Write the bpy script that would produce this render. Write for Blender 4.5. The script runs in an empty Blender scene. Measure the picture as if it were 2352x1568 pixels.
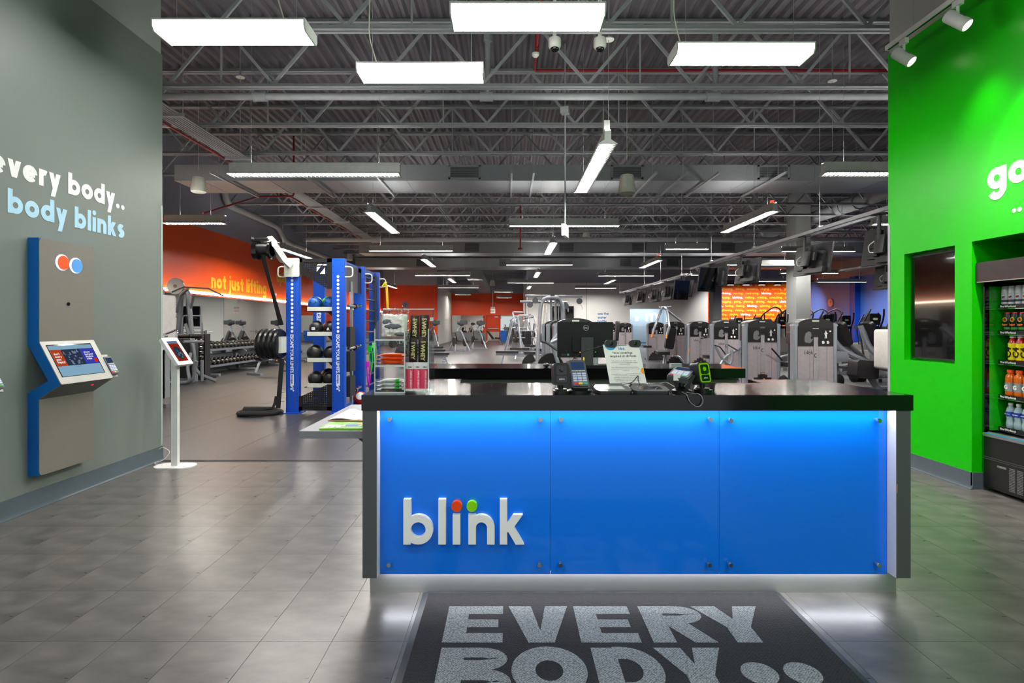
import bpy, bmesh, math, random
from mathutils import Vector, Matrix
random.seed(7)
PI = math.pi
S = bpy.context.scene
COL = S.collection
H, F, CX, CY = 1.38, 1270.0, 1168.0, 746.0      # eye height (m), focal length and principal point (px of the 2352x1568 frame)

# ------------------------------------------------------------------ camera, world, exposure
cam_data = bpy.data.cameras.new('camera')
cam_data.sensor_fit = 'HORIZONTAL'; cam_data.sensor_width = 36.0
cam_data.lens = F / 2352 * 36
cam_data.shift_x = (1176 - CX) / 2352
cam_data.shift_y = -(784 - CY) / 2352
cam_data.clip_start = 0.05; cam_data.clip_end = 200
cam = bpy.data.objects.new('camera', cam_data); COL.objects.link(cam)
cam.location = (0, 0, H); cam.rotation_euler = (PI / 2, 0, 0)
S.camera = cam
w = bpy.data.worlds.new('daylight'); S.world = w; w.use_nodes = True
bg = w.node_tree.nodes['Background']
bg.inputs[0].default_value = (0.92, 0.97, 1.0, 1); bg.inputs[1].default_value = 0.9
S.view_settings.view_transform = 'Standard'; S.view_settings.look = 'None'
S.view_settings.gamma = 1.0; S.view_settings.use_curve_mapping = False
S.view_settings.exposure = 0.0
S.cycles.use_denoising = True
S.cycles.max_bounces = 8; S.cycles.diffuse_bounces = 4; S.cycles.glossy_bounces = 4
S.cycles.transmission_bounces = 6; S.cycles.transparent_max_bounces = 12
S.cycles.sample_clamp_indirect = 6.0
S.cycles.caustics_reflective = False; S.cycles.caustics_refractive = False
LAMP = 38.0        # radiance of the fluorescent diffusers

def W(px, py, d):
    return Vector(((px - CX) * d / F, d, H - (py - CY) * d / F))
def fd(py):
    return H * F / (py - CY)

# ------------------------------------------------------------------ materials
def lin(c):
    if isinstance(c, str):
        c = [int(c[i:i + 2], 16) for i in (0, 2, 4)]
    o = []
    for x in c:
        x /= 255.0
        o.append(x / 12.92 if x <= .04045 else ((x + .055) / 1.055) ** 2.4)
    return (o[0], o[1], o[2], 1)
MATS = {}
def mat(name, col='808080', rough=.5, metal=0, coat=0, emit=0, var=.06, scale=12, rvar=.08, bump=0, spec=.5, alpha=1, trans=0, ior=1.45, col2=None, island=0, stretch=None):
    """Principled material with procedural colour, roughness and (optional) relief variation."""
    if name in MATS: return MATS[name]
    m = bpy.data.materials.new(name); m.use_nodes = True
    nt = m.node_tree; N = nt.nodes; L = nt.links
    b = N['Principled BSDF']
    c = lin(col)
    tc = N.new('ShaderNodeTexCoord'); no = N.new('ShaderNodeTexNoise')
    no.inputs['Scale'].default_value = scale; no.inputs['Detail'].default_value = 4
    if stretch:
        mp = N.new('ShaderNodeMapping'); mp.inputs['Scale'].default_value = stretch
        L.new(tc.outputs['Object'], mp.inputs[0]); L.new(mp.outputs[0], no.inputs['Vector'])
    else:
        L.new(tc.outputs['Object'], no.inputs['Vector'])
    rp = N.new('ShaderNodeValToRGB')
    c2 = lin(col2) if col2 else None
    lo = tuple(x * (1 - var) for x in c[:3]) + (1,); hi = tuple(min(1, x * (1 + var)) for x in (c2 or c)[:3]) + (1,)
    rp.color_ramp.elements[0].color = lo; rp.color_ramp.elements[1].color = hi
    rp.color_ramp.elements[0].position = .3; rp.color_ramp.elements[1].position = .7
    L.new(no.outputs['Fac'], rp.inputs['Fac'])
    src = rp.outputs['Color']
    if island:
        oi = N.new('ShaderNodeObjectInfo'); mr = N.new('ShaderNodeMapRange')
        mr.inputs['To Min'].default_value = 1 - island; mr.inputs['To Max'].default_value = 1 + island
        L.new(oi.outputs['Random'], mr.inputs['Value'])
        mx = N.new('ShaderNodeVectorMath'); mx.operation = 'SCALE'
        L.new(src, mx.inputs[0]); L.new(mr.outputs[0], mx.inputs['Scale']); src = mx.outputs[0]
    L.new(src, b.inputs['Base Color'])
    mr = N.new('ShaderNodeMapRange')
    mr.inputs['To Min'].default_value = max(0, rough - rvar * rough); mr.inputs['To Max'].default_value = min(1, rough + rvar * rough)
    L.new(no.outputs['Fac'], mr.inputs['Value']); L.new(mr.outputs[0], b.inputs['Roughness'])
    b.inputs['Metallic'].default_value = metal
    b.inputs['Coat Weight'].default_value = coat; b.inputs['Coat Roughness'].default_value = .03
    b.inputs['Specular IOR Level'].default_value = spec
    b.inputs['IOR'].default_value = ior
    b.inputs['Transmission Weight'].default_value = trans
    b.inputs['Alpha'].default_value = alpha
    if emit:
        b.inputs['Emission Color'].default_value = c; b.inputs['Emission Strength'].default_value = emit
    if bump:
        bp = N.new('ShaderNodeBump'); bp.inputs['Strength'].default_value = bump; bp.inputs['Distance'].default_value = .01
        n2 = N.new('ShaderNodeTexNoise'); n2.inputs['Scale'].default_value = scale * 6; n2.inputs['Detail'].default_value = 3
        L.new(tc.outputs['Object'], n2.inputs['Vector'])
        L.new(n2.outputs['Fac'], bp.inputs['Height']); L.new(bp.outputs[0], b.inputs['Normal'])
    MATS[name] = m
    return m
def clear(name, col='ffffff', tint=.9, rough=.02, gloss=1.0):
    """thin clear sheet: mostly transparent, with a Fresnel gloss"""
    if name in MATS: return MATS[name]
    m = bpy.data.materials.new(name); m.use_nodes = True
    nt = m.node_tree; N = nt.nodes; L = nt.links
    for n in list(N):
        if n.type == 'BSDF_PRINCIPLED': N.remove(n)
    t = N.new('ShaderNodeBsdfTransparent'); g = N.new('ShaderNodeBsdfGlossy'); mx = N.new('ShaderNodeMixShader')
    fr = N.new('ShaderNodeFresnel'); fr.inputs['IOR'].default_value = 1.45
    no = N.new('ShaderNodeTexNoise'); no.inputs['Scale'].default_value = 3
    mr = N.new('ShaderNodeMapRange'); mr.inputs['To Min'].default_value = rough; mr.inputs['To Max'].default_value = rough * 2 + .01
    L.new(no.outputs['Fac'], mr.inputs['Value']); L.new(mr.outputs[0], g.inputs['Roughness'])
    c = lin(col); t.inputs['Color'].default_value = (c[0] * tint, c[1] * tint, c[2] * tint, 1)
    mu = N.new('ShaderNodeMath'); mu.operation = 'MULTIPLY'; mu.inputs[1].default_value = gloss
    L.new(fr.outputs[0], mu.inputs[0]); L.new(mu.outputs[0], mx.inputs[0]); L.new(t.outputs[0], mx.inputs[1]); L.new(g.outputs[0], mx.inputs[2])
    L.new(mx.outputs[0], N['Material Output'].inputs['Surface'])
    MATS[name] = m
    return m
def glow(name, col='ffffff', strength=1):
    if name in MATS: return MATS[name]
    m = bpy.data.materials.new(name); m.use_nodes = True
    nt = m.node_tree; N = nt.nodes
    for n in list(N):
        if n.type == 'BSDF_PRINCIPLED': N.remove(n)
    e = N.new('ShaderNodeEmission'); e.inputs[0].default_value = lin(col); e.inputs[1].default_value = strength
    nt.links.new(e.outputs[0], N['Material Output'].inputs['Surface'])
    MATS[name] = m
    return m

black = mat('black_plastic', '17171a', .35)
black_matte = mat('black_matte', '1b1b1d', .65)
black_gloss = mat('black_gloss', '0c0c0e', .08, coat=.5)
silver = mat('silver_paint', '8d9096', .32, metal=.35, coat=.2)
steel = mat('brushed_steel', 'b4b5b4', .3, metal=.85, stretch=(1, 1, 40))
chrome = mat('chrome', 'd0d2d6', .12, metal=1)
greypaint = mat('grey_paint', '6d7178', .4, metal=.2)
white = mat('white_plastic', 'e6e6e4', .4)
vinyl = mat('black_vinyl', '1d1b1e', .42, bump=.05)
rubber = mat('black_rubber', '141415', .55)
paper = mat('white_paper', 'ebebe8', .8)
lamp_mat = glow('lamp_diffuser', 'fffefa', LAMP)
strip_mat = glow('lamp_tube', 'fffaf2', LAMP * 7.2)

# ------------------------------------------------------------------ mesh builder
class MB:
    def __init__(s): s.v = []; s.f = []
    def add(s, V, Fc):
        n = len(s.v); s.v += [Vector(x) for x in V]; s.f += [tuple(i + n for i in q) for q in Fc]; return s
    def box(s, a, b):
        x0, y0, z0 = a; x1, y1, z1 = b
        return s.add([(x0, y0, z0), (x1, y0, z0), (x1, y1, z0), (x0, y1, z0), (x0, y0, z1), (x1, y0, z1), (x1, y1, z1), (x0, y1, z1)],
                     [(3, 2, 1, 0), (4, 5, 6, 7), (0, 1, 5, 4), (1, 2, 6, 5), (2, 3, 7, 6), (3, 0, 4, 7)])
    def cbox(s, c, d):
        return s.box([c[i] - d[i] / 2 for i in range(3)], [c[i] + d[i] / 2 for i in range(3)])
    def rbox(s, a, b, r=.01, axis=2, seg=4):
        """box with the four edges along one axis rounded"""
        i, j = [k for k in range(3) if k != axis]
        if axis == 1: i, j = 2, 0
        pts = rrect(a[i], a[j], b[i], b[j], r, seg)
        o = [0, 0, 0]; o[axis] = a[axis]
        ex = [0, 0, 0]; ex[i] = 1; ey = [0, 0, 0]; ey[j] = 1; ez = [0, 0, 0]; ez[axis] = b[axis] - a[axis]
        return s.prism(pts, o, ex, ey, ez)
    def prism(s, pts, o, ex, ey, ez):
        o, ex, ey, ez = map(Vector, (o, ex, ey, ez)); n = len(pts)
        A = [o + ex * p[0] + ey * p[1] for p in pts]; B = [p + ez for p in A]
        fl = ex.cross(ey).dot(ez) < 0
        area = sum(pts[i][0] * pts[(i + 1) % n][1] - pts[(i + 1) % n][0] * pts[i][1] for i in range(n))
        if area < 0: fl = not fl
        Fc = [tuple(range(n))[::-1], tuple(range(n, 2 * n))] + [(i, (i + 1) % n, (i + 1) % n + n, i + n) for i in range(n)]
        if fl: Fc = [q[::-1] for q in Fc]
        return s.add(A + B, Fc)
    def tube(s, pts, r, n=8, cap=True):
        P = [Vector(p) for p in pts]; R = r if isinstance(r, (list, tuple)) else [r] * len(P)
        rings = []; up = None
        for k, p in enumerate(P):
            a = P[max(k - 1, 0)]; b = P[min(k + 1, len(P) - 1)]
            t = (b - a).normalized() if (b - a).length > 1e-9 else Vector((0, 0, 1))
            if up is None:
                up = Vector((0, 0, 1)) if abs(t.z) < .95 else Vector((0, 1, 0))
            x = up.cross(t)
            if x.length < 1e-6: x = Vector((1, 0, 0)).cross(t)
            x.normalize(); y = t.cross(x); up = y
            f = 1.0
            if 0 < k < len(P) - 1:
                d0 = (P[k] - P[k - 1]).normalized(); f = 1 / max(.4, abs(d0.dot(t)))
            rings.append([p + (x * math.cos(2 * PI * i / n) + y * math.sin(2 * PI * i / n)) * R[k] * f for i in range(n)])
        V = [q for g in rings for q in g]; Fc = []
        for k in range(len(P) - 1):
            for i in range(n):
                Fc.append((k * n + i, k * n + (i + 1) % n, (k + 1) * n + (i + 1) % n, (k + 1) * n + i))
        if cap:
            Fc.append(tuple(range(n))[::-1]); Fc.append(tuple(range((len(P) - 1) * n, len(P) * n)))
        return s.add(V, Fc)
    def cyl(s, a, b, r, n=16, r2=None): return s.tube([a, b], [r, r if r2 is None else r2], n)
    def bar(s, a, b, w, h, up=(0, 0, 1)):
        a, b = Vector(a), Vector(b); t = (b - a).normalized(); x = Vector(up).cross(t)
        if x.length < 1e-4: x = Vector((1, 0, 0)).cross(t)
        if x.length < 1e-4: x = Vector((0, 1, 0)).cross(t)
        x.normalize(); y = t.cross(x)
        return s.prism([(-w / 2, -h / 2), (w / 2, -h / 2), (w / 2, h / 2), (-w / 2, h / 2)], a, x, y, b - a)
    def lathe(s, prof, o=(0, 0, 0), n=20, ax=(0, 0, 1)):
        o = Vector(o); ax = Vector(ax).normalized(); x = ax.orthogonal().normalized(); y = ax.cross(x)
        V = []; Fc = []
        for r, z in prof:
            V += [o + ax * z + (x * math.cos(2 * PI * i / n) + y * math.sin(2 * PI * i / n)) * max(r, 1e-4) for i in range(n)]
        for k in range(len(prof) - 1):
            for i in range(n):
                Fc.append((k * n + i, k * n + (i + 1) % n, (k + 1) * n + (i + 1) % n, (k + 1) * n + i))
        Fc.append(tuple(range(n))[::-1]); Fc.append(tuple(range((len(prof) - 1) * n, len(prof) * n)))
        return s.add(V, Fc)
    def sphere(s, c, r, n=16, m=10, sc=(1, 1, 1)):
        V = []; Fc = []; c = Vector(c)
        for k in range(m + 1):
            a = PI * k / m; rr = max(math.sin(a), 1e-3)
            V += [c + Vector((rr * math.cos(2 * PI * i / n) * sc[0], rr * math.sin(2 * PI * i / n) * sc[1], -math.cos(a) * sc[2])) * r for i in range(n)]
        for k in range(m):
            for i in range(n): Fc.append((k * n + i, k * n + (i + 1) % n, (k + 1) * n + (i + 1) % n, (k + 1) * n + i))
        return s.add(V, Fc)
    def torus(s, c, R, r, ax=(0, 0, 1), n=24, m=8):
        c = Vector(c); ax = Vector(ax).normalized(); x = ax.orthogonal().normalized(); y = ax.cross(x); V = []; Fc = []
        for i in range(n):
            a = 2 * PI * i / n; u = x * math.cos(a) + y * math.sin(a)
            V += [c + u * (R + r * math.cos(2 * PI * j / m)) + ax * r * math.sin(2 * PI * j / m) for j in range(m)]
        for i in range(n):
            for j in range(m): Fc.append((i * m + j, ((i + 1) % n) * m + j, ((i + 1) % n) * m + (j + 1) % m, i * m + (j + 1) % m))
        return s.add(V, Fc)
    def disc(s, c, r, ex, ey, ez, n=20):
        return s.prism([(r * math.cos(2 * PI * i / n), r * math.sin(2 * PI * i / n)) for i in range(n)], c, ex, ey, ez)
    def stroke(s, pts, w, o, ex, ez, t):
        """flat band of width w along a 2-D polyline, thickness vector t"""
        o, ex, ez, t = map(Vector, (o, ex, ez, t)); n = len(pts); Lf = []; Rt = []; cl = n > 4 and math.hypot(pts[0][0] - pts[-1][0], pts[0][1] - pts[-1][1]) < 1e-6
        for k in range(n):
            a = pts[max(k - 1, 0)]; b = pts[min(k + 1, n - 1)]
            if cl and k in (0, n - 1): a, b = pts[-2], pts[1]
            dx, dy = b[0] - a[0], b[1] - a[1]; l = math.hypot(dx, dy) or 1; nx, ny = -dy / l, dx / l
            f = 1.0
            if 0 < k < n - 1:
                ex_, ey_ = pts[k][0] - a[0], pts[k][1] - a[1]; l2 = math.hypot(ex_, ey_) or 1
                f = 1 / max(.5, (dx * ex_ + dy * ey_) / l / l2)
            Lf.append((pts[k][0] + nx * w / 2 * f, pts[k][1] + ny * w / 2 * f)); Rt.append((pts[k][0] - nx * w / 2 * f, pts[k][1] - ny * w / 2 * f))
        for k in range(n - 1):
            s.prism([Rt[k], Rt[k + 1], Lf[k + 1], Lf[k]], o, ex, ez, t)
        return s
    def xf(s, M, i0=0):
        for k in range(i0, len(s.v)): s.v[k] = M @ s.v[k]
        return s
    def copy(s):
        m = MB(); m.v = [x.copy() for x in s.v]; m.f = list(s.f); return m
def rrect(x0, y0, x1, y1, r, seg=4):
    r = min(r, abs(x1 - x0) / 2, abs(y1 - y0) / 2); P = []
    for cx, cy, a in ((x1 - r, y0 + r, -90), (x1 - r, y1 - r, 0), (x0 + r, y1 - r, 90), (x0 + r, y0 + r, 180)):
        for k in range(seg + 1):
            t = math.radians(a + 90 * k / seg); P.append((cx + r * math.cos(t), cy + r * math.sin(t)))
    return P
def arc(cx, cy, rx, ry, a0, a1, n=12):
    return [(cx + rx * math.cos(math.radians(a0 + (a1 - a0) * k / n)), cy + ry * math.sin(math.radians(a0 + (a1 - a0) * k / n))) for k in range(n + 1)]
def bend(pts, r=.06, n=4):
    """rounds the corners of a polyline"""
    P = [Vector(p) for p in pts]; out = [P[0]]
    for k in range(1, len(P) - 1):
        a = (P[k - 1] - P[k]); b = (P[k + 1] - P[k]); q = min(r, a.length * .45, b.length * .45)
        A = P[k] + a.normalized() * q; B = P[k] + b.normalized() * q
        for i in range(n + 1):
            t = i / n; out.append(A * (1 - t) ** 2 + P[k] * 2 * t * (1 - t) + B * t * t)
    out.append(P[-1]); return out

# ------------------------------------------------------------------ objects
def ob(name, mb, m, parent=None, loc=None, rot=None, smooth=35):
    me = bpy.data.meshes.new(name)
    me.from_pydata([tuple(x) for x in mb.v], [], mb.f); me.update()
    if smooth:
        me.polygons.foreach_set('use_smooth', [True] * len(me.polygons)); me.set_sharp_from_angle(angle=math.radians(smooth))
    me.materials.append(m)
    o = bpy.data.objects.new(name, me); COL.objects.link(o)
    if parent: o.parent = parent
    if loc is not None: o.location = loc
    if rot is not None: o.rotation_euler = rot
    return o
def inst(src, name, parent, loc=None, rot=None):
    o = src.copy(); o.name = name; COL.objects.link(o); o.parent = parent
    if loc is not None: o.location = loc
    if rot is not None: o.rotation_euler = rot
    return o
def tag(o, label, cat, group=None):
    o['label'] = label; o['category'] = cat
    if group: o['group'] = group
    return o
def thing(name, label, cat, loc=(0, 0, 0), rz=0, group=None):
    o = bpy.data.objects.new(name, None); COL.objects.link(o); o.empty_display_size = .1
    o.location = loc; o.rotation_euler = (0, 0, rz)
    return tag(o, label, cat, group)
def dup(root, loc=None, rz=None, label=None, group=None):
    r = root.copy(); COL.objects.link(r)
    if loc is not None: r.location = loc
    if rz is not None: r.rotation_euler = (0, 0, rz)
    if label: r['label'] = label
    if group: r['group'] = group
    for ch in list(root.children):
        c = ch.copy(); COL.objects.link(c); c.parent = r
        for g in list(ch.children):
            d = g.copy(); COL.objects.link(d); d.parent = c
    return r
def struct(name, mb, m, parent=None, smooth=35):
    o = ob(name, mb, m, parent, smooth=smooth)
    if parent is None: o['kind'] = 'structure'
    return o
def stuff(o): o['kind'] = 'stuff'; return o

# ------------------------------------------------------------------ lettering: a rounded geometric alphabet built from strokes, and the plain built-in face
def glyph(ch, w, a=1.52):
    """(strokes, dots, advance) for x-height 1"""
    h = w / 2; R = .5 - h
    ring = arc(.5, .5, R, R, 0, 360, 28)
    L = lambda *p: [(p[i], p[i + 1]) for i in range(0, len(p), 2)]
    arch = lambda x0, x1: arc((x0 + x1) / 2, 1 - (x1 - x0) / 2, (x1 - x0) / 2 - h, (x1 - x0) / 2 - h, 180, 0, 14) + [(x1 - h, 0)]
    G = {
        'o': ([ring], [], 1), 'b': ([ring, L(h, 0, h, a)], [], 1), 'd': ([ring, L(1 - h, 0, 1 - h, a)], [], 1),
        'p': ([ring, L(h, -.48, h, 1)], [], 1), 'q': ([ring, L(1 - h, -.48, 1 - h, 1)], [], 1), 'a': ([ring, L(1 - h, 0, 1 - h, 1)], [], 1),
        'g': ([ring, [(1 - h, 1), (1 - h, .05)] + arc(.5, .03, R, .38, 0, -150, 12)], [], 1),
        'e': ([arc(.5, .5, R, R, 0, 318, 26), L(h, .5, 1 - h, .5)], [], 1), 'c': ([arc(.5, .5, R, R, 42, 318, 22)], [], .95),
        'n': ([L(h, 0, h, 1), arch(0, .88)], [], .88), 'h': ([L(h, 0, h, a), arch(0, .88)], [], .88),
        'm': ([L(h, 0, h, 1), arch(0, .82), arch(.82 - w, 1.64 - w)], [], 1.64 - w),
        'u': ([[(h, 1)] + [(x, 1 - y) for x, y in arch(0, .88)][:-1] + [(.88 - h, 1)], L(.88 - h, 0, .88 - h, 1)], [], .88),
        'r': ([L(h, 0, h, 1), arc(.42, .56, .42 - h, .44 - h, 180, 62, 10)], [], .6),
        'l': ([L(h, 0, h, a)], [], w), 'i': ([L(h, 0, h, 1)], [(h, 1.3)], w), 'I': ([L(h, 0, h, 1)], [], w),
        'j': ([[(h, 1), (h, -.1)] + arc(-.12, -.12, .12 + h, .3, 0, -85, 8)], [(h, 1.3)], w),
        't': ([[(.2 + h, 1.32), (.2 + h, .32)] + arc(.5 + h * .2, .3, .3 - h * .8, .3 - h, 180, 285, 8), L(0, 1 - h * .9, .66, 1 - h * .9)], [], .68),
        'f': ([[(.2 + h, 0), (.2 + h, 1.12)] + arc(.5 + h * .2, 1.15, .3 - h * .8, .37 - h, 180, 78, 8), L(0, 1 - h * .9, .62, 1 - h * .9)], [], .62),
        'k': ([L(h, 0, h, a), ('D', w * .8, .42, .62, 1), ('D', .34, .58, .68, 0)], [], .86),
        'v': ([('D', .17, 1, .44, 0), ('D', .71, 1, .44, 0)], [], .88), 'y': ([('D', .17, 1, .46, .02), ('D', .73, 1, .3, -.48)], [], .9),
        'w': ([('D', .16, 1, .38, 0), ('D', .68, 1, .4, 0), ('D', .68, 1, .97, 0), ('D', 1.2, 1, .99, 0)], [], 1.36),
        'x': ([('D', .17, 1, .7, 0), ('D', .7, 1, .17, 0)], [], .87), 'z': ([L(0, 1 - h, .75, 1 - h), ('D', .62, 1, .14, 0), L(0, h, .75, h)], [], .75),
        's': ([arc(.36, .5 + (1 - w) / 4, .36 - h, (1 - w) / 4, 35, 270, 12) + arc(.36, .5 - (1 - w) / 4, .36 - h, (1 - w) / 4, 90, -145, 12)], [], .72),
        '.': ([], [(.17, .16)], .4), '!': ([L(h, .45, h, a)], [(h, .16)], w), "'": ([L(h, 1.1, h, a)], [], w), '-': ([L(0, .5, .4, .5)], [], .4), ' ': ([], [], .36),
    }
    return G.get(ch, ([], [], .4))
def letters(text, xh, o, ex, ez, t, w=.27, gap=.11, anchor=0, dot=.17, asc=1.52):
    """list of (char, MB) ; x-height xh in metres, written from o along ex with up ez, thickness vector t"""
    o, ex, ez, t = map(Vector, (o, ex, ez, t)); tot = sum(glyph(c, w, asc)[2] + gap for c in text) - gap
    x = -tot * anchor; out = []
    for c in text:
        st, dots, adv = glyph(c, w, asc); mb = MB(); org = o + ex * (x * xh)
        for qi, q in enumerate(st):
            tk = t * (1 + .022 * qi)
            if q and q[0] == 'D':
                _, x0, y0, x1, y1 = q; k = w * .5 * math.hypot(x1 - x0, y1 - y0) / abs(y1 - y0)
                mb.prism([(x0 - k, y0), (x0 + k, y0), (x1 + k, y1), (x1 - k, y1)], org, ex * xh, ez * xh, tk)
            else: mb.stroke(q, w, org, ex * xh, ez * xh, tk)
        for p in dots: mb.disc(org + ex * xh * p[0] + ez * xh * p[1], dot * xh, ex, ez, t)
        if mb.v: out.append((c, mb))
        x += adv + gap
    return out
def word(text, xh, o, ex, ez, t, **k):
    mb = MB()
    for c, q in letters(text, xh, o, ex, ez, t, **k): mb.add(q.v, q.f)
    return mb
def plain(text, size, o, ex, ez, bold=0, align='LEFT', sp=1.0, lift=0):
    """flat print in the built-in face, cap height about .73 size"""
    cu = bpy.data.curves.new('print', 'FONT'); cu.body = text; cu.size = 1; cu.offset = bold; cu.align_x = align
    cu.resolution_u = 2; cu.space_character = sp
    to = bpy.data.objects.new('print', cu); me = to.to_mesh()
    o, ex, ez = map(Vector, (o, ex, ez)); nrm = ex.cross(ez).normalized()
    mb = MB(); mb.add([o + ex * (v.co.x * size) + ez * (v.co.y * size) + nrm * lift for v in me.vertices], [tuple(p.vertices) for p in me.polygons])
    to.to_mesh_clear(); bpy.data.objects.remove(to); bpy.data.curves.remove(cu)
    return mb

# ================================================================== the setting
XL, XR, YE, ZP, ZD = -3.556, 3.9, 5.68, 4.15, 6.16
GX, BX, YC, YW, YX = -8.6, 19.6, 37.9, 35.8, 47.5       # gym left wall, right wall, clock wall, white wall, exit wall
m_entry = mat('paint_grey_green', '747c77', .5, var=.02, scale=2)
m_upper = mat('paint_pale_grey', 'a9ada9', .6, var=.02, scale=2)
m_green = mat('paint_green', '12c000', .35, var=.02, scale=2, spec=.35)
m_orange = mat('paint_orange', 'fb5608', .42, var=.03, scale=1)
m_red = mat('paint_red_orange', 'e2450e', .45, var=.03, scale=1)
m_blue = mat('paint_blue', '5c94ff', .45, var=.03, scale=1)
m_high = mat('paint_dark_grey', '9c9ca8', .6, var=.04, scale=.6)
m_white = mat('paint_white', 'eeeeec', .55, var=.02, scale=1)
m_low = mat('paint_low_grey', '84898d', .55, var=.03)
m_base = mat('vinyl_cove', '515c64', .4, var=.05)
m_tile = mat('vinyl_tile', '504e4d', .3, var=.2, scale=3.2, col2='65615e', island=.03, rvar=.25, stretch=(1.2, 2.4, 1))
m_joint = mat('tile_joint', '3c3b3a', .8)
m_rub = mat('rubber_floor', '3b393c', .38, var=.22, scale=60, rvar=.25)
m_deck = mat('roof_deck', '625f66', .55, var=.06)
m_steelp = mat('painted_steel', '9a9ea2', .5, var=.05)
m_duct = mat('duct_paint', '8a8f93', .5, var=.04)
m_mirror = mat('mirror_glass', 'd8dddb', .015, metal=1, var=.005)
m_redpipe = mat('red_pipe', '8e1c1e', .45)
m_dark = mat('dark_void', '232327', .8)

# floor of the entry: vinyl tiles laid as single pieces over a dark screed
fl = struct('floor', MB().box((-9.2, -3, -.2), (20.2, 48.5, -.0045)), m_joint)
tw, tl = .3135, .459
tb = MB().box((0, 0, -.0045), (tw - .0017, tl - .0017, 0))
t0 = ob('tile', tb, m_tile, fl, smooth=0)
n = 0
y0 = 2.873 - 2 * tl; x0 = -1.396 - 7 * tw
for j in range(9):
    for i in range(25):
        x, y = x0 + i * tw, y0 + j * tl
        if y + tl > YE + .46 or x + tw < XL or x > XR + .8: continue
        d = max(y + tl, 1.5)
        if abs(x + tw / 2) > d * .98 + 1.9: continue
        if n == 0: t0.location = (x, y, 0)
        else: inst(t0, 'tile', fl, (x, y, 0))
        n += 1
# out of frame the same vinyl runs on as one sheet; joints are below what can be seen there
struct('vinyl_sheet', MB().box((XL, -2.9, -.0045), (XR + 1, y0 - .003, 0)), m_tile, fl)
# gym side: rubber rolls lying side by side
g0 = ob('rubber_roll', MB().box((0, 5.62, -.0045), (1.216, 47.5, .001)), m_rub, fl, smooth=0)
for i in range(24):
    x = -9.1 + i * 1.22
    if i == 0: g0.location = (x, 0, 0)
    else: inst(g0, 'rubber_roll', fl, (x, 0, 0))
struct('edge_strip', MB().box((XL, 5.6, -.004), (XR, 5.63, .006)), black_matte, fl)

# entry walls
wl = struct('wall_left', MB().box((XL - .25, -2.9, 0), (XL, YE, ZP)), m_entry)
struct('wall_left_upper', MB().box((XL - .25, -2.9, ZP), (XL - .015, YE, ZD + .05)), m_upper)
N1a, N1b, N1t, N1z = 4.832, 5.449, 2.075, 1.037
N2a, N2b, N2t = 3.3, 4.655, 2.08
g = MB()
g.box((XR, N1b, 0), (4.9, YE, ZP)).box((XR, N1a, 0), (4.9, N1b, N1z)).box((XR, N1a, N1t), (4.9, N1b, ZP)).box((XR + .1, N1a, N1z), (4.9, N1b, N1t))
g.box((XR, N2b, 0), (4.9, N1a, ZP)).box((XR, N2a, N2t), (4.9, N2b, ZP)).box((4.78, N2a, 0), (4.9, N2b, N2t)).box((XR, -2.9, 0), (4.9, N2a, ZP))
wr = struct('wall_right', g, m_green)
struct('wall_right_upper', MB().box((XR + .015, -2.9, ZP), (4.9, YE, ZD + .05)), m_upper)
def cove(name, x, y0, y1, sx, parent=None):
    p = [(0, 0), (.03, 0), (.03, .004), (.014, .012), (.009, .03), (.009, .14), (0, .14)]
    return struct(name, MB().prism([(sx * a, b) for a, b in p], (x, y0, 0), (1, 0, 0), (0, 0, 1), (0, y1 - y0, 0)), m_base, parent)
cove('baseboard_left', XL, -2.9, YE, 1)
br = cove('baseboard_right', XR, N2b - .02, YE, -1)
struct('return', MB().prism([(-.02, 0), (.12, 0), (.12, .14), (-.009, .14), (-.009, .03)], (XR, N2b, 0), (1, 0, 0), (0, 0, 1), (0, -.012, 0)), m_base, br)
struct('trim_1', MB().box((XL - .03, YE, .15), (XL + .003, YE + .003, 2.6)).box((XL, YE - .03, .15), (XL + .003, YE, 2.6)), mat('corner_guard', 'aab3ae', .3), smooth=0)
struct('trim_2', MB().box((XR - .003, YE, .15), (XR + .03, YE + .003, 2.4)).box((XR - .003, YE - .03, .15), (XR, YE, 2.4)), mat('corner_guard'), smooth=0)

# big letters on the entry walls
EY = (0, 1, 0); EZ = (0, 0, 1)
m_lw = mat('vinyl_white', 'f0f0ee', .5); m_lb = mat('vinyl_pale_blue', 'aed7ee', .5)
def on_left(px, py):   # point of the left wall seen there
    d = (XL) * F / (px - CX); return d, H - (py - CY) * d / F
def wall_words(text, xh, o, ex, t, m, par, name='letter', **k):
    for c, mb in letters(text, xh, o, ex, EZ, t, **k): ob(name, mb, m, par, smooth=0)
dots_end = on_left(283, 480); end2 = on_left(285, 545)
# x-height from the photograph: about .155 m, base lines level
wall_words('every body..', .124, (XL, dots_end[0] + .02, 2.441), EY, (.003, 0, 0), m_lw, wl, anchor=1.0, w=.32, gap=.125, asc=1.4)
wall_words('body blinks', .124, (XL, end2[0], 2.18), EY, (.003, 0, 0), m_lb, wl, anchor=1.0, w=.32, gap=.125, asc=1.4)
wall_words('go', .17, (XR, 4.5, 2.468), (0, -1, 0), (-.003, 0, 0), m_lw, wr, w=.33, gap=.1)
wall_words('..', .1, (XR, 4.28, 2.245), (0, -1, 0), (-.003, 0, 0), m_lw, wr, w=.3, gap=.06)

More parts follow.
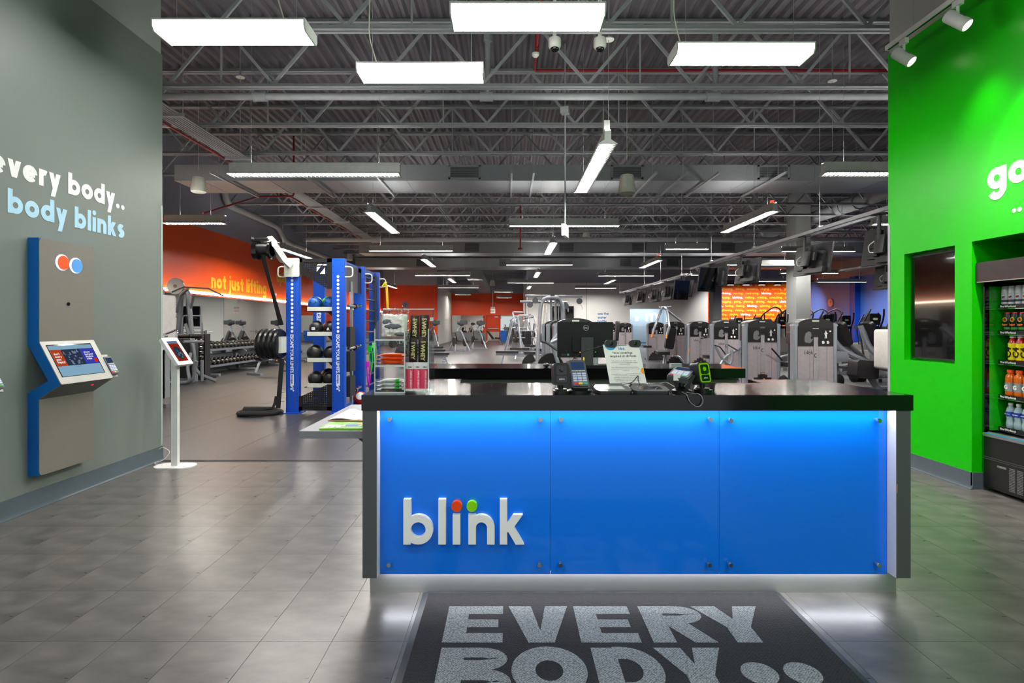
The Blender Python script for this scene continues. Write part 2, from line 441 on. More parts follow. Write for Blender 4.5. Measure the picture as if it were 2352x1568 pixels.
# gym shell: low grey band, colour to 4.1 m, dark grey above
ZO = 4.1; ZB = .72
def shell(name, a, b, m, low=True):
    x0, y0_ = a; x1, y1_ = b
    z0 = ZB if low else 0
    o = struct(name, MB().box((x0, y0_, z0), (x1, y1_, ZO)), m)
    if low: struct('dado', MB().box((x0, y0_, 0), (x1, y1_, ZB)), m_low, o)
    struct('frieze', MB().box((x0, y0_, ZO), (x1, y1_, ZD + .05)), m_high, o)
    return o
w_gl = shell('wall_gym_left', (GX - .3, YE - .2), (GX, YC), m_orange)
w_ck = shell('wall_clock', (GX - .3, YC), (-4.9, YC + .3), m_red)
w_s1 = shell('wall_exit_left', (-5.2, YC + .3), (-4.9, YX), m_white, low=False)
w_ex = shell('wall_exit', (-5.2, YX), (1.5, YX + .3), m_red)
w_s2 = shell('wall_exit_right', (1.24, YW + .3), (1.54, YX), m_white, low=False)
HA, HB, HT = 7.86, 10.28, 2.42
g = MB().box((1.24, YW, 0), (HA, YW + .3, ZO)).box((HA, YW, HT), (HB, YW + .3, ZO)).box((HB, YW, 0), (12.9, YW + .3, ZO))
w_wh = struct('wall_back', g, m_white)
struct('frieze', MB().box((1.24, YW, ZO), (12.9, YW + .3, ZD + .05)), m_high, w_wh)
struct('panel_seam', MB().box((5.03, YW - .004, 0), (5.06, YW, ZO)).box((1.24, YW - .004, 0), (1.27, YW, ZO)), m_low, w_wh)
m_hall = mat('paint_ice_blue', 'a9b9c4', .5, var=.02)
w_rr = struct('wall_passage', MB().box((HA - .6, YW + 2.2, 0), (HB + .6, YW + 2.4, 2.9)).box((HA - .6, YW + .3, 2.7), (HB + .6, YW + 2.2, 2.9)).box((HA - .6, YW + .3, 0), (HA - .4, YW + 2.2, 2.9)).box((HB + .4, YW + .3, 0), (HB + .6, YW + 2.2, 2.9)), m_hall)
struct('fill_panel', MB().box((HA, YW + .7, 2.685), (HB, YW + 1.8, 2.699)), glow('passage_fill_glow', 'f4faff', 10), w_rr)  # glowing panel added to brighten the dark passage
struct('stripe', MB().box((HA - .4, YW + 2.19, .1), (HB + .4, YW + 2.2, .22)), mat('stripe_blue', '5c7690', .5), w_rr)
struct('lower_panel', MB().box((HA - .4, YW + 2.185, .3), (HB + .4, YW + 2.2, 1.3)), mat('paint_ice_blue_low', '9aa9b4', .5), w_rr)
w_pr = shell('wall_printed', (12.9, YW), (BX, YW + .3), mat('paint_bright_orange', 'f2560a', .5, var=.02), low=False)
w_bl = shell('wall_gym_right', (BX, YE - .2), (BX + .3, YW), m_blue, low=False)
struct('pilaster', MB().box((BX - .3, 30.8, 0), (BX, 31.3, ZO)), mat('paint_blue_shaded', '1257cf', .5), w_bl)  # shade on the pilaster's side put into a darker blue
shell('wall_front_left', (GX, YE - .2), (XL - .25, YE), m_white, low=False)
shell('wall_front_right', (4.9, YE - .2), (BX, YE), m_white, low=False)
struct('wall_storefront', MB().box((XL - .25, -3.1, 2.9), (4.9, -2.9, ZD + .05)).box((XL - .25, -3.1, 0), (XL + .5, -2.9, 2.9)).box((XR - .5, -3.1, 0), (4.9, -2.9, 2.9)), m_upper)

# two columns
def column(nm, x0, x1, y0_, y1_):
    return struct(nm, MB().box((x0, y0_, 0), (x1, y1_, ZD)), mat('paint_column', '767878', .55, var=.02))
c1 = column('wall_column', 10.3, 10.82, 19.8, 20.5); c2 = column('wall_column', 12.32, 12.84, 33.3, 34.0)
struct('socket_plate', MB().rbox((10.38, 19.785, 1.3), (10.46, 19.8, 1.42), .04, axis=1), black, c1)

# mirrors
def mirror(x0, y0_, x1, y1_, z0, z1, label):
    o = ob('wall_mirror', MB().box((x0, y0_, z0), (x1, y1_, z1)), m_mirror, smooth=0)
    return tag(o, label, 'mirror')
mirror(GX, 8.0, GX + .012, 37.6, .55, 2.2, 'long frameless mirror on the left gym wall above the dumbbell rack')
mirror(-4.85, YX - .012, -2.16, YX, .74, 2.2, 'wide mirror on the red exit wall to the left of the exit door')
mirror(-.68, YX - .012, 1.2, YX, .74, 2.2, 'narrow mirror on the red exit wall to the right of the exit door')

# exit door
d_ex = struct('door_1', MB().box((-1.83, YX - .03, .02), (-.78, YX, 2.12)), mat('door_red', 'd83e10', .4, var=.02))
fr = MB().box((-1.93, YX - .05, 0), (-1.83, YX, 2.22)).box((-.78, YX - .05, 0), (-.68, YX, 2.22)).box((-1.93, YX - .05, 2.12), (-.68, YX, 2.22))
struct('door_frame', fr, mat('door_frame_red', 'c2370f', .4, var=.02), d_ex)
struct('kick_plate', MB().box((-1.8, YX - .036, .05), (-.81, YX - .03, .78)), mat('kick_steel', 'b9b3a4', .35, metal=.4), d_ex)
struct('push_bar', MB().rbox((-1.78, YX - .1, 1.02), (-.84, YX - .03, 1.1), .02, axis=0), steel, d_ex)
struct('door_closer', MB().box((-1.2, YX - .09, 2.03), (-.9, YX - .03, 2.1)), white, d_ex)
o = thing('fire_alarm_pull', 'small dark alarm box on the red wall left of the exit door', 'alarm', (-2.08, YX, 1.2))
ob('box', MB().box((-.12, -.05, -.06), (.12, 0, .06)), black, o); ob('cover', MB().box((-.05, -.08, -.02), (.05, -.05, .2)), white, o)
o = thing('alarm_strobe', 'tiny round strobe on the red wall above the alarm box', 'alarm', (-2.12, YX, 2.05))
ob('body', MB().cyl((0, 0, 0), (0, -.05, 0), .09, 12), black, o); ob('lens', MB().cyl((0, -.05, 0), (0, -.07, 0), .04, 8), white, o)

# lettering of the gym walls
m_yl = mat('vinyl_yellow', 'e8b322', .5); m_yb = mat('vinyl_bright_yellow', 'ffc400', .5); m_bw = mat('vinyl_blue', '1f78c4', .5)
wall_words('not just lifting', .305, (GX, 15.98, 2.458), EY, (.004, 0, 0), m_yl, w_gl, w=.32, gap=.13, asc=1.4)
wall_words('..', .305, (GX, 20.25, 2.458), EY, (.004, 0, 0), m_lw, w_gl, w=.25, gap=.07)
wall_words('uplifting', .305, (GX, 20.5, 2.98), EY, (.004, 0, 0), m_yl, w_gl, w=.3, gap=.09, asc=1.4)
for k, t_ in enumerate(('see the', 'water', 'bottle')):
    wall_words(t_, .115, (5.77, YW, 2.03 - .245 * k), (1, 0, 0), (0, -.004, 0), m_bw, w_wh, w=.26, gap=.1)
wall_words('half', .115, (6.62, YW, 1.54), (1, 0, 0), (0, -.004, 0), m_lw, w_wh, w=.26, gap=.1)
wall_words('w', .55, (7.55, YW + 2.2, 1.62), (1, 0, 0), (0, -.004, 0), m_lw, w_rr, w=.26)
wall_words('m', .62, (9.42, YW + 2.2, 1.62), (1, 0, 0), (0, -.004, 0), m_lw, w_rr, w=.26)
ob('notice', MB().box((8.7, YW + 2.18, 1.63), (8.94, YW + 2.2, 1.95)), paper, w_rr)
rows = ['healing.. fueling.. *flexing.. /blinking.. spinning.. smiling.. healing.. trying..', 'blasting.. strengthening.. shining.. sweating.. singing.. running.. giving',
        'winking.. /blinking.. moving.. motivating.. /blinking.. crunching.. climbing', 'ing.. twisting.. trying.. /blinking.. walking.. winking.. stretching.. standing',
        'standing.. hugging.. going.. glowing.. driving.. dancing.. /blinking.. moving', 'lifting.. /blinking.. fueling.. flexing.. /blinking.. spinning.. smiling.. living',
        'ing.. strengthening.. shining.. twisting.. trying.. /blinking.. walking.. going', '/blinking.. sweating.. singing.. /blinking.. running.. healing.. jumping.. up',
        'ing.. motivating.. /blinking.. crunching.. chasing.. dancing.. /blinking.. go', 'twisting.. trying.. /blinking.. walking.. winking.. stretching.. standing.. on', 'lifting.. fueling.. flexing.. /blinking.. spinning.. smiling.. living.. going']
for r, s_ in enumerate(rows):
    z = 3.92 - r * .274; mbs = {0: MB(), 1: MB()}; x = 12.95 - (.35 if r % 2 else 0)
    for wd in s_.replace('*', '').split(' '):
        k = 1 if wd.startswith('/') else 0
        q = plain(wd.strip('/'), .2, (x, YW, z), (1, 0, 0), EZ, bold=.022, lift=.003)
        wid = max(v.x for v in q.v) - x
        if x > 12.9 and x + wid < BX: mbs[k].add(q.v, q.f)
        x += wid + .11
    ob('print_line', mbs[0], m_yb, w_pr, smooth=0)
    if mbs[1].v: ob('print_line', mbs[1], m_lw, w_pr, smooth=0)

# roof deck: trapezoid ribs running away from the street
pts = []; x = -9.0
while x < 20:
    pts += [(x, 0), (x + .04, .055), (x + .1, .055), (x + .14, 0)]; x += .19
v = []; f_ = []
for (px_, pz) in pts: v += [(px_, -3.1, ZD + pz), (px_, 48, ZD + pz)]
for i in range(len(pts) - 1): f_.append((2 * i, 2 * i + 1, 2 * i + 3, 2 * i + 2))
ceil = ob('ceiling', MB().add(v, f_), m_deck, smooth=0); ceil['kind'] = 'structure'
struct('roof_membrane', MB().box((-9.2, -3.2, ZD + .06), (20.2, 48.5, ZD + .2)), m_dark, ceil)

# steel bar joists
ZJ = 5.08; PITCH = .82
def nth(n):
    return f"{n}{'th' if 10 <= n % 100 <= 20 else {1: 'st', 2: 'nd', 3: 'rd'}.get(n % 10, 'th')}"
ORD = ['first', 'second', 'third', 'fourth', 'fifth', 'sixth', 'seventh', 'eighth', 'ninth', 'tenth', 'eleventh', 'twelfth']
chord = MB()
for s in (-1, 1): chord.box((GX, s * .022 - .005 * (s > 0) - (.0 if s > 0 else 0), 0), (BX, s * .022 + .005, .07)).box((GX, s * .022, 0), (BX, s * .022 + s * .045, .009))
strut = MB().bar((0, 0, .06), (PITCH, 0, ZD - ZJ - .06), .034, .044)
thin = MB().bar((0, 0, .06), (0, 0, ZD - ZJ - .06), .024, .024)
NS = int((BX - GX) / PITCH)
def joist_meshes():
    a = MB()
    for i in range(NS):
        q = strut.copy()
        if i % 2: q.xf(Matrix.Diagonal((-1, 1, 1, 1))); q.xf(Matrix.Translation((PITCH, 0, 0)))
        q.xf(Matrix.Translation((GX + i * PITCH, 0, 0))); a.add(q.v, q.f)
        if i % 4 == 1: q = thin.copy().xf(Matrix.Translation((GX + i * PITCH, .01, 0))); a.add(q.v, q.f)
    return a
jd = []; first_far = None; p_ch = p_st = p_th = None
for k in range(0, 25):
    y = 6.97 + 1.68 * k
    if y > YX: break
    nm = ORD[k] if k < 12 else nth(k + 1)
    lab = f'steel bar joist under the roof deck, {nm} from the camera'
    j = thing('roof_joist', lab, 'joist', (0, y, ZJ), group='steel bar joists under the roof deck')
    if p_ch is None: p_ch = c = ob('bottom_chord', chord, m_steelp, j, smooth=0)
    else: c = inst(p_ch, 'bottom_chord', j)
    inst(p_ch, 'top_chord', j, (0, 0, ZD - ZJ - .072))
    if k < 4:
        for i in range(NS):
            xx = GX + i * PITCH
            if abs(xx) > y * .95 + 1: continue
            loc = (xx + (PITCH if i % 2 else 0), 0, 0)
            if p_st is None: p_st = o = ob('web_strut', strut, m_steelp, j, smooth=0)
            else: o = inst(p_st, 'web_strut', j)
            o.location = loc; o.rotation_euler = (0, 0, PI if i % 2 else 0)
            if i % 4 == 1:
                if p_th is None: p_th = o = ob('web_rod', thin, m_steelp, j, smooth=0)
                else: o = inst(p_th, 'web_rod', j)
                o.location = (xx, .01, 0)
    elif first_far is None: first_far = stuff(ob('web_strut', joist_meshes(), m_steelp, j, smooth=0))
    else: inst(first_far, 'web_strut', j)

# ducts with grilles
def duct(y0_, y1_, z0, z1, xa, xb, label, grilles, seams):
    t = thing('air_duct', label, 'duct', (0, y0_, z0))
    ob('casing', MB().box((xa, 0, 0), (xb, y1_ - y0_, z1 - z0)), m_duct, t, smooth=0)
    x = xa + .6; sm = ob('seam', MB().box((-.012, -.006, -.006), (.012, y1_ - y0_ + .006, z1 - z0 + .004)), m_duct, t, smooth=0)
    first = True
    while x < xb:
        if abs(x) < y0_ * 1.1:
            if first: sm.location = (x, 0, 0); first = False
            else: inst(sm, 'seam', t, (x, 0, 0))
        x += seams
    h = z1 - z0
    for gx, gw in grilles:
        fr = MB(); z_a, z_b = .03, h - .015
        for q in (((gx - gw / 2, -.03, z_a), (gx + gw / 2, 0, z_a + .035)), ((gx - gw / 2, -.03, z_b - .035), (gx + gw / 2, 0, z_b)), ((gx - gw / 2, -.03, z_a), (gx - gw / 2 + .04, 0, z_b)), ((gx + gw / 2 - .04, -.03, z_a), (gx + gw / 2, 0, z_b))): fr.box(*q)
        gf = ob('grille', fr, m_duct, t, smooth=0)
        ob('mesh', MB().box((gx - gw / 2 + .03, -.012, z_a + .03), (gx + gw / 2 - .03, -.002, z_b - .03)), m_dark, gf, smooth=0)
        lv = MB(); zz = z_a + .045
        while zz < z_b - .04: lv.box((gx - gw / 2 + .04, -.022, zz), (gx + gw / 2 - .04, -.012, zz + .008)); zz += .022
        stuff(ob('louvre', lv, m_duct, gf, smooth=0))
    return t
gr = lambda d, *xs: [((x - CX) * d / F, .7) for x in xs]
duct(12.16, 13.3, 4.55, 4.90, -7.35, 19.3, 'wide rectangular air duct nearest the camera with square grilles', gr(12.16, 1067, 1440, 1776), 1.5)
duct(24.4, 25.5, 4.55, 5.03, -6.6, 16.7, 'rectangular air duct behind the thick white cross pipe', gr(24.4, 1084, 1301, 1468, 1672), 1.5)
duct(30.0, 31.2, 4.5, 5.0, -8.3, 16, 'rectangular air duct deepest in the gym, below the dark roof', gr(30, 970, 1160, 1437, 1545), 1.5)
t = thing('air_duct', 'narrow duct running lengthwise towards the red exit wall', 'duct', (-2.0, 31.4, 4.1))
ob('casing', MB().box((-.45, 0, 0), (.45, 15.8, .45)), m_duct, t); ob('flange', MB().box((-.48, -.02, -.03), (.48, .02, .48)), m_duct, t)

# pipes
def pipe(name, label, pts, r, m, cpl=(), cr=1.35, hang=None):
    t = thing(name, label, 'pipe', pts[0]); o = Vector(pts[0])
    ob('run', MB().tube([Vector(p) - o for p in bend(pts, r * 3)], r, 12), m, t)
    if cpl:
        a = Vector(pts[0]); b = Vector(pts[1]); u = (b - a).normalized(); q = None
        for c in cpl:
            p = a + u * c - o
            if q is None: q = ob('coupling', MB().cyl(-u * r * 1.6, u * r * 1.6, r * cr, 12).cyl(-u * r * 1.9, -u * r * 1.5, r * cr * 1.08, 12).cyl(u * r * 1.5, u * r * 1.9, r * cr * 1.08, 12), m, t, loc=p)
            else: inst(q, 'coupling', t, p)
    if hang:
        a = Vector(pts[0]); u = (Vector(pts[1]) - a).normalized(); q = None
        for c in hang:
            p = a + u * c - o
            if q is None: q = ob('hanger', MB().cyl((0, 0, 0), (0, 0, ZD - pts[0][2]), .012, 6).torus((0, 0, 0), r * 1.1, .01, u, 16, 6), m, t, loc=p)
            else: inst(q, 'hanger', t, p)
    return t
ya = 8.77
pipe('drain_pipe', 'straight grey pipe crossing below the second joist', [(GX, ya, 5.0), (BX, ya, 5.0)], .055, m_steelp, [-.02 - GX + (x - CX) * ya / F for x in (600, 1120, 1640)], hang=[1, 8.25, 16, 22])
pipe('drain_pipe', 'short upright grey pipe dropping to the coupling at mid hall', [(-.33, 8.77, 5.06), (-.33, 8.77, ZD)], .045, m_steelp, [.9])
pipe('drain_pipe', 'upright grey pipe above the cross pipe at the right', [((1643 - CX) * ya / F, 8.77, 5.06), ((1643 - CX) * ya / F, 8.77, ZD)], .045, m_steelp, [.5])
pipe('drain_pipe', 'thick white pipe crossing the gym in front of the second duct', [(-8.45, 22.8, 4.9), (BX, 22.8, 4.9)], .1, mat('pipe_white', 'b8babd', .5), [3, 10.3, 17.9], hang=[4.5, 10.3, 15, 20])
pipe('drain_pipe', 'grey drain pipe stepping down along the left gym wall', [(-8.45, 16.4, 5.6), (-8.45, 16.6, 4.99), (-8.45, 20.3, 4.97), (-8.45, 20.9, 4.55), (-8.45, 30, 4.5)], .1, m_steelp)
pipe('round_duct', 'fat round duct running lengthwise above the television rail', [(11.15, 13, 5.3), (11.15, 24, 5.3), (11.15, 24.2, ZD - .06)], .22, m_duct, [2, 5, 8], cr=1.06)
pipe('sprinkler_pipe', 'red sprinkler pipe turning under the deck behind the domes', [(.46, 6, 5.9), (.46, 9.83, 5.9), (BX - .06, 9.83, 5.9)], .025, m_redpipe, [3])
t = pipe('sprinkler_pipe', 'red sprinkler drop pipe hanging at mid hall', [(.47, 22, ZD), (.47, 22, 4.42)], .028, m_redpipe, [.6])
ob('sprinkler_head', MB().lathe([(.03, 0), (.1, .02), (.1, .07), (.03, .1)], (0, 0, 4.36 - ZD), 10), m_redpipe, t)
pipe('sprinkler_pipe', 'red sprinkler branch sloping beside the left light', [(-6.35, 11.5, 3.7), (-6.3, 13.9, 4.6), (-5.4, 13.9, 4.62), (-5.4, 13.9, ZD - .02)], .022, m_redpipe)
t = thing('conduit_bundle', 'bundle of eight parallel conduits running lengthwise at the left', 'conduit', (-5.64, 5.8, 4.9))
q = None
for i in range(8):
    if q is None: q = ob('conduit', MB().cyl((0, 0, 0), (0, 16.6, 0), .016, 6), m_steelp, t, loc=(-.24 + i * .055, 0, 0))
    else: inst(q, 'conduit', t, (-.24 + i * .055, 0, 0))
ob('conduit', MB().cyl((0, 0, 0), (0, 16.6, 0), .02, 6), m_redpipe, t, loc=(-.32, 0, -.03)); t.children[-1]['label'] = 'red pipe beside the bundle'
q = None
for i in range(7):
    b_ = MB().box((-.32, -.02, -.03), (.24, .02, .03)).cyl((-.3, 0, 0), (-.3, 0, 1.28), .008, 6).cyl((.22, 0, 0), (.22, 0, 1.28), .008, 6)
    if q is None: q = ob('strap', b_, m_steelp, t, loc=(0, 1 + i * 2.4, -.03))
    else: inst(q, 'strap', t, (0, 1 + i * 2.4, -.03))
# strut channels under the near duct
ch = [(500, 1), (700, 1), (865, 1), (1175, 0), (1225, 0), (1500, 0), (1570, 1), (1640, 1), (1790, 0)]
q = None
for i, (px_, k) in enumerate(ch):
    x = (px_ - CX) * 11.6 / F
    side = 'left' if px_ < CX else 'right'
    t = thing('strut_channel', f'slotted steel channel hanging lengthwise under the near duct, {ORD[i]} from the left', 'channel', (x, 11.3, 4.5), group='channels under the near duct')
    if q is None: q = ob('bar', MB().box((-.02, 0, -.02), (.02, 2.2, .02)), m_steelp, t); q2 = ob('rod', MB().cyl((0, .35, 0), (0, .35, 1.6), .006, 6).cyl((0, 2.1, 0), (0, 2.1, 1.6), .006, 6), m_steelp, t)
    else: inst(q, 'bar', t); inst(q2, 'rod', t)

# ================================================================== lamps and other things hung from the roof
def wire_to_roof(mb, x, y, z, r=.003): return mb.cyl((x, y, z), (x, y, ZD), r, 5)
m_lh = mat('lamp_housing', 'd2d5d0', .45)
# wraparound lamps of the entry (1.2 m), lens hanging below a flat pan
def wrap_lamp(px0, px1, py_near, label, cable=None, seen=True, at=None):
    z = 3.76
    if at: x0_, y_n = at; x1_ = x0_ + 1.22
    else:
        y_n = (z - H) * F / (CY - py_near); x0_ = (px0 - CX) * y_n / F; x1_ = (px1 - CX) * y_n / F
    t = thing('ceiling_lamp', label, 'lamp', ((x0_ + x1_) / 2, y_n + .14, z)); L = (x1_ - x0_) / 2
    prof = [(-.14, .035), (-.14, .075), (.14, .075), (.14, .035), (.115, 0), (-.115, 0)]
    ob('diffuser', MB().prism(prof, (-L + .012, 0, 0), (0, 1, 0), EZ, (2 * L - .024, 0, 0)), lamp_mat, t, smooth=0)
    ob('pan', MB().box((-L, -.145, .076), (L, .145, .09)), m_lh, t)
    e = ob('end_cap', MB().prism([(-.147, .03), (-.147, .09), (.147, .09), (.147, .03), (.12, -.006), (-.12, -.006)], (-L - .002, 0, 0), (0, 1, 0), EZ, (.012, 0, 0)), m_lh, t)
    inst(e, 'end_cap', t, (2 * L - .008, 0, 0))
    sw = ob('suspension_wire', MB().cyl((-L + .12, 0, .09), (-L + .12, 0, ZD - z), .0025, 5), m_steelp, t); inst(sw, 'suspension_wire', t, (2 * L - .24, 0, 0))
    if cable is not None:
        ob('supply_cable', MB().tube(bend([(cable, .02, .08), (cable - .05, .02, .25), (cable - .09, 0, .4), (cable - .08, .05, ZD - z)], .1), .006, 6), mat('cable_ivory', 'd6d6c4', .6), t)
    return t
wrap_lamp(348, 700, 67, 'bright white wraparound lamp nearest the grey wall', cable=.41)
wrap_lamp(818, 1110, 164, 'bright white wraparound lamp hanging between grey wall and centre', cable=-.42)
wrap_lamp(1033, 1392, 31, 'bright white wraparound lamp in front of the two camera domes', cable=.44)
wrap_lamp(1555, 1873, 119, 'bright white wraparound lamp nearest the green wall', cable=-.5)
for k, (x_, y_) in enumerate([(-2.6, .9), (1.2, .9), (-2.6, -1.2), (1.2, -1.2)]):
    wrap_lamp(0, 0, 0, ['white wraparound lamp over the entrance near the kiosks', 'white wraparound lamp over the entrance near the cooler', 'white wraparound lamp by the storefront on the kiosk side', 'white wraparound lamp by the storefront on the cooler side'][k], at=(x_, y_))

# slim louvred lamps of the gym
m_lv = mat('lamp_louvre', 'a9aca8', .45)
def slim_parts(L):
    t = MB().box((-L, -.035, .03), (L, .035, .16))
    body = MB().prism([(-.12, 0), (-.037, .045), (-.037, .178), (-.034, .178), (-.034, .15), (.034, .15), (.034, .178), (.037, .178), (.037, .045), (.12, 0), (.112, 0), (.03, .035), (-.03, .035), (-.112, 0)], (-L, 0, 0), (0, 1, 0), EZ, (2 * L, 0, 0))
    tubes = MB().box((-L + .02, -.03, .012), (L - .02, .03, .034))
    wires = MB().cyl((0, 0, 0), (0, 0, 1), .002, 5)
    louv = MB()
    x = -L + .05
    while x < L: louv.box((x - .004, -.108, .001), (x + .004, -.036, .02)).box((x - .004, .036, .001), (x + .004, .108, .02)); x += .06
    up_ = MB().box((-L + .02, -.03, .151), (L - .02, .03, .156))  # glowing slit added on top of the lamp to brighten the roof deck
    caps = MB().prism([(-.123, -.004), (-.04, .05), (-.04, .155), (.04, .155), (.04, .05), (.123, -.004)], (-L - .008, 0, 0), (0, 1, 0), EZ, (.008, 0, 0))
    return body, tubes, wires, louv, caps, up_
PR = {}
def slim(label, c, along, L=1.22):
    t = thing('linear_lamp', label, 'lamp', c, PI / 2 if along else 0)
    if L not in PR:
        b, u, w_, lo, ca, up_ = slim_parts(L)
        PR[L] = [ob('body', b, m_lv, t), ob('tube', u, strip_mat, t, smooth=0), ob('wire_unused', w_, m_steelp, t), stuff(ob('louvre', lo, m_lv, t, smooth=0)), ob('end_cap', ca, m_lv, t), ob('deck_fill', up_, glow('deck_fill_glow', 'fffaf2', LAMP * 1.5), t, smooth=0)]
        inst(PR[L][4], 'end_cap', t, (2 * L + .008, 0, 0))
    else:
        for o in PR[L]:
            if o is not PR[L][2]: inst(o, o.name.split('.')[0], t)
        inst(PR[L][4], 'end_cap', t, (2 * L + .008, 0, 0))
    for k_, sx in enumerate((-L + .3, L - .3)):
        yy = c[1] + (sx if along else 0); top_ = ZD - .005
        if -7.3 < c[0] < 19:
            for a_, b_, z_ in ((12.1, 13.35, 4.55), (24.35, 25.55, 4.55), (29.95, 31.25, 4.5)):
                if a_ < yy < b_: top_ = z_
        wsrc = PR[L][2]
        o = wsrc if (k_ == 0 and wsrc.parent == t) else inst(wsrc, 'suspension_wire', t)
        o.name = 'suspension_wire'; o.location = (sx, 0, .15); o.scale = (1, 1, top_ - c[2] - .15)
    return t
cross = [  # px left, px right, py of the lower edge, length
    (530, 918, 403, 2.44, 'long crosswise louvred lamp in front of the near duct, left of the centre'), (1890, 2278, 401, 2.44, 'long crosswise louvred lamp half behind the green wall'),
    (380, 518, 514, 1.22, 'short crosswise louvred lamp beside the grey wall edge'), (2003, 2141, 516, 1.22, 'short crosswise louvred lamp behind the green wall edge above the televisions'),
    (1170, 1420, 520, 2.44, 'crosswise louvred lamp behind the hanging exit sign'), (850, 1040, 577, 2.44, 'crosswise lamp below the thick white pipe, left of the centre'),
    (1528, 1625, 573, 1.22, 'short crosswise lamp under the thick white pipe, right of the centre'), (1163, 1314, 609, 2.44, 'crosswise lamp below the red sprinkler drop'),
    (955, 1080, 633, 2.44, 'crosswise lamp in front of the red clock wall corner'), (1165, 1271, 650, 2.44, 'crosswise lamp straight ahead below the deepest duct'),
    (1374, 1500, 634, 2.44, 'crosswise lamp in front of the upper white wall'), (1321, 1414, 662, 2.44, 'crosswise lamp against the white wall above the blue words'),
    (1007, 1100, 661, 2.44, 'crosswise lamp just right of the clock wall'), (1136, 1178, 671, 1.22, 'small far lamp left of the cable station'),
    (1141, 1176, 684, 1.22, 'small far lamp directly above the exit sign'), (1046, 1081, 677, 1.22, 'small far lamp in front of the red exit wall'),
    (1795, 1960, 578, 2.44, 'crosswise lamp behind the square column top'), (1668, 1822, 609, 2.36, 'crosswise lamp behind the televisions above the printed wall'),
    (1586, 1711, 632, 2.44, 'crosswise lamp over the left end of the printed wall'), (1793, 1922, 628, 2.44, 'crosswise lamp passing behind the square column'),
    (1877, 1987, 648, 2.44, 'crosswise lamp in front of the blue wall'), (1703, 1812, 646, 2.44, 'crosswise lamp across the top row of the printed wall'), (1535, 1617, 648, 2.44, 'crosswise lamp against the white wall right of the televisions')]
for a, b, py, L, lab in cross:
    d = L * F / (b - a); p = W((a + b) / 2, py, d); p.z = min(max(p.z, 3.4), 3.95)
    slim(lab, p, False, L / 2)
along = [(1396, 330, 'lengthwise lamp pointing at the camera, largest one beside the speaker'), (848, 487, 'lengthwise lamp left of the centre in front of the blue rig'), (1780, 485, 'lengthwise lamp with a red pilot light at the right of the hall'),
         (1272, 557, 'lengthwise lamp below the exit sign at mid hall'), (972, 595, 'lengthwise lamp in front of the deepest duct at the left'), (1515, 598, 'lengthwise lamp in the middle distance at the right'),
         (1237, 625, 'small lengthwise lamp straight ahead in the distance'), (1032, 640, 'small lengthwise lamp next to the clock wall corner'), (1217, 657, 'farthest tiny lengthwise lamp straight ahead'),
         (1412, 643, 'small lengthwise lamp in front of the white wall'), (640, 570, 'lengthwise lamp behind the boom of the blue rig'), (888, 655, 'lengthwise lamp seen beside the yellow strap')]
m_pilot = glow('pilot_red', 'ff5030', 2)
for px, py, lab in along:  # near end of each
    d = (3.55 - H) * F / (CY - py); t = slim(lab, ((px - CX) * d / F, d + 1.22, 3.55), True, 1.22)
    if px in (1780, 1515): ob('pilot_light', MB().cbox((-1.1, 0, .2), (.06, .05, .06)), m_pilot, t)
    if px == 1396: ob('junction_box', MB().cbox((-1.12, 0, .22), (.1, .07, .16)), m_lh, t)

# light bars above the left mirror
for k in range(10):
    y = 8.4 + k * 2.9
    t = thing('mirror_lamp', f'slim bright light bar above the long mirror, {ORD[k]} from the near end', 'lamp', (GX, y, 2.26), group='light bars above the long mirror')
    ob('bar', MB().box((.0, 0, -.03), (.05, 2.86, .03)), m_lh, t); ob('tube', MB().box((.05, .02, -.025), (.085, 2.84, .045)), glow('mirror_tube', 'fff0d0', 24), t, smooth=0)

# pendant speakers
m_spk = mat('speaker_shell', 'c3c6bb', .5)
sp = None
for px, py, wd, lab in [(456, 424, 33, 'green-grey cone speaker hanging beside the grey wall'), (1440, 424, 40, 'largest pale cone speaker hanging right of the centre lamp'), (1347, 536, 17, 'small pale cone speaker under the crosswise lamp at mid hall'),
                        (803, 590, 14, 'white cone speaker above the blue rig'), (937, 645, 9, 'tiny cone speaker in front of the clock wall'), (1131, 650, 12, 'grey cone speaker near the exit wall'), (1289, 598, 10, 'tiny cone speaker above the cross lamp right of centre'), (1254, 641, 9, 'tiniest cone speaker straight ahead')]:
    d = .3 * F / wd; c = W(px, py, d)
    t = thing('pendant_speaker', lab, 'speaker', c)
    if sp is None:
        sp = [ob('shell', MB().lathe([(.02, .17), (.1, .165), (.115, .15), (.15, -.12), (.145, -.15)], n=20), m_spk, t), ob('grille', MB().lathe([(.14, -.152), (.12, -.165), (.02, -.17)], n=20), mat('speaker_grille', 'a3a59c', .7), t), ob('cable', MB().cyl((0, 0, .17), (0, 0, 1), .004, 5), mat('cable_ivory'), t)]
    else:
        for o in sp: inst(o, o.name.split('.')[0], t)
    for o in t.children:
        if o.name.startswith('cable'): o.scale.z = (ZD - c.z) ; 
# camera domes
m_dome = mat('dome_white', 'd9dbd2', .4)
for px, lab in ((1274, 'white dome camera on a pole, left one of the pair'), (1378, 'white dome camera on a pole, right one of the pair')):
    c = W(px, 105, 5.6); t = thing('dome_camera', lab, 'camera', c)
    ob('housing', MB().lathe([(.03, .075), (.06, .07), (.064, .06), (.064, -.01), (.05, -.03)], n=20), m_dome, t)
    ob('dome', MB().sphere((0, 0, -.025), .045, 16, 10, (1, 1, 1)), black_gloss, t)
    ob('pole', MB().cyl((0, 0, .07), (0, 0, ZD - c.z), .02, 10), m_dome, t)
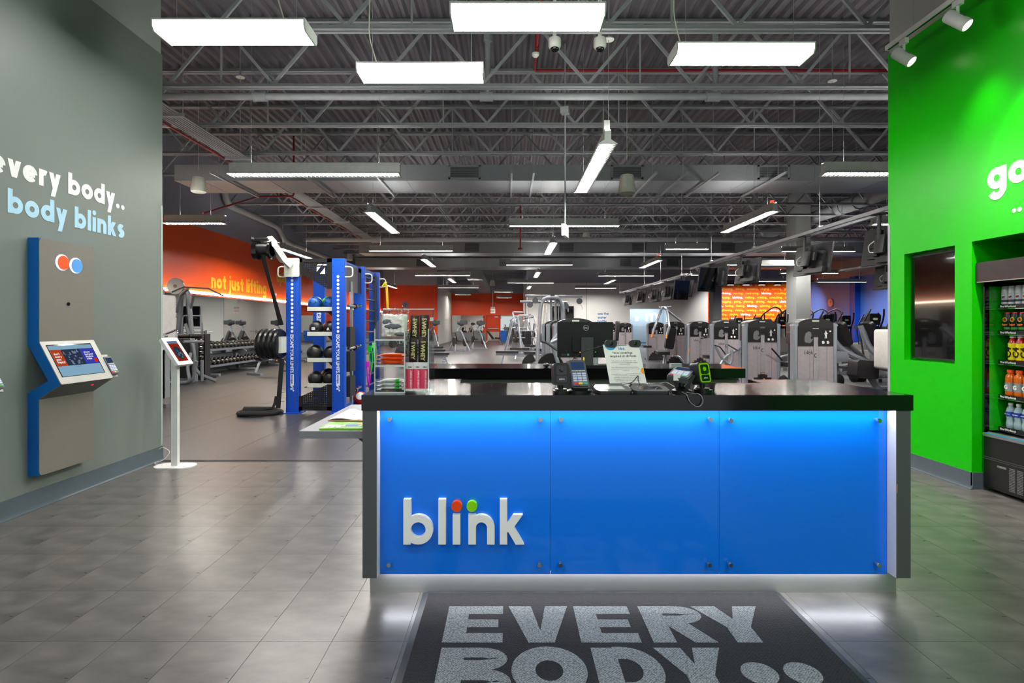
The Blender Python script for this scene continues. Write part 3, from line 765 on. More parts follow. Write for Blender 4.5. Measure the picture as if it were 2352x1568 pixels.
# exit signs
c = W(1298, 530, 9.4); t = thing('exit_sign', 'white exit sign box hanging edge-on from a long pole', 'sign', c, math.radians(72))
ob('case', MB().cbox((0, 0, 0), (.3, .06, .2)), white, t)
ob('pole', MB().cyl((0, 0, .1), (0, 0, ZD - c.z), .012, 8), m_steelp, t); ob('canopy', MB().cbox((0, 0, 5.02 - c.z), (.14, .14, .1)), m_steelp, t)
ob('lettering', plain('EXIT', .18, (.0, .031, -.065), (-1, 0, 0), EZ, bold=.03, align='CENTER', lift=.002), glow('exit_red', 'ff3018', 1.4), t, smooth=0)
c = W(1132, 712, 33); t = thing('exit_sign', 'small white exit sign hanging in front of the red exit door', 'sign', c)
ob('case', MB().cbox((0, 0, -.06), (.28, .06, .26)), white, t); ob('canopy', MB().cbox((0, 0, .14), (.26, .1, .1)), m_steelp, t); ob('pole', MB().cyl((0, 0, .12), (0, 0, ZD - c.z), .012, 6), m_steelp, t)
ob('lettering', plain('EXIT', .13, (0, -.031, -.1), (1, 0, 0), EZ, bold=.03, align='CENTER', lift=.002), mat('exit_dull_red', 'c2402a', .5), t, smooth=0)
# canopy plates and small ceiling bits
for px, py, d, lab in ((552, 178, 9.2, 'round ceiling plate with a thin drop wire, left of the near lamp'), (1398, 92, 7.2, 'round ceiling plate holding the lengthwise lamp'), (1912, 187, 9.2, 'round ceiling plate with drop wire near the green wall')):
    c = W(px, py, d); t = thing('ceiling_plate', lab, 'plate', c)
    ob('disc', MB().lathe([(.07, 0), (.07, .012), (.03, .03)], n=18), m_lh, t); ob('stem', MB().cyl((0, 0, .02), (0, 0, ZD - c.z), .012, 8), m_steelp, t)
    ob('wire', MB().cyl((0, 0, 0), (0, 0, -1.2), .004, 5), m_steelp, t)
c = W(1230, 126, 8.4); t = thing('smoke_detector', 'small white smoke detector under the red pipe', 'detector', c)
ob('body', MB().lathe([(.03, -.035), (.055, -.01), (.06, .02), (.03, .04)], n=16), m_dome, t); ob('bracket', MB().cyl((0, 0, .03), (0, 0, ZD - c.z), .01, 6), m_redpipe, t)

# track light along the green wall
XT, ZT = 3.62, 4.0
t = thing('track_light', 'white ceiling track with two spot heads above the green wall', 'lamp', (XT, 5.29, ZT))
ob('rail', MB().box((-.018, -5.5, 0), (.018, 0, .045)), white, t); ob('slot', MB().box((-.008, -5.49, -.002), (.008, -.02, .004)), black, t)
hr = MB()
for k in (.35, 2.3, 4.2): hr.cyl((0, -k, .04), (0, -k, ZD - ZT), .005, 6)
ob('hanger_rod', hr, m_steelp, t)
for px, al in ((2076, 1), (2200, 1)):
    d = XT * F / (px - CX); y = d - 5.29
    s_ = ob('adapter', MB().cbox((0, y, -.03), (.035, .08, .05)).cyl((0, y, -.05), (0, y, -.12), .012, 8), white, t)
    dr = Vector((.42, -.55, -.72)).normalized(); c = Vector((0, y, -.17))
    hd = MB().lathe([(.046, -.1), (.05, -.09), (.05, .085), (.046, .09), (.044, .05)], c, 20, dr)
    ho = ob('spot_head', hd, white, t)
    sl = MB(); bz = dr.orthogonal().normalized(); by = dr.cross(bz)
    for ang in range(-60, 61, 24):
        q = by * math.cos(math.radians(ang + 200)) + bz * math.sin(math.radians(ang + 200))
        sl.bar(c + q * .0495 - dr * .02, c + q * .0495 + dr * .035, .004, .004)
    stuff(ob('vent_slot', sl, black, ho, smooth=0))
    ob('lens', MB().lathe([(.042, .052), (.001, .054)], c, 16, dr), glow('spot_lens', 'fff3dc', 6), ho)
def spot(loc, to, energy, size, blend=.6, rad=.05, col=(1, .95, .85)):
    l = bpy.data.lights.new('spot_lamp', 'SPOT'); l.energy = energy; l.spot_size = math.radians(size); l.spot_blend = blend; l.shadow_soft_size = rad; l.color = col
    o = bpy.data.objects.new('spot_lamp', l); COL.objects.link(o); o.location = loc
    o.rotation_euler = (Vector(to) - Vector(loc)).to_track_quat('-Z', 'Y').to_euler(); return o
spot((XT - .1, 3.7, 3.7), (3.95, 3.95, 2.3), 420, 70, 1)
spot((XT - .05, 4.5, 3.75), (3.9, 4.4, 1.7), 60, 70, 1)

# ================================================================== reception counter
D1, ZT, ZU = 2.734, 1.033, .956
XA, XB = -.7276, 2.002
m_stone = mat('black_quartz', '0f0f12', .09, var=.25, scale=300, coat=.0, rvar=.1, spec=.45)
m_lamgrey = mat('grey_laminate', '55565a', .45, var=.02)
m_lin = mat('white_laminate', 'd9d9dc', .4, var=.01)
def blueglass():
    m = mat('blue_back_painted_glass', '0479f8', .25, coat=.55, var=.012, scale=.7); return m
m_bg = blueglass()
ct = thing('reception_counter', 'long reception counter with a black stone top and lit blue glass front', 'counter', (0, 0, 0))
top = [(XA, D1), (XB, D1), (1.965, 3.52), (1.524, 3.52), (1.517, 3.31), (-.292, 3.31), (-.298, 3.54), (XA, 3.54)]
ob('countertop', MB().prism(top, (0, 0, ZU), (1, 0, 0), (0, 1, 0), (0, 0, ZT - ZU)), m_stone, ct, smooth=0)
for x0_, x1_, s_ in ((-.723, -.652, 1), (1.92, 1.991, -1)):
    e = ob('end_panel', MB().box((x0_, D1 + .003, .127), (x1_, 3.5, ZU)), m_lamgrey, ct, smooth=0)
    xi = x1_ if s_ > 0 else x0_
    ob('inner_liner', MB().box((min(xi, xi + s_ * .002), D1 + .004, .128), (max(xi, xi + s_ * .002), 2.83, ZU - .001)), m_lin, e, smooth=0)
    if s_ < 0: ob('chip', MB().prism([(0, .0), (.004, .012), (.003, .03), (.005, .045), (0, .05), (-.002, .03)], (1.921, D1 + .001, .545), (1, 0, 0), (0, 0, 1), (0, .002, 0)), mat('chipboard', 'b58a5a', .8), e, smooth=0)
ob('carcass', MB().box((-.65, 2.813, .13), (1.918, 3.28, ZU)).box((-.65, 3.28, .13), (-.3, 3.5, ZU)).box((1.53, 3.28, .13), (1.918, 3.5, ZU)), m_dark, ct, smooth=0)
ob('plinth', MB().box((-.7146, 2.854, 0), (2.0, 3.45, .117)), mat('plinth_steel', 'b9bab6', .36, metal=.75, stretch=(.4, 1, 60), rvar=.2), ct, smooth=0)
gx = [-.651, .2117, 1.067, 1.917]
bolts = [[(896, 962), (1241, 963), (894, 1295), (1239, 1295)], [(1288, 963), (1630, 963), (1287, 1295), (1628, 1295)], [(1677, 965), (2016, 965), (1676, 1295), (2015, 1295)]]
bo = None; panels = []
for i in range(3):
    p = ob('glass_panel', MB().box((gx[i] + .0008, 2.8, .119), (gx[i + 1] - .0008, 2.809, ZU - .004)), m_bg, ct, smooth=0); panels.append(p)
    for px, py in bolts[i]:
        c = W(px, py, 2.785)
        if bo is None: bo = ob('standoff_bolt', MB().lathe([(.008, 0), (.008, .012), (.0115, .013), (.0115, .03), (.0105, .032)], (0, 0, 0), 18, (0, -1, 0)), chrome, p, loc=(c.x, 2.8, c.z))
        else: inst(bo, 'standoff_bolt', p, (c.x, 2.8, c.z))
m_logo = mat('logo_white', 'fbfbfb', .35, var=.01)
xh = .149; s_ = 1270 / 2.78
for ch_, px in (('b', 927), ('l', 1007), ('I', 1040), ('n', 1076), ('k', 1148)):
    for c, mb in letters(ch_, xh, ((px - CX) / s_, 2.799, H - (1249 - CY) / s_), (1, 0, 0), EZ, (0, -.026, 0), w=.25): ob('letter', mb, m_logo, panels[0], smooth=25)
for px, col, nm in ((1049, 'ff4b00', 'orange'), (1084, '8fe000', 'lime')):
    c = W(px, 1162, 2.78); o = ob('letter_dot', MB().disc((c.x, 2.799, c.z), .0265, (1, 0, 0), EZ, (0, -.026, 0), 28), mat('dot_' + nm, col, .4), panels[0], smooth=25); o['label'] = nm + ' dot of the word'
m_led = glow('led_strip', 'f6f8ff', 44); m_led2 = glow('led_strip_low', 'f4f6ff', 45)
ob('led_strip', MB().box((-.64, 2.738, ZU - .0006), (1.91, 2.756, ZU + .004)), m_led, ct, smooth=0)
ob('led_strip', MB().box((-.64, 2.826, .124), (1.91, 2.84, .13)), m_led2, ct, smooth=0)

# low side shelf with papers
sh = thing('side_shelf', 'low grey laminate shelf jutting from the left end of the counter', 'shelf', (0, 0, 0))
ob('slab', MB().box((-1.062, 2.8, .805), (-.724, 3.74, .842)), mat('shelf_laminate', '7d7f86', .4, var=.02), sh, smooth=0)
ob('bracket', MB().prism([(0, 0), (.25, 0), (0, -.2)], (-.724, 3.2, .805), (-1, 0, 0), EZ, (0, .02, 0)), m_lamgrey, sh)
o = ob('magazine', MB().box((-.97, 2.83, .842), (-.735, 3.02, .851)), mat('magazine_green', '77c410', .35, var=.02), smooth=0); tag(o, 'bright green magazine lying on the low side shelf', 'magazine')
ob('print', plain('fit', .12, (-.955, 2.85, .852), (1, 0, 0), (0, 1, 0), bold=.05, lift=.0006), paper, o, smooth=0)
for k, (a, b, cc) in enumerate((((-.86, 2.9), (-.79, 2.95), '3d5cc0'), ((-.85, 2.86), (-.76, 2.89), '2a8a20'), ((-.8, 2.93), (-.75, 2.99), 'e8a08a'))):
    ob('picture', MB().box((a[0], a[1], .851), (b[0], b[1], .8518)), mat('mag_pic_%d' % k, cc, .4), o, smooth=0)
o = ob('folder', MB().prism([(-.99, 3.03), (-.73, 3.02), (-.73, 3.3), (-.97, 3.31)], (0, 0, .852), (1, 0, 0), (0, 1, 0), (0, 0, .005)), mat('kraft', 'b48a68', .8), smooth=0); tag(o, 'brown card folder under the loose white sheets', 'folder')
q = MB()
for i in range(9):
    for j in range(7):
        x = -.985 + .031 * i + .004 * j; y = 3.04 + .05 * j; q.v.append(Vector((x, y, .858 + .006 * math.sin(i * .9) * math.cos(j * .8) + (.012 if i < 2 else 0) * (j / 6))))
for i in range(8):
    for j in range(6): q.f.append((i * 7 + j, (i + 1) * 7 + j, (i + 1) * 7 + j + 1, i * 7 + j + 1))
q2 = MB().add(q.v, q.f).add([v_ - Vector((0, 0, .004)) for v_ in q.v], [f[::-1] for f in q.f])
o = ob('paper_sheets', q2, paper, loc=(.0, 0, .004)); tag(o, 'loose white paper sheets curling on the low side shelf', 'paper')

# back counter
bc = thing('back_counter', 'second black-topped counter behind the reception counter', 'counter', (0, 0, 0))
ob('countertop', MB().box((-.75, 4.41, ZU), (1.89, 4.95, ZT)), m_stone, bc, smooth=0)
m_cab = mat('cabinet_grey', '6b6e68', .45, var=.02)
ob('carcass', MB().box((-.72, 4.46, 0), (1.84, 4.92, .94)), m_cab, bc, smooth=0)
for i in range(4):
    x0_ = -.7 + .62 * i
    dr = ob('drawer', MB().box((x0_ + .01, 4.445, .74), (x0_ + .6, 4.46, .915)), m_cab, bc, smooth=0)
    ob('pull', MB().cyl((x0_ + .2, 4.43, .83), (x0_ + .42, 4.43, .83), .006, 8), steel, dr)
    ob('cupboard_door', MB().box((x0_ + .01, 4.445, .08), (x0_ + .6, 4.46, .725)), m_cab, bc, smooth=0)
ob('niche_shade', MB().box((-.05, 4.443, .76), (.55, 4.444, .9)).box((1.2, 4.443, .76), (1.75, 4.444, .9)), m_dark, bc, smooth=0)  # flat dark sheets painting the shade inside open niches

# monitor on the back counter
c = W(1344, 780, 4.62); mo = thing('monitor', 'black computer monitor seen from behind on the back counter', 'monitor', (c.x, 4.62, ZT))
zc = c.z - ZT; mw, mh = .233, .148
ob('shell', MB().rbox((-mw, -.012, zc - mh), (mw, .012, zc + mh), .008, axis=1).rbox((-.11, -.035, zc - .1), (.11, -.012, zc + .03), .01, axis=1), mat('monitor_black', '101214', .45), mo)
ob('screen', MB().box((-mw + .008, .0121, zc - mh + .012), (mw - .008, .0135, zc + mh - .008)), black_gloss, mo, smooth=0)
ob('stand_neck', MB().box((-.037, -.055, .012), (.06, -.036, zc + .02)), mat('stand_grey', '4b4d50', .45), mo, smooth=0)
ob('stand_base', MB().rbox((-.12, -.13, 0), (.14, .08, .012), .02), mat('stand_grey'), mo)
m_pr = mat('print_silver', 'c9ccce', .4)
em = ob('emblem_ring', MB().torus((.006, -.0125, zc + .1), .022, .0014, (0, 1, 0), 28, 6), m_pr, mo)
ob('emblem_word', plain('DELL', .016, (.006, -.0128, zc + .0945), (1, 0, 0), EZ, bold=.03, align='CENTER', lift=.0006), m_pr, mo, smooth=0)
ob('sticker', MB().box((-.2, -.0128, zc - .132), (-.16, -.0121, zc - .118)), mat('sticker_grey', '3d4650', .4), mo, smooth=0)
ob('sticker', MB().box((-.152, -.0128, zc - .132), (-.136, -.0121, zc - .116)), mat('sticker_cyan', '6fb6bd', .4), mo, smooth=0)
ob('status_light', MB().cbox((.083, -.014, zc - .1), (.008, .004, .007)), glow('led_green', '30ff20', 2), mo, smooth=0)
ob('status_light', MB().cbox((-.045, -.02, zc - .1), (.01, .004, .012)), glow('led_amber', 'ff9a10', 1.5), mo, smooth=0)
o = ob('keyboard', MB().rbox((.42, 4.455, ZT), (.86, 4.57, ZT + .018), .01), black); tag(o, 'black keyboard lying in front of the monitor stand', 'keyboard')
kk = MB()
for r in range(4):
    for i in range(16): kk.box((.435 + i * .026, 4.465 + r * .024, ZT + .018), (.457 + i * .026, 4.485 + r * .024, ZT + .022))
stuff(ob('keys', kk, black_matte, o, smooth=0))
o = ob('mouse', MB().sphere((0, 0, .012), .03, 14, 8, (.9, 1.5, .6)), black, loc=(.31, 4.55, ZT + .006)); tag(o, 'black computer mouse on the back counter left of the keyboard', 'mouse')
o = ob('mouse', MB().sphere((0, 0, .012), .03, 14, 8, (1.3, 1.2, .5)), black, loc=(.93, 4.55, ZT + .003)); tag(o, 'grey computer mouse on the back counter right of the monitor', 'mouse')
o = ob('tape_block', MB().rbox((1.33, 4.52, ZT), (1.42, 4.58, ZT + .03), .006), mat('clear_block', 'b9bcc4', .2), smooth=0); tag(o, 'small clear block on the right end of the back counter', 'block')

# ------------------------------------------------------------------ devices on the counter
def scanner(x, y, rz, label, tilt, win, glowcol=None):
    t = thing('barcode_scanner', label, 'scanner', (x, y, ZT), rz)
    ob('foot', MB().rbox((-.04, -.045, 0), (.04, .045, .014), .03).rbox((-.03, -.032, .014), (.03, .032, .022), .024), black, t)
    ob('neck', MB().cyl((0, .005, .02), (0, .005, .045), .014, 12), black, t)
    R_ = Matrix.Translation((0, .005, .04)) @ Matrix.Rotation(tilt, 4, 'X')
    ob('body', MB().rbox((-.041, -.028, 0), (.041, .032, .112), .018, axis=1, seg=6).xf(R_), mat('scanner_grey', '2c2d30', .35), t)
    ob('bezel', MB().prism(rrect(-.036, .006, .036, .107, .016, 5), (0, -.028, 0), (1, 0, 0), EZ, (0, -.003, 0)).xf(R_), mat('scanner_bezel' if not glowcol else 'scanner_lime', '1c1d1f' if not glowcol else '93c80e', .3), t)
    wn = ob('window', MB().prism(rrect(-.027, .05, .027, .099, .01, 4), (0, -.031, 0), (1, 0, 0), EZ, (0, -.001, 0)).xf(R_), win, t)
    ob('lower_window', MB().prism(rrect(-.027, .013, .027, .046, .006, 4), (0, -.031, 0), (1, 0, 0), EZ, (0, -.001, 0)).xf(R_), black_gloss, t)
    ob('print', plain('zebra', .013, (0, 0, .026), (1, 0, 0), EZ, bold=.02, align='CENTER').xf(R_ @ Matrix.Translation((0, -.0326, 0))), m_pr, t, smooth=0)
    ob('lens', MB().lathe([(.012, 0), (.011, .002), (.002, .001)], (0, -.0322, .076), 16, (0, -1, 0)).xf(R_), mat('lens_dark' if not glowcol else 'lens_lime', '1a1e26' if not glowcol else '86d010', .1, coat=.5), t)
    return t
scanner(.267, 2.82, .12, 'black barcode scanner on its foot at the left of the devices', -.12, black_gloss)
scanner(1.005, 2.86, .45, 'lime-rimmed barcode scanner leaning at the right of the devices', -.2, black_gloss, True)
m_term = mat('terminal_grey', '4a4d50', .38); m_key = mat('key_pale', 'c3cbe2', .4); m_scr = glow('terminal_screen', '4c6a9a', .35)
def terminal(t, R_, sc=1.0):
    """payment pin pad, face up in local x/y, 0.09 x 0.16"""
    P = lambda mb: mb.xf(R_)
    ob('body', P(MB().rbox((-.044, -.08, -.025), (.044, .08, 0), .012).rbox((-.047, -.086, -.03), (.047, .01, -.006), .014)), m_term, t)
    ob('screen', P(MB().box((-.034, .02, 0), (.034, .066, .001))), m_scr, t, smooth=0)
    k = MB()
    for i in range(4): k.box((-.036 + i * .0185, .008, 0), (-.02 + i * .0185, .014, .003))
    ob('function_keys', P(k), m_pr, t, smooth=0)
    kp = ob('keypad', P(MB().box((-.038, -.075, 0), (.038, .005, .0008))), mat('keypad_blue', '5a6288', .4), t, smooth=0)
    q = MB()
    for r in range(4):
        for i in range(3): q.box((-.035 + i * .0245, -.053 + r * .014, .0008), (-.014 + i * .0245, -.043 + r * .014, .0035))
    stuff(ob('keys', P(q), m_key, kp, smooth=0))
    for i, (nm, cc) in enumerate((('red', 'e03020'), ('yellow', 'f0c010'), ('green', '28b070'))):
        ob('key', P(MB().box((-.035 + i * .0245, -.071, .0008), (-.014 + i * .0245, -.059, .004))), mat('key_' + nm, cc, .4), kp, smooth=0)
t = thing('payment_terminal', 'grey payment terminal tilted up on a round black stand beside the left scanner', 'terminal', (.362, 2.85, ZT), .12)
terminal(t, Matrix.Translation((0, .0, .1)) @ Matrix.Rotation(math.radians(52), 4, 'X'))
ob('stand', MB().lathe([(.062, 0), (.062, .012), (.04, .018), (.03, .02), (.03, .04), (.02, .05)], n=24).bar((-.025, 0, .03), (-.03, 0, .085), .012, .03).bar((.025, 0, .03), (.03, 0, .085), .012, .03), black, t)
t = thing('payment_terminal', 'grey payment terminal lying flat on splayed black legs beside the lime scanner', 'terminal', (.895, 2.86, ZT), -.1)
terminal(t, Matrix.Translation((0, 0, .105)) @ Matrix.Rotation(math.radians(14), 4, 'X') @ Matrix.Rotation(-.45, 4, 'Z') @ Matrix.Diagonal((1.15, 1.0, 1, 1)))
ob('side_label', MB().box((-.055, -.075, .066), (-.02, -.073, .1)), paper, t, smooth=0)
ob('stand', MB().lathe([(.05, 0), (.05, .01), (.03, .02), (.015, .03), (.015, .08)], n=20).bar((-.02, 0, .015), (-.045, .0, .085), .014, .02).bar((.02, 0, .015), (.06, 0, .09), .014, .02), black, t)
def pad(x, y, rz, label, scrn):
    t = thing('signature_pad', label, 'signature pad', (x, y, ZT), rz)
    pr = [(-.075, -.085), (.075, -.085), (.092, -.06), (.092, .02), (.07, .08), (-.07, .08), (-.092, .02), (-.092, -.06)]
    V = MB().prism(pr, (0, 0, 0), (1, 0, 0), (0, 1, 0), (0, 0, .014)); V.xf(Matrix.Rotation(math.radians(6), 4, 'X')).xf(Matrix.Translation((0, 0, .009)))
    ob('body', V, mat('pad_grey', '3c3e41', .35), t)
    T_ = Matrix.Translation((0, 0, .009)) @ Matrix.Rotation(math.radians(6), 4, 'X')
    ob('screen', MB().box((-.06, -.045, .014), (.06, .03, .0146)).xf(T_), scrn, t, smooth=0)
    ob('bezel', MB().box((-.07, -.054, .0139), (.07, .04, .0142)).xf(T_), mat('pad_bezel', '2c2e31', .3), t, smooth=0)
    ob('foot', MB().box((-.09, -.06, 0), (.09, -.05, .006)).box((-.07, .05, 0), (.07, .06, .016)), black, t)
    ob('pen', MB().cyl((-.08, .085, .03), (.075, .08, .03), .005, 10), black, t); ob('pen_tray', MB().box((-.085, .07, .016), (.085, .1, .026)), black, t)
    return t
pad(.535, 2.87, .05, 'signature pad with a pale blank screen on the counter', mat('pad_screen_pale', 'a3aca6', .25))
pad(.728, 2.87, -.03, 'signature pad with a dark screen and cable lying across', mat('pad_screen_dark', '3c4248', .12))
def cable(label, pts, r, m, n=8):
    P = [Vector(p) for p in pts]; out = []
    for k in range(len(P) - 1):
        p0, p1, p2, p3 = P[max(k - 1, 0)], P[k], P[k + 1], P[min(k + 2, len(P) - 1)]
        for i in range(6):
            u = i / 6; out.append(.5 * (2 * p1 + (p2 - p0) * u + (2 * p0 - 5 * p1 + 4 * p2 - p3) * u * u + (3 * p1 - p0 - 3 * p2 + p3) * u ** 3))
    out.append(P[-1]); o = ob('cable', MB().tube(out, r, n), m); return tag(o, label, 'cable')
zc_ = ZT + .004
cable('black pen cable arching up from the pale signature pad', [(.61, 2.955, ZT + .03), (.66, 2.955, ZT + .04), (.69, 2.95, ZT + .075), (.69, 2.94, ZT + .05), (.7, 2.9, ZT + .02), (.74, 2.86, ZT + .024), (.78, 2.87, ZT + .028), (.76, 2.84, ZT + .022), (.72, 2.8, ZT + .004), (.68, 2.84, ZT + .004)], .0022, black)
cable('grey cable looping over the front edge of the counter', [(.8, 2.95, ZT + .03), (.84, 2.95, ZT + .04), (.87, 2.87, ZT + .02), (.885, 2.8, ZT + .004), (.88, 2.735, ZT + .004), (.892, 2.722, ZT - .03), (.92, 2.72, ZT - .052), (.945, 2.72, ZT - .05), (.957, 2.722, ZT - .025), (.945, 2.733, ZT + .003), (.92, 2.78, ZT + .004), (.9, 2.83, ZT + .005)], .0022, mat('cable_grey', '8b8d90', .4))
cable('thin dark cable lying between the left terminal and the signature pad', [(.3, 2.88, zc_), (.35, 2.93, zc_), (.42, 2.9, ZT + .01), (.44, 2.86, zc_), (.455, 2.88, ZT + .012)], .002, black)
cable('black lead hanging from the webcam towards the monitor', [(.565, 3.13, 1.27), (.5, 3.2, 1.245), (.41, 3.3, 1.2), (.33, 3.28, 1.1), (.28, 3.2, ZT + .01), (.26, 3.0, zc_)], .002, black)
cable('yellow cable hanging behind the left payment terminal', [(.385, 2.96, ZT + .004), (.39, 3.0, ZT + .09), (.408, 3.02, ZT + .13), (.415, 3.05, ZT + .165), (.42, 3.12, ZT + .1), (.41, 3.2, zc_)], .004, mat('cable_yellow', 'e6d010', .4))

# face covering notice
sg = thing('notice_sign', 'white notice sheet about face coverings leaning on the counter', 'sign', (.66, 3.02, ZT + .0), math.radians(12))
LN = math.radians(26)
SR = Matrix.Rotation(-LN, 4, 'X')
ux, uz = SR @ Vector((1, 0, 0)), SR @ Vector((0, 0, 1)); nn = SR @ Vector((0, -1, 0))
ob('sheet', MB().box((-.108, -.001, 0), (.108, 0, .262)).xf(SR), mat('sheet_white', 'f1f2ee', .5), sg, smooth=0)
ob('easel', MB().box((-.1, 0.001, 0.004), (.1, .004, .258)).xf(SR).bar((0, .11, .235), (0, .2, .003), .06, .004), clear('acrylic', 'f4fafa', .96), sg, smooth=0)
m_ink = mat('ink_dark', '2b2d30', .6); m_ink2 = mat('ink_soft', '6d7074', .6)
o0 = nn * .0012
for t_, z in (('face coverings', .205), ('required at all times', .185)):
    ob('print', word(t_, .0092, o0 + uz * z, ux, uz, nn * .0004, w=.24, gap=.13, anchor=.5), m_ink, sg, smooth=0)
ob('print', word('blink', .0105, o0 + uz * .229, ux, uz, nn * .0004, w=.22, gap=.1, anchor=.5), m_bw, sg, smooth=0)
for k, t_ in enumerate(('All members are required to wear a face', 'covering at all times including while engaging', 'in physical activity.', '', 'Even while wearing a face covering, members', 'should ensure they are at least 6 ft from others', 'at all times.', '',
                        'Acceptable face coverings for COVID-19 include,', 'but are not limited to, cloth-based face', 'coverings and disposable masks appropriate', 'for exercise that cover both the mouth and', 'nose. Bandanas, buffs, and gaiters are not', 'acceptable face coverings.')):
    if t_: ob('print', plain(t_, .0088, o0 + uz * (.16 - .0098 * k), ux, uz, align='CENTER', lift=.0004), m_ink2, sg, smooth=0)
hc = [(.0, 0)] + arc(0, 0, .042, .042, 180, 360, 16)
ob('print', MB().prism([(-.107 + max(0, .024 + p[0]) if False else p[0] - .066, p[1] + .2615) for p in arc(0, 0, .034, .034, 180, 360, 16)], o0, ux, uz, nn * .0003), mat('print_cyan', '3ba3d6', .5), sg, smooth=0)
ob('print', MB().prism([(.1078 + p[0], .1 + p[1]) for p in arc(0, 0, .02, .02, 90, 270, 14)], o0, ux, uz, nn * .0003), mat('print_amber', 'f5a822', .5), sg, smooth=0)
for dx, lab in ((-.062, 'dark webcam clipped on the left top corner of the notice'), (.083, 'dark webcam clipped on the right top corner of the notice')):
    c = Matrix.Rotation(math.radians(12), 4, 'Z') @ (ux * dx + uz * .268) + Vector((.66, 3.02, ZT))
    t = thing('webcam', lab, 'webcam', c, .1)
    ob('body', MB().prism(rrect(-.034, -.019, .034, .021, .016, 5), (0, -.016, 0), (1, 0, 0), EZ, (0, .014, 0)), mat('webcam_grey', '36383a', .4), t)
    ob('lens', MB().lathe([(.011, 0), (.011, .003), (.008, .004)], (0, -.016, .002), 16, (0, -1, 0)), black_gloss, t)
    ob('clip', MB().box((-.012, -.002, -.03), (.012, .006, -.012)), black, t)

# ------------------------------------------------------------------ clear snack stand
m_acr = clear('acrylic_sheet', 'fbfefe', .985, .02, .5)
m_acre = mat('acrylic_edge', 'dfe8ea', .15, alpha=.75)
SX0, SXD, SX1, SY0, SY1 = -.6766, -.5259, -.402, 2.79, 2.99
st = thing('snack_stand', 'clear acrylic snack stand on the left of the counter', 'display stand', (0, 0, 0))
prof = [(SY0, ZT + .002), (SY0, 1.36), (SY0 + .05, 1.395), (SY1, 1.467), (SY1, ZT + .002)]
for x in (SX0, SXD, SX1 - .004):
    pf = prof if x != SXD else [(SY0, ZT + .002), (SY0, 1.345), (SY1, 1.36), (SY1, ZT + .002)]
    sp_ = ob('side_panel', MB().prism(pf, (x, 0, 0), (0, 1, 0), EZ, (.004, 0, 0)), m_acr, st, smooth=0)
    ob('polished_edge', MB().box((x - .0005, SY0 - .001, ZT + .002), (x + .0045, SY0 + .001, 1.36 if x != SXD else 1.345)), m_acre, sp_, smooth=0)
ob('back_panel', MB().box((SX0, SY1, ZT + .002), (SX1, SY1 + .004, 1.467)), m_acr, st, smooth=0)
ob('top_edge', MB().box((SX0, SY1 - .001, 1.463), (SX1, SY1 + .005, 1.468)), m_acre, st, smooth=0)
for z in (1.304, 1.173, 1.038):
    s_ = ob('shelf', MB().box((SX0, SY0, z - .004), (SXD, SY1, z)), m_acr, st, smooth=0)
    ob('front_edge', MB().box((SX0, SY0 - .002, z - .004), (SXD, SY0, z + .004)), m_acre, s_, smooth=0)
ob('shelf', MB().box((SXD, SY0, ZT + .002), (SX1, SY1, ZT + .008)), m_acr, st, smooth=0)
for y, z in ((2.845, 1.165), (2.91, 1.3)):
    ob('step', MB().box((SXD, y, z - .003), (SX1, y + .06, z)), m_acr, st, smooth=0)
    ob('riser', MB().box((SXD, y, z - .1), (SX1, y + .003, z)), m_acr, st, smooth=0)
ob('clip', MB().cbox((SX1 + .006, SY0 + .06, 1.41), (.016, .012, .018)), mat('clip_grey', 'cfd2d4', .4), st)
def pillow(wd, ht, th, nx=8, nz=8, seed=0, crimp=.1, rough=0):
    """flat packet standing in the x/z plane"""
    rr = random.Random(seed); V = []; Fc = []
    for sgn in (-1, 1):
        for j in range(nz + 1):
            for i in range(nx + 1):
                u, v_ = i / nx, j / nz
                tz = max(0, min(1, (min(v_, 1 - v_) - crimp) / .25)) if crimp else math.sin(PI * v_) ** .5
                f = (math.sin(PI * u) ** (.6 if crimp else .28)) * tz ** .6
                V.append((wd * (u - .5) * (1 - .05 * f), sgn * (th / 2 * f + .0004) + (rr.uniform(-rough, rough) if 0 < i < nx else 0), ht * v_ + (rr.uniform(-rough, rough) if rough and j == nz else 0)))
    n = (nx + 1) * (nz + 1)
    for s in (0, 1):
        for j in range(nz):
            for i in range(nx):
                a = s * n + j * (nx + 1) + i; q = (a, a + 1, a + nx + 2, a + nx + 1); Fc.append(q if s == 0 else q[::-1])
    return MB().add(V, Fc)
m_choc = mat('wrapper_black', '241c17', .3, coat=.2, col2='33241a', var=.1); m_crm = mat('print_cream', 'e6dc9a', .5)
def bar_up(x, y, z, wd, ht, lean, label, txt='WHEY'):
    t = thing('protein_bar', label, 'snack bar', (x, y, z)); t.rotation_euler = (lean, 0, 0)
    ob('wrapper', pillow(wd, ht, .018, seed=int(x * 1e4)), m_choc, t)
    ob('print', plain(txt, wd * .62, (-wd * .2, -.0098, ht * .74), (0, 0, -1), (1, 0, 0), bold=.035, lift=.0006), m_crm, t, smooth=0)
    ob('print', plain('100%', wd * .26, (-wd * .25, -.009, ht * .79), (1, 0, 0), EZ, bold=.03, lift=.0006), m_crm, t, smooth=0)
    return t
pxm = lambda px, d: (px - CX) * d / F
bar_up(pxm(952, 2.96), 2.965, 1.303, .046, .128, -.06, 'black protein bar at the back row, left of the pair')
bar_up(pxm(974, 2.96), 2.96, 1.303, .05, .13, -.06, 'black protein bar at the back row, right of the pair')
bar_up(pxm(949, 2.9), 2.895, 1.168, .042, .145, -.06, 'brown-black protein bar in the middle row, left of the pair')
bar_up(pxm(972, 2.9), 2.89, 1.168, .048, .15, -.06, 'black protein bar in the middle row, right of the pair')
m_pink = mat('wrapper_pink', 'e84466', .35, var=.04)
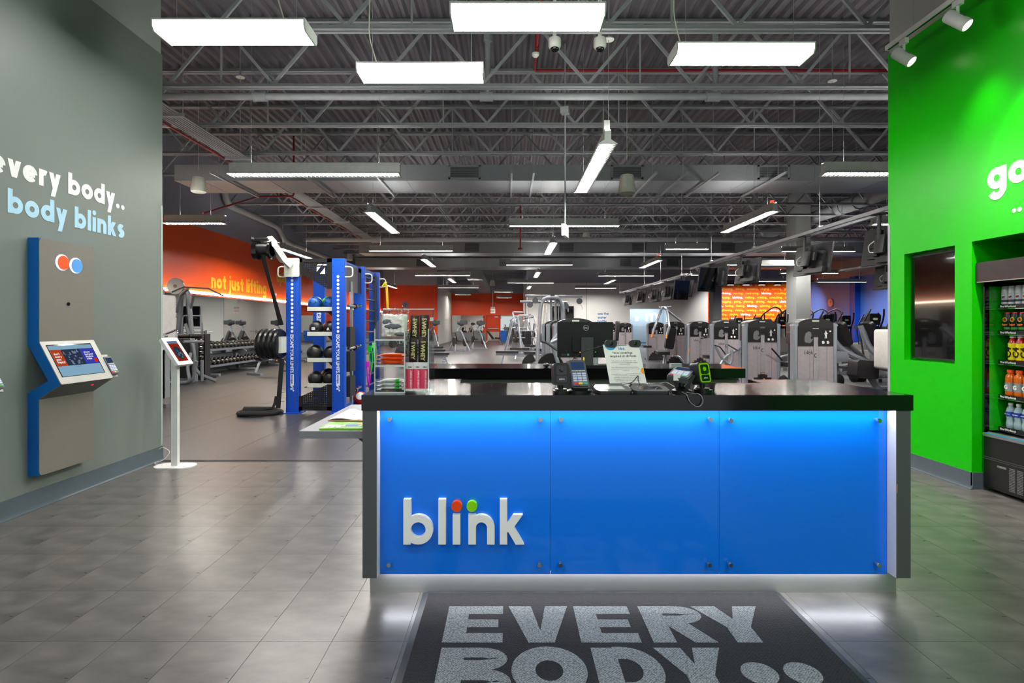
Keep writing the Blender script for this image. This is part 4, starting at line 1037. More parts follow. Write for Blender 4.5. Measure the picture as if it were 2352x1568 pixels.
for k, px in enumerate((940, 957, 974)):
    t = thing('drink_sachet', 'pink drink sachet in the front slot, ' + ('leftmost', 'middle', 'rightmost')[k] + ' of three', 'sachet', (pxm(px, 2.82), 2.82 + .004 * (k % 2), ZT + .01), group='pink sachets in the snack stand'); t.rotation_euler = (-.06, 0, 0)
    ob('pouch', pillow(.038, .145, .014, seed=k), m_pink, t)
    ob('header', MB().box((-.0185, -.006, .112), (.0185, -.0045, .146)), mat('wrapper_pale', 'e7e9ea', .4), t, smooth=0)
    ob('footer', MB().box((-.0185, -.004, .0), (.0185, -.0028, .012)), mat('wrapper_pale'), t, smooth=0)
    ob('print', plain('AMINO ENERGY', .0125, (.005, -.008, .104), (0, 0, -1), (1, 0, 0), bold=.03, lift=.0006), mat('print_pale', 'f2d9de', .5), t, smooth=0)
    ob('print', plain('ON', .011, (-.006, -.0062, .118), (1, 0, 0), EZ, bold=.05, lift=.0004), mat('print_green', '203830', .5), t, smooth=0)
def flat_bar(x, y, z, m, rz, label, group, deco=None):
    t = thing('protein_bar', label, 'snack bar', (x, y, z), rz, group)
    w_ = pillow(.135, .05, .02, 12, 6, seed=int(z * 1e4), crimp=0).xf(Matrix.Rotation(-PI / 2, 4, 'X'))
    cr = MB()
    for s in (-1, 1):
        cr.box((s * .055 if s > 0 else -.072, -.045, -.001), (.072 if s > 0 else -.055, -.005, .001))
    ob('wrapper', w_, m, t); ob('crimp', cr, m, t, smooth=0)
    if deco: ob('band', pillow(.036, .0505, .0212, 6, 6, crimp=0).xf(Matrix.Rotation(-PI / 2, 4, 'X')).xf(Matrix.Translation((.022, 0, .0004))), deco, t)
    else: ob('print', plain('protein crisp', .012, (-.03, -.035, .0095), (1, 0, 0), (0, 1, 0), bold=.02, lift=.0012), paper, t, smooth=0)
    return t
m_org = mat('wrapper_orange', 'ff5a08', .3, coat=.2); m_wht = mat('wrapper_white', 'dfe3e2', .3, coat=.2); m_gr = mat('band_green', '0cc020', .35)
POS = ('bottom', 'middle', 'top')
for k in range(3):
    flat_bar(-.604, 2.87, 1.184 + .0195 * k, m_org, .03 * (k - 1), f'orange wrapped snack bar, {POS[k]} of its stack on the clear shelf', 'orange bars on the clear shelf')
    flat_bar(-.602, 2.87, 1.05 + .0195 * k, m_wht, -.04 * (k - 1), f'white snack bar with a green band, {POS[k]} of its stack', 'white bars at the bottom of the stand', m_gr)
bg_ = thing('clear_bag', 'clear plastic bag with white and grey contents on the top shelf', 'bag', (-.6, 2.88, 1.306)); bg_.rotation_euler = (-.28, 0, 0)
ob('contents', pillow(.135, .135, .07, 14, 14, seed=5, crimp=0, rough=.006), mat('bag_white', 'f4f2ee', .5, bump=.3, scale=20, var=.06), bg_, smooth=20)
ob('grey_item', MB().sphere((.0, -.03, .06), .03, 12, 8, (1.5, .4, .5)).sphere((-.03, -.028, .085), .022, 12, 8, (1.2, .5, .7)).sphere((.04, -.026, .02), .02, 12, 8, (1.6, .5, .5)), mat('bag_grey', '6b7078', .5), bg_)
ob('film', pillow(.15, .168, .085, 16, 16, seed=9, crimp=.0, rough=.004), clear('bag_film', 'ffffff', .99, .08, .4), bg_, smooth=20)

# ------------------------------------------------------------------ floor mat
fm = thing('floor_mat', 'black entrance mat with large grey letters in front of the counter', 'mat', (0, 0, 0))
m_matb = bpy.data.materials.new('mat_pile'); m_matb.use_nodes = True
def weave(m, ca, cb, sc):
    nt = m.node_tree; N = nt.nodes; L = nt.links; b = N['Principled BSDF']
    tc = N.new('ShaderNodeTexCoord'); mp = N.new('ShaderNodeMapping'); mp.inputs['Rotation'].default_value = (0, 0, PI / 4)
    vo = N.new('ShaderNodeTexVoronoi'); vo.inputs['Scale'].default_value = sc; vo.inputs['Randomness'].default_value = .35
    no = N.new('ShaderNodeTexNoise'); no.inputs['Scale'].default_value = sc * 1.3
    L.new(tc.outputs['Object'], mp.inputs[0]); L.new(mp.outputs[0], vo.inputs['Vector']); L.new(mp.outputs[0], no.inputs['Vector'])
    mx = N.new('ShaderNodeMath'); mx.operation = 'MULTIPLY'; L.new(vo.outputs['Distance'], mx.inputs[0]); L.new(no.outputs['Fac'], mx.inputs[1])
    rp = N.new('ShaderNodeValToRGB'); rp.color_ramp.elements[0].color = lin(cb); rp.color_ramp.elements[1].color = lin(ca); rp.color_ramp.elements[0].position = .05; rp.color_ramp.elements[1].position = .38
    L.new(mx.outputs[0], rp.inputs[0]); L.new(rp.outputs[0], b.inputs['Base Color']); b.inputs['Roughness'].default_value = .85
    bp = N.new('ShaderNodeBump'); bp.inputs['Strength'].default_value = .7; bp.inputs['Distance'].default_value = .004; bp.invert = True
    L.new(vo.outputs['Distance'], bp.inputs['Height']); L.new(bp.outputs[0], b.inputs['Normal'])
weave(m_matb, '080707', '1f1c1d', 95)
m_matl = bpy.data.materials.new('mat_letter_pile'); m_matl.use_nodes = True; weave(m_matl, '4a4d4f', '9fa3a4', 120)
MX0, MX1, MY0, MY1 = -.44, 1.395, 1.2, 2.848
ob('border', MB().prism([(MX0, .001), (MX0 + .03, .008), (MX1 - .03, .008), (MX1, .001)], (0, MY0, 0), (1, 0, 0), EZ, (0, MY1 - MY0, 0)), mat('mat_edge', '2b2d31', .45), fm, smooth=0)
ob('pile', MB().box((MX0 + .032, MY0 + .03, .008), (MX1 - .032, MY1 - .022, .0105)), m_matb, fm, smooth=0)
def cap(ch, x0_, x1_, y0_, y1_, th):
    mb = MB(); e = ((x0_, y0_, .0105), (1, 0, 0), (0, 1, 0)); w_ = x1_ - x0_; h = y1_ - y0_; bt = h * .235
    P = lambda pts, k=0: mb.prism(pts, *e, (0, 0, .0012 + k * .0002))
    if ch == 'E': P([(0, 0), (w_, 0), (w_, bt), (th, bt), (th, h / 2 - bt * .45), (w_ * .92, h / 2 - bt * .45), (w_ * .92, h / 2 + bt * .45), (th, h / 2 + bt * .45), (th, h - bt), (w_, h - bt), (w_, h), (0, h)])
    elif ch == 'V': P([(0, h), (th * 1.08, h), (w_ / 2, h * .3), (w_ - th * 1.08, h), (w_, h), (w_ / 2 + th * .56, 0), (w_ / 2 - th * .56, 0)])
    elif ch == 'Y': P([(0, h), (th * 1.15, h), (w_ / 2, h * .62), (w_ - th * 1.15, h), (w_, h), (w_ / 2 + th * .55, h * .4), (w_ / 2 + th * .55, 0), (w_ / 2 - th * .55, 0), (w_ / 2 - th * .55, h * .4)])
    elif ch == 'O': mb.stroke(arc(w_ / 2, h / 2, w_ / 2 - th * .47, h / 2 - bt * .55, 0, 360, 40), th * .95, *e, (0, 0, .0012))
    elif ch == 'D':
        P([(0, 0), (th, 0), (th, h), (0, h)]); mb.stroke([(th * .9, bt / 2), (w_ * .45, bt / 2)] + arc(w_ * .45, h / 2, w_ * .55 - th * .47, h / 2 - bt / 2, -80, 80, 20) + [(w_ * .45, h - bt / 2), (th * .9, h - bt / 2)], bt * 1.15, *e, (0, 0, .0014))
    elif ch in 'BR':
        P([(0, 0), (th, 0), (th, h), (0, h)]); bw = bt * .95
        mb.stroke([(th * .9, h - bw / 2), (w_ * .6, h - bw / 2)] + arc(w_ * .6, h * .745, w_ * .3, h * .255 - bw / 2, 80, -80, 12) + [(w_ * .6, h * .49 + bw / 2), (th * .9, h * .49 + bw / 2)], bw, *e, (0, 0, .0014))
        if ch == 'B': mb.stroke([(th * .9, h * .525 - bw / 2), (w_ * .6, h * .525 - bw / 2)] + arc(w_ * .6, h * .265, w_ * .35, h * .265 - bw / 2, 80, -80, 12) + [(w_ * .6, bw / 2), (th * .9, bw / 2)], bw, *e, (0, 0, .0016))
        else: P([(w_ * .32, h * .5), (w_ * .72, h * .5), (w_ * 1.02, 0), (w_ * .66, 0)], 2)
    return mb
for ch, a, b in (('E', -.288, -.026), ('V', .0, .285), ('E', .314, .575), ('R', .627, .9), ('Y', .885, 1.203)): ob('letter', cap(ch, a, b, 2.385, 2.692, .1), m_matl, fm, smooth=0)
for ch, a, b in (('B', -.284, -.012), ('O', .012, .312), ('D', .348, .622), ('Y', .612, .893)): ob('letter', cap(ch, a, b, 2.04, 2.346, .1), m_matl, fm, smooth=0)
for x in (.988, 1.158): ob('letter', MB().disc((x, 2.175, .0105), .07, (1, 0, 0), (0, 1, 0), (0, 0, .0012), 28), m_matl, fm, smooth=0)

# ================================================================== check-in kiosks on the grey wall
m_kb = mat('kiosk_blue', '0464b4', .35, var=.01); m_kg = mat('kiosk_taupe', '7b766e', .45, var=.02); m_kt = mat('kiosk_bezel', 'b2b0aa', .35, var=.01)
def kiosk(y0_, label):
    t = thing('check_in_kiosk', label, 'kiosk', (XL, y0_, 0)); wd = .534
    out = [(0, .262), (.08, .262), (.08, .83), (.243, .94), (.08, 1.254), (.08, 2.027), (0, 2.027), (0, 1.232), (.15, .966), (0, .874)]
    ob('shell', MB().prism(out, (0, 0, 0), (1, 0, 0), EZ, (0, wd, 0)), m_kb, t, smooth=0)
    def plate(name, p0, p1, m, r=0, th=.006, inset=.0):
        """front plate spanning profile points p0 (low) to p1 (high) over the width"""
        a = Vector((p0[0], 0, p0[1])); b = Vector((p1[0], 0, p1[1])); u = (b - a); l = u.length; u.normalize(); nr = Vector((0, 1, 0)).cross(u).normalized()
        if nr.x < 0: nr = -nr
        return a, u, nr, l
    def face(p0, p1, pts, m, name, th=.006, lift=0, par=t, sm=0):
        a, u, nr, l = plate('', p0, p1, m)
        return ob(name, MB().prism(pts, a + nr * lift, (0, 1, 0), u, nr * th), m, par, smooth=sm)
    r_ = .03
    up = [(0, 0), (wd, 0)] + [(wd - r_ + r_ * math.cos(math.radians(q)), .773 - r_ + r_ * math.sin(math.radians(q))) for q in range(0, 91, 18)] + [(r_ + r_ * math.cos(math.radians(q)), .773 - r_ + r_ * math.sin(math.radians(q))) for q in range(90, 181, 18)]
    f_up = face((.08, 1.254), (.08, 2.027), up, m_kg, 'upper_panel')
    lo = [(x, .568 - y) for x, y in [(0, 0), (wd, 0)] + [(wd - r_ + r_ * math.cos(math.radians(q)), .568 - r_ + r_ * math.sin(math.radians(q))) for q in range(0, 91, 18)] + [(r_ + r_ * math.cos(math.radians(q)), .568 - r_ + r_ * math.sin(math.radians(q))) for q in range(90, 181, 18)]][::-1]
    face((.08, .262), (.08, .83), lo, m_kg, 'lower_panel')
    a, u, nr, l = plate('', (.243, .94), (.08, 1.254), None)
    bz = face((.243, .94), (.08, 1.254), rrect(0, -.004, wd, l, .012), m_kt, 'screen_bezel', sm=30)
    face((.08, .83), (.243, .94), [(0, 0), (wd, 0), (wd, .2), (0, .2)], mat('kiosk_under', '5d5b57', .45), 'chin')
    sx0, sx1, sz0, sz1 = .045, .47, .055, l - .04
    face((.243, .94), (.08, 1.254), [(sx0 - .008, sz0 - .004), (sx1 + .008, sz0 - .004), (sx1 + .008, sz1 + .01), (sx0 - .008, sz1 + .01)], black_gloss, 'screen_frame', .001, .006, bz)
    sc = face((.243, .94), (.08, 1.254), [(sx0, sz0), (sx1, sz0), (sx1, sz1), (sx0, sz1)], glow('screen_cyan', '9fcdea', .62), 'screen', .001, .0065, bz)
    def sface(x0_, z0_, x1_, z1_, m, nm, k=1):
        return face((.243, .94), (.08, 1.254), [(x0_, z0_), (x1_, z0_), (x1_, z1_), (x0_, z1_)], m, nm, .0004, .0075 + k * .0003, bz)
    hz0, hz1 = sz0 + .085, sz1 - .035
    sface(sx0, hz0, sx0 + .1, hz1, glow('screen_orange', 'd8542c', .6), 'tile_orange')
    sface(sx0 + .1, hz0, sx0 + .285, hz1, glow('screen_photo', '3c4a66', .5), 'tile_photo')
    rr = random.Random(3)
    q = MB()
    for i in range(26):
        x = sx0 + .105 + rr.random() * .16; z = hz0 + .004 + rr.random() * (hz1 - hz0 - .03); ww = .004 + rr.random() * .02; hh = .003 + rr.random() * .02
        q.prism([(x, z), (x + ww, z), (x + ww * .7, z + hh), (x, z + hh)], a + nr * .0083, (0, 1, 0), u, nr * .0003)
    stuff(ob('photo_detail', q, glow('screen_photo_lights', '8fa4c6', .55), bz, smooth=0))
    sface(sx0 + .285, hz0, sx1, hz1, glow('screen_violet', '4a50d0', .6), 'tile_violet')
    m_sw = glow('screen_white', 'ffffff', .8)
    for k, s in enumerate(("don't", 'worry', 'gym', 'happy!')): ob('print', word(s, .0125, a + nr * .0086 + Vector((0, 1, 0)) * (sx0 + .018) + u * (hz1 - .045 - .023 * k), (0, 1, 0), u, nr * .0003, w=.28), m_sw, bz, smooth=0)
    for k, s in enumerate(('choose', 'feel-good', 'fitness in', 'a blink')): ob('print', word(s, .0105, a + nr * .0086 + Vector((0, 1, 0)) * (sx0 + .312) + u * (hz1 - .04 - .02 * k), (0, 1, 0), u, nr * .0003, w=.28), m_sw, bz, smooth=0)
    ob('badge', MB().disc(a + nr * .0086 + Vector((0, 1, 0)) * (sx0 + .4) + u * (hz0 + .03), .02, (0, 1, 0), u, nr * .0004), glow('screen_badge', 'e23a20', .7), bz, smooth=0)
    ob('print', plain('see all members', .009, a + nr * .0086 + Vector((0, 1, 0)) * (sx0 + .17) + u * (hz0 - .014), (0, 1, 0), u, lift=.0003), glow('screen_text', '3a78b8', .5), bz, smooth=0)
    # eyes, camera, red light
    for dy, dz, cc, nm in ((.205, 1.865, 'f0500e', 'orange'), (.34, 1.855, '4f97dd', 'blue')):
        rg = ob('light_ring', MB().disc((.087, dy, dz), .062, (0, 1, 0), EZ, (.006, 0, 0), 32), glow('ring_white', 'eaf4ff', 1.6), t, smooth=0)
        o = ob('eye', MB().disc((.092, dy + .006, dz - .002), .055, (0, 1, 0), EZ, (.004, 0, 0), 32), mat('eye_' + nm, cc, .4, emit=.25), rg, smooth=0); o['label'] = nm + ' disc'
    ob('camera_eye', MB().disc((.086, .268, 1.545), .014, (0, 1, 0), EZ, (.004, 0, 0), 20), black_gloss, t, smooth=0)
    ob('scan_light', MB().disc((.19, .38, .9), .012, (0, 1, 0), (.6, 0, .4), (.004, 0, -.006), 14), glow('scan_red', 'e03040', 1.0), t, smooth=0)
    return t, a, u, nr
k1 = kiosk(4.09, 'tall blue and taupe check-in kiosk with two round eyes on the grey wall')
k2 = kiosk(3.02, 'kiosk half outside the frame at the left edge, only its corner showing')
def kiosk_terminal(k, y0_, label):
    t = thing('payment_terminal', label, 'terminal', (XL, y0_, 0)); _, a, u, nr = k
    Y = Vector((0, 1, 0)); o = a + Y * .58 + u * .11 + nr * .012
    M = Matrix((( Y.x, u.x, nr.x, o.x), (Y.y, u.y, nr.y, o.y), (Y.z, u.z, nr.z, o.z), (0, 0, 0, 1)))
    terminal(t, M)
    ob('bracket', MB().box((-.055, -.1, -.04), (.05, .11, -.028)).xf(M), m_kt, t)
    return t
kiosk_terminal(k1, 4.09, 'small card terminal fixed to the far side of the taupe kiosk')
kiosk_terminal(k2, 3.02, 'small card terminal cut by the left edge of the frame')

# tablet stand
ts = thing('tablet_stand', 'white floor stand with a tilted tablet beside the grey wall end', 'tablet stand', (-3.247, 5.39, 0))
ob('base', MB().prism(rrect(-.19, -.11, .19, .11, .1, 8), (0, 0, 0), (1, 0, 0), (0, 1, 0), (0, 0, .012)), white, ts)
ob('pole', MB().box((-.03, -.02, .012), (.03, .02, 1.1)), white, ts)
TR = Matrix.Translation((.01, .0, 1.118)) @ Matrix.Rotation(math.radians(-8), 4, 'Z') @ Matrix.Rotation(math.radians(-56), 4, 'Y')
# local: x = down the face, y = across, z = normal (rotated so that it looks right and up)
TRb = Matrix.Translation((.01, 0, 1.118)); dn = Vector((.56, -.04, -.83)).normalized(); ac = Vector((.07, 1, 0)).normalized(); nm_ = ac.cross(dn).normalized()
if nm_.x < 0: nm_ = -nm_
def tface(x0_, x1_, y0_, y1_, lift, th, m, nm, r=.0, par=ts):
    return ob(nm, MB().prism(rrect(y0_, x0_, y1_, x1_, r) if r else [(y0_, x0_), (y1_, x0_), (y1_, x1_), (y0_, x1_)], Vector((.01, 0, 1.118)) + nm_ * lift, ac, dn, nm_ * th), m, par, smooth=30 if r else 0)
hd = tface(-.155, .155, -.115, .115, -.02, .034, white, 'tablet_case', .012)
tface(-.115, .115, -.072, .072, .0142, .0006, black_gloss, 'screen_glass', 0, hd)
tface(-.112, .112, -.07, .07, .015, .0004, glow('tablet_red', 'c43320', .5), 'screen', 0, hd)
tface(-.112, -.085, -.07, .07, .0156, .0004, glow('tablet_top', '7f9cc8', .5), 'screen_bar', 0, hd)
ob('picture', MB().prism([(p[0], p[1]) for p in arc(0, .02, .056, .075, 0, 360, 24)[:-1]], Vector((.01, 0, 1.118)) + nm_ * .0158, ac, dn, nm_ * .0004), glow('tablet_pic', '3c5468', .4), hd, smooth=0)
rr = random.Random(8); q = MB()
for i in range(14):
    a_ = rr.random() * 6.28; r_ = rr.random() * .045; y, x = r_ * math.cos(a_), .02 + r_ * 1.2 * math.sin(a_)
    q.prism([(y, x), (y + .02, x - .008), (y + .014, x + .01)], Vector((.01, 0, 1.118)) + nm_ * .0163, ac, dn, nm_ * .0003)
stuff(ob('picture_detail', q, glow('tablet_pic2', '86a6b8', .45), hd, smooth=0))
ob('speaker_bump', MB().cyl(Vector((-.09, 0, 1.262)), Vector((-.09, 0, 1.275)), .014, 10), chrome, ts)
cable('thin white charging cable on the floor behind the tablet stand', [(-3.54, 5.6, .12), (-3.5, 5.6, .14), (-3.42, 5.58, .1), (-3.46, 5.55, .03), (-3.52, 5.5, .006), (-3.44, 5.44, .006), (-3.38, 5.4, .014)], .0035, white)

# ------------------------------------------------------------------ wall screen in the green wall
tv = thing('wall_screen', 'black upright screen sunk into the green wall', 'screen', (XR + .1, 0, 0))
ob('casing', MB().box((-.045, 4.86, 1.06), (-.0, 5.425, 2.05)), black_matte, tv, smooth=0)
ob('screen', MB().box((-.048, 4.868, 1.075), (-.045, 5.417, 2.035)), mat('screen_glass', '060607', .09, coat=.8), tv, smooth=0)

# ------------------------------------------------------------------ drinks cooler in the niche
m_ck = mat('cooler_black', '19191b', .38); CXF = 3.985; CY0, CY1 = 3.42, 4.635
co = thing('drinks_cooler', 'black open-front drinks cooler standing in the green niche', 'cooler', (0, 0, 0))
ob('base', MB().box((CXF, CY0, .03), (4.72, CY1, .47)), m_ck, co, smooth=0)
ob('header', MB().prism([(3.925, 1.737), (3.925, 1.9), (3.96, 1.905), (4.74, 1.905), (4.74, 1.77), (4.0, 1.737)], (0, CY0 - .01, 0), (1, 0, 0), EZ, (0, CY1 - CY0 + .02, 0)), mat('cooler_header', '2e2a2c', .25, coat=.2), co, smooth=0)
ob('header_trim', MB().box((3.923, CY0, 1.733), (3.945, CY1, 1.739)), steel, co, smooth=0)
ob('back_wall', MB().box((4.69, CY0, .47), (4.72, CY1, 1.77)), mat('inner_green_reflection', '0f3a12', .25), co, smooth=0)  # dark green stands in for the green reflected by the inner panels
ob('deck', MB().box((CXF + .02, CY0 + .02, .47), (4.69, CY1 - .02, .485)), black, co, smooth=0)
for y, nm in ((CY1 - .012, 'far'), (CY0, 'near')):
    f_ = MB()
    for p in (((CXF, y, .47), (CXF + .035, y + .012, 1.74)), ((4.65, y, .47), (4.69, y + .012, 1.77)), ((CXF, y, 1.7), (4.69, y + .012, 1.74)), ((CXF, y, .47), (4.69, y + .012, .5))): f_.box(*p)
    sf = ob('side_frame', f_, black_gloss, co, smooth=0)
    ob('side_glass', MB().box((CXF + .03, y + .003, .49), (4.66, y + .008, 1.71)), mat('seen_through_green', '14a812', .12, coat=.6) if nm == 'far' else clear('glass_side', 'e8f6ec', .93), sf, smooth=0)  # far pane coloured as the lit green wall showing through it
ob('edge_chrome', MB().box((CXF - .004, CY1 - .002, .03), (CXF + .004, CY1 + .002, 1.737)), chrome, co, smooth=0)
ob('lip', MB().prism([(CXF - .012, .455), (CXF + .03, .47), (CXF + .03, .49), (CXF - .012, .478)], (0, CY0, 0), (1, 0, 0), EZ, (0, CY1 - CY0, 0)), steel, co, smooth=0)
ob('lip_light', MB().box((CXF - .01, CY0 + .02, .479), (CXF, CY1 - .02, .485)), mat('strip_cyan', '1d8fb8', .4), co, smooth=0)
ob('front_panel', MB().box((CXF - .006, CY0 + .005, .29), (CXF, CY1 - .005, .452)), m_ck, co, smooth=0)
sv = ob('service_panel', MB().box((CXF - .006, CY0 + .005, .05), (CXF, CY1 - .005, .265)), m_ck, co, smooth=0)
ob('panel_rail', MB().box((CXF - .01, CY0, .282), (CXF, CY1, .287)).box((CXF - .01, CY0, .268), (CXF, CY1, .273)), mat('rail_grey', '5c5e60', .35, metal=.5), co, smooth=0)
ob('badge', MB().box((CXF - .009, 4.42, .222), (CXF - .006, 4.5, .238)), steel, sv, smooth=0)
lv = MB()
for c_ in range(4):
    ya_ = 4.34 - c_ * .068
    for k in range(15): lv.box((CXF - .009, ya_, .06 + k * .0125), (CXF - .006, ya_ + .052, .067 + k * .0125))
stuff(ob('louvre', lv, mat('louvre_grey', '77787a', .4, metal=.4), sv, smooth=0))
ob('foot', MB().cyl((CXF + .08, CY1 - .1, 0), (CXF + .08, CY1 - .1, .03), .02, 10), black, co); ob('foot', MB().cyl((CXF + .08, CY0 + .1, 0), (CXF + .08, CY0 + .1, .03), .02, 10), black, co); ob('foot', MB().cyl((4.65, 4, 0), (4.65, 4, .03), .02, 10), black, co)
ob('wall_socket', MB().box((CXF - .03, 4.2, .03), (CXF - .01, 4.24, .12)), steel, co, smooth=0)
ob('cooler_light', MB().box((4.02, CY0 + .05, 1.745), (4.06, CY1 - .05, 1.752)), glow('cooler_tube', 'f6fbff', 60), co, smooth=0)
SXF = 4.085; rowz = [1.546, 1.331, 1.086, .801, .534]
for k, z in enumerate(rowz):
    s_ = ob('shelf', MB().box((SXF + .004, CY0 + .02, z - .012), (4.68, CY1 - .02, z)), mat('cooler_shelf', '2e3030', .35), co, smooth=0)
    ob('price_rail', MB().box((SXF, CY0 + .02, z - .032), (SXF + .004, CY1 - .025, z + .004)), black, s_, smooth=0)
    ob('rail_edge', MB().box((SXF - .003, CY0 + .02, z - .036), (SXF + .002, CY1 - .022, z - .03)), chrome, s_, smooth=0)
    ob('price_label', plain('Pre-Workout', .026, (SXF - .0006, CY1 - .04, z - .022), (0, -1, 0), EZ, bold=.03), paper, s_, smooth=0)
# drinks: one of each kind, then copies
def drink(kind):
    if kind == 'can_white':
        t = thing('drink_can', '', 'can'); ob('can', MB().lathe([(.024, 0), (.029, .008), (.029, .14), (.024, .152), (.022, .153)], n=18), mat('can_white', 'e3e8ee', .3, metal=.1), t)
        ob('lid', MB().lathe([(.024, .152), (.023, .156), (.001, .154)], n=18), chrome, t); ob('band', MB().lathe([(.0293, .022), (.0293, .04)], n=18), mat('can_navy', '3d4458', .4), t)
        ob('berry', MB().cyl((-.0285, -.004, .062), (-.0305, -.004, .062), .009, 12), mat('berry_red', 'c23038', .4), t); ob('berry', MB().cyl((-.027, -.013, .066), (-.0295, -.014, .066), .006, 10), mat('berry_blue', '34406a', .4), t)
        ob('print', plain('Celsius', .012, (-.0302, .013, .085), (0, -1, 0), EZ, bold=.01), mat('print_grey', '8a94a4', .5), t, smooth=0)
    elif kind == 'can_black':
        t = thing('drink_can', '', 'can'); ob('can', MB().lathe([(.026, 0), (.031, .008), (.031, .13), (.025, .143)], n=18), mat('can_black', '1c1e20', .3, metal=.2), t)
        ob('lid', MB().lathe([(.0255, .143), (.024, .15), (.001, .148)], n=18), mat('lid_red', 'c03028', .3, metal=.4), t)
        ob('ring', MB().torus((-.0312, 0, .092), .017, .0035, (1, 0, 0), 20, 6), mat('can_lime', '7fd02a', .4), t); ob('ring', MB().torus((-.0316, 0, .092), .01, .0045, (1, 0, 0), 18, 6), mat('can_red', 'd8202c', .4), t)
        ob('print', plain('bang', .026, (-.0316, .025, .042), (0, -1, 0), EZ, bold=.04), mat('can_orange', 'e8743a', .4), t, smooth=0)
        ob('band', MB().lathe([(.0313, .01), (.0313, .03)], n=18), mat('can_green', '3a8a3c', .4), t)
    elif kind == 'bottle_yellow':
        t = thing('drink_bottle', '', 'bottle'); ob('bottle', MB().lathe([(.029, 0), (.032, .01), (.032, .05), (.03, .06), (.032, .07), (.032, .14), (.024, .172), (.017, .182), (.017, .19)], n=18), mat('bottle_red', 'b81c1c', .2, coat=.4), t)
        ob('sleeve', MB().lathe([(.0325, .008), (.0325, .145)], n=18), mat('sleeve_yellow', 'f0dc14', .35), t); ob('cap', MB().lathe([(.021, .188), (.021, .21), (.019, .212)], n=16), mat('cap_white', 'dfe0da', .4), t)
        ob('print', plain('C4', .07, (-.0332, -.014, .026), (0, 0, 1), (0, 1, 0), bold=.04), black, t, smooth=0); ob('seal', MB().cyl((-.031, -.008, .148), (-.0335, -.008, .146), .011, 14), mat('seal_grey', 'a8b0c0', .4), t)
    elif kind == 'bottle_orange':
        t = thing('drink_bottle', '', 'bottle'); ob('bottle', MB().lathe([(.033, 0), (.037, .012), (.036, .04), (.034, .06), (.036, .1), (.037, .13), (.033, .165), (.02, .18), (.019, .187)], n=20), mat('drink_orange', 'd8680e', .12, coat=.6), t)
        ob('label', MB().lathe([(.0375, .035), (.0365, .06), (.0378, .108)], n=20), mat('label_grey', '8e8f90', .4), t); ob('cap', MB().lathe([(.025, .185), (.025, .207), (.022, .21)], n=18), mat('cap_orange', 'f25a12', .4), t)
        ob('print', plain('G', .045, (-.0388, .02, .055), (0, -1, 0), EZ, bold=.05), paper, t, smooth=0)
    else:
        t = thing('drink_bottle', '', 'bottle'); ob('bottle', MB().lathe([(.027, 0), (.032, .012), (.033, .04), (.027, .07), (.033, .1), (.033, .135), (.024, .168), (.014, .18), (.014, .188)], n=20), mat('water_clear', 'b9d4dc', .06, coat=.6, alpha=.55), t)
        ob('label', MB().lathe([(.0335, .098), (.0335, .135)], n=20), mat('label_blue', '1b3f9a', .4), t); ob('cap', MB().lathe([(.0165, .186), (.0165, .204), (.014, .206)], n=16), mat('cap_pale', 'd8dcd8', .4), t)
        ob('print', plain('AQUAFINA', .0095, (-.0343, .022, .112), (0, -1, 0), EZ, bold=.03), paper, t, smooth=0)
    return t
kinds = [('can_white', 1.546, .062, 'white drink can with a berry print', 'top shelf'), ('can_black', 1.331, .066, 'black and red energy drink can', 'second shelf'), ('bottle_yellow', 1.086, .068, 'yellow sleeved drink bottle with white cap', 'middle shelf'),
         ('bottle_orange', .801, .079, 'orange sports drink bottle', 'fourth shelf'), ('bottle_water', .534, .071, 'clear water bottle with blue label', 'lowest shelf')]
WH = ['at the far end of', 'second from the far end of', 'third from the far end of', 'fourth from the far end of', 'fifth from the far end of', 'sixth from the far end of', 'seventh from the far end of']
for kd, z, pitch, lab, sh_ in kinds:
    p = None; y = {'can_white': 4.585, 'can_black': 4.56, 'bottle_yellow': 4.52, 'bottle_orange': 4.54, 'bottle_water': 4.54}[kd]
    for i in range(6 if pitch < .07 else 5):
        loc = (4.125, y - i * pitch, z + .001); L_ = f'{lab}, {WH[i]} the {sh_}'
        if p is None: p = drink(kd); p.location = loc; p['label'] = L_; p['group'] = kd.split('_')[1] + ' drinks in the cooler'
        else: dup(p, loc, label=L_)

# ================================================================== blue training rig
m_rb = mat('rig_blue', '0848b6', .38, var=.02); m_rw = mat('rig_offwhite', 'c9cdc2', .45); m_dots = mat('rig_print', 'e4e6ea', .5)
def perforated():
    m = bpy.data.materials.new('perforated_black'); m.use_nodes = True; nt = m.node_tree; N = nt.nodes; L = nt.links; b = N['Principled BSDF']
    b.inputs['Base Color'].default_value = lin('0d0d0f'); b.inputs['Roughness'].default_value = .35
    tc = N.new('ShaderNodeTexCoord'); vo = N.new('ShaderNodeTexVoronoi'); vo.inputs['Scale'].default_value = 34; vo.inputs['Randomness'].default_value = 0
    mt = N.new('ShaderNodeMath'); mt.operation = 'GREATER_THAN'; mt.inputs[1].default_value = .2
    mp = N.new('ShaderNodeMapping'); mp.inputs['Scale'].default_value = (1, 0, 1)
    L.new(tc.outputs['Object'], mp.inputs[0]); L.new(mp.outputs[0], vo.inputs['Vector']); L.new(vo.outputs['Distance'], mt.inputs[0]); L.new(mt.outputs[0], b.inputs['Alpha'])
    return m
m_perf = perforated()
RX, RY = -3.03, 8.64
rg = thing('training_rig', 'tall blue training rig with ball shelves and ladder bars', 'rig', (RX, RY, 0))
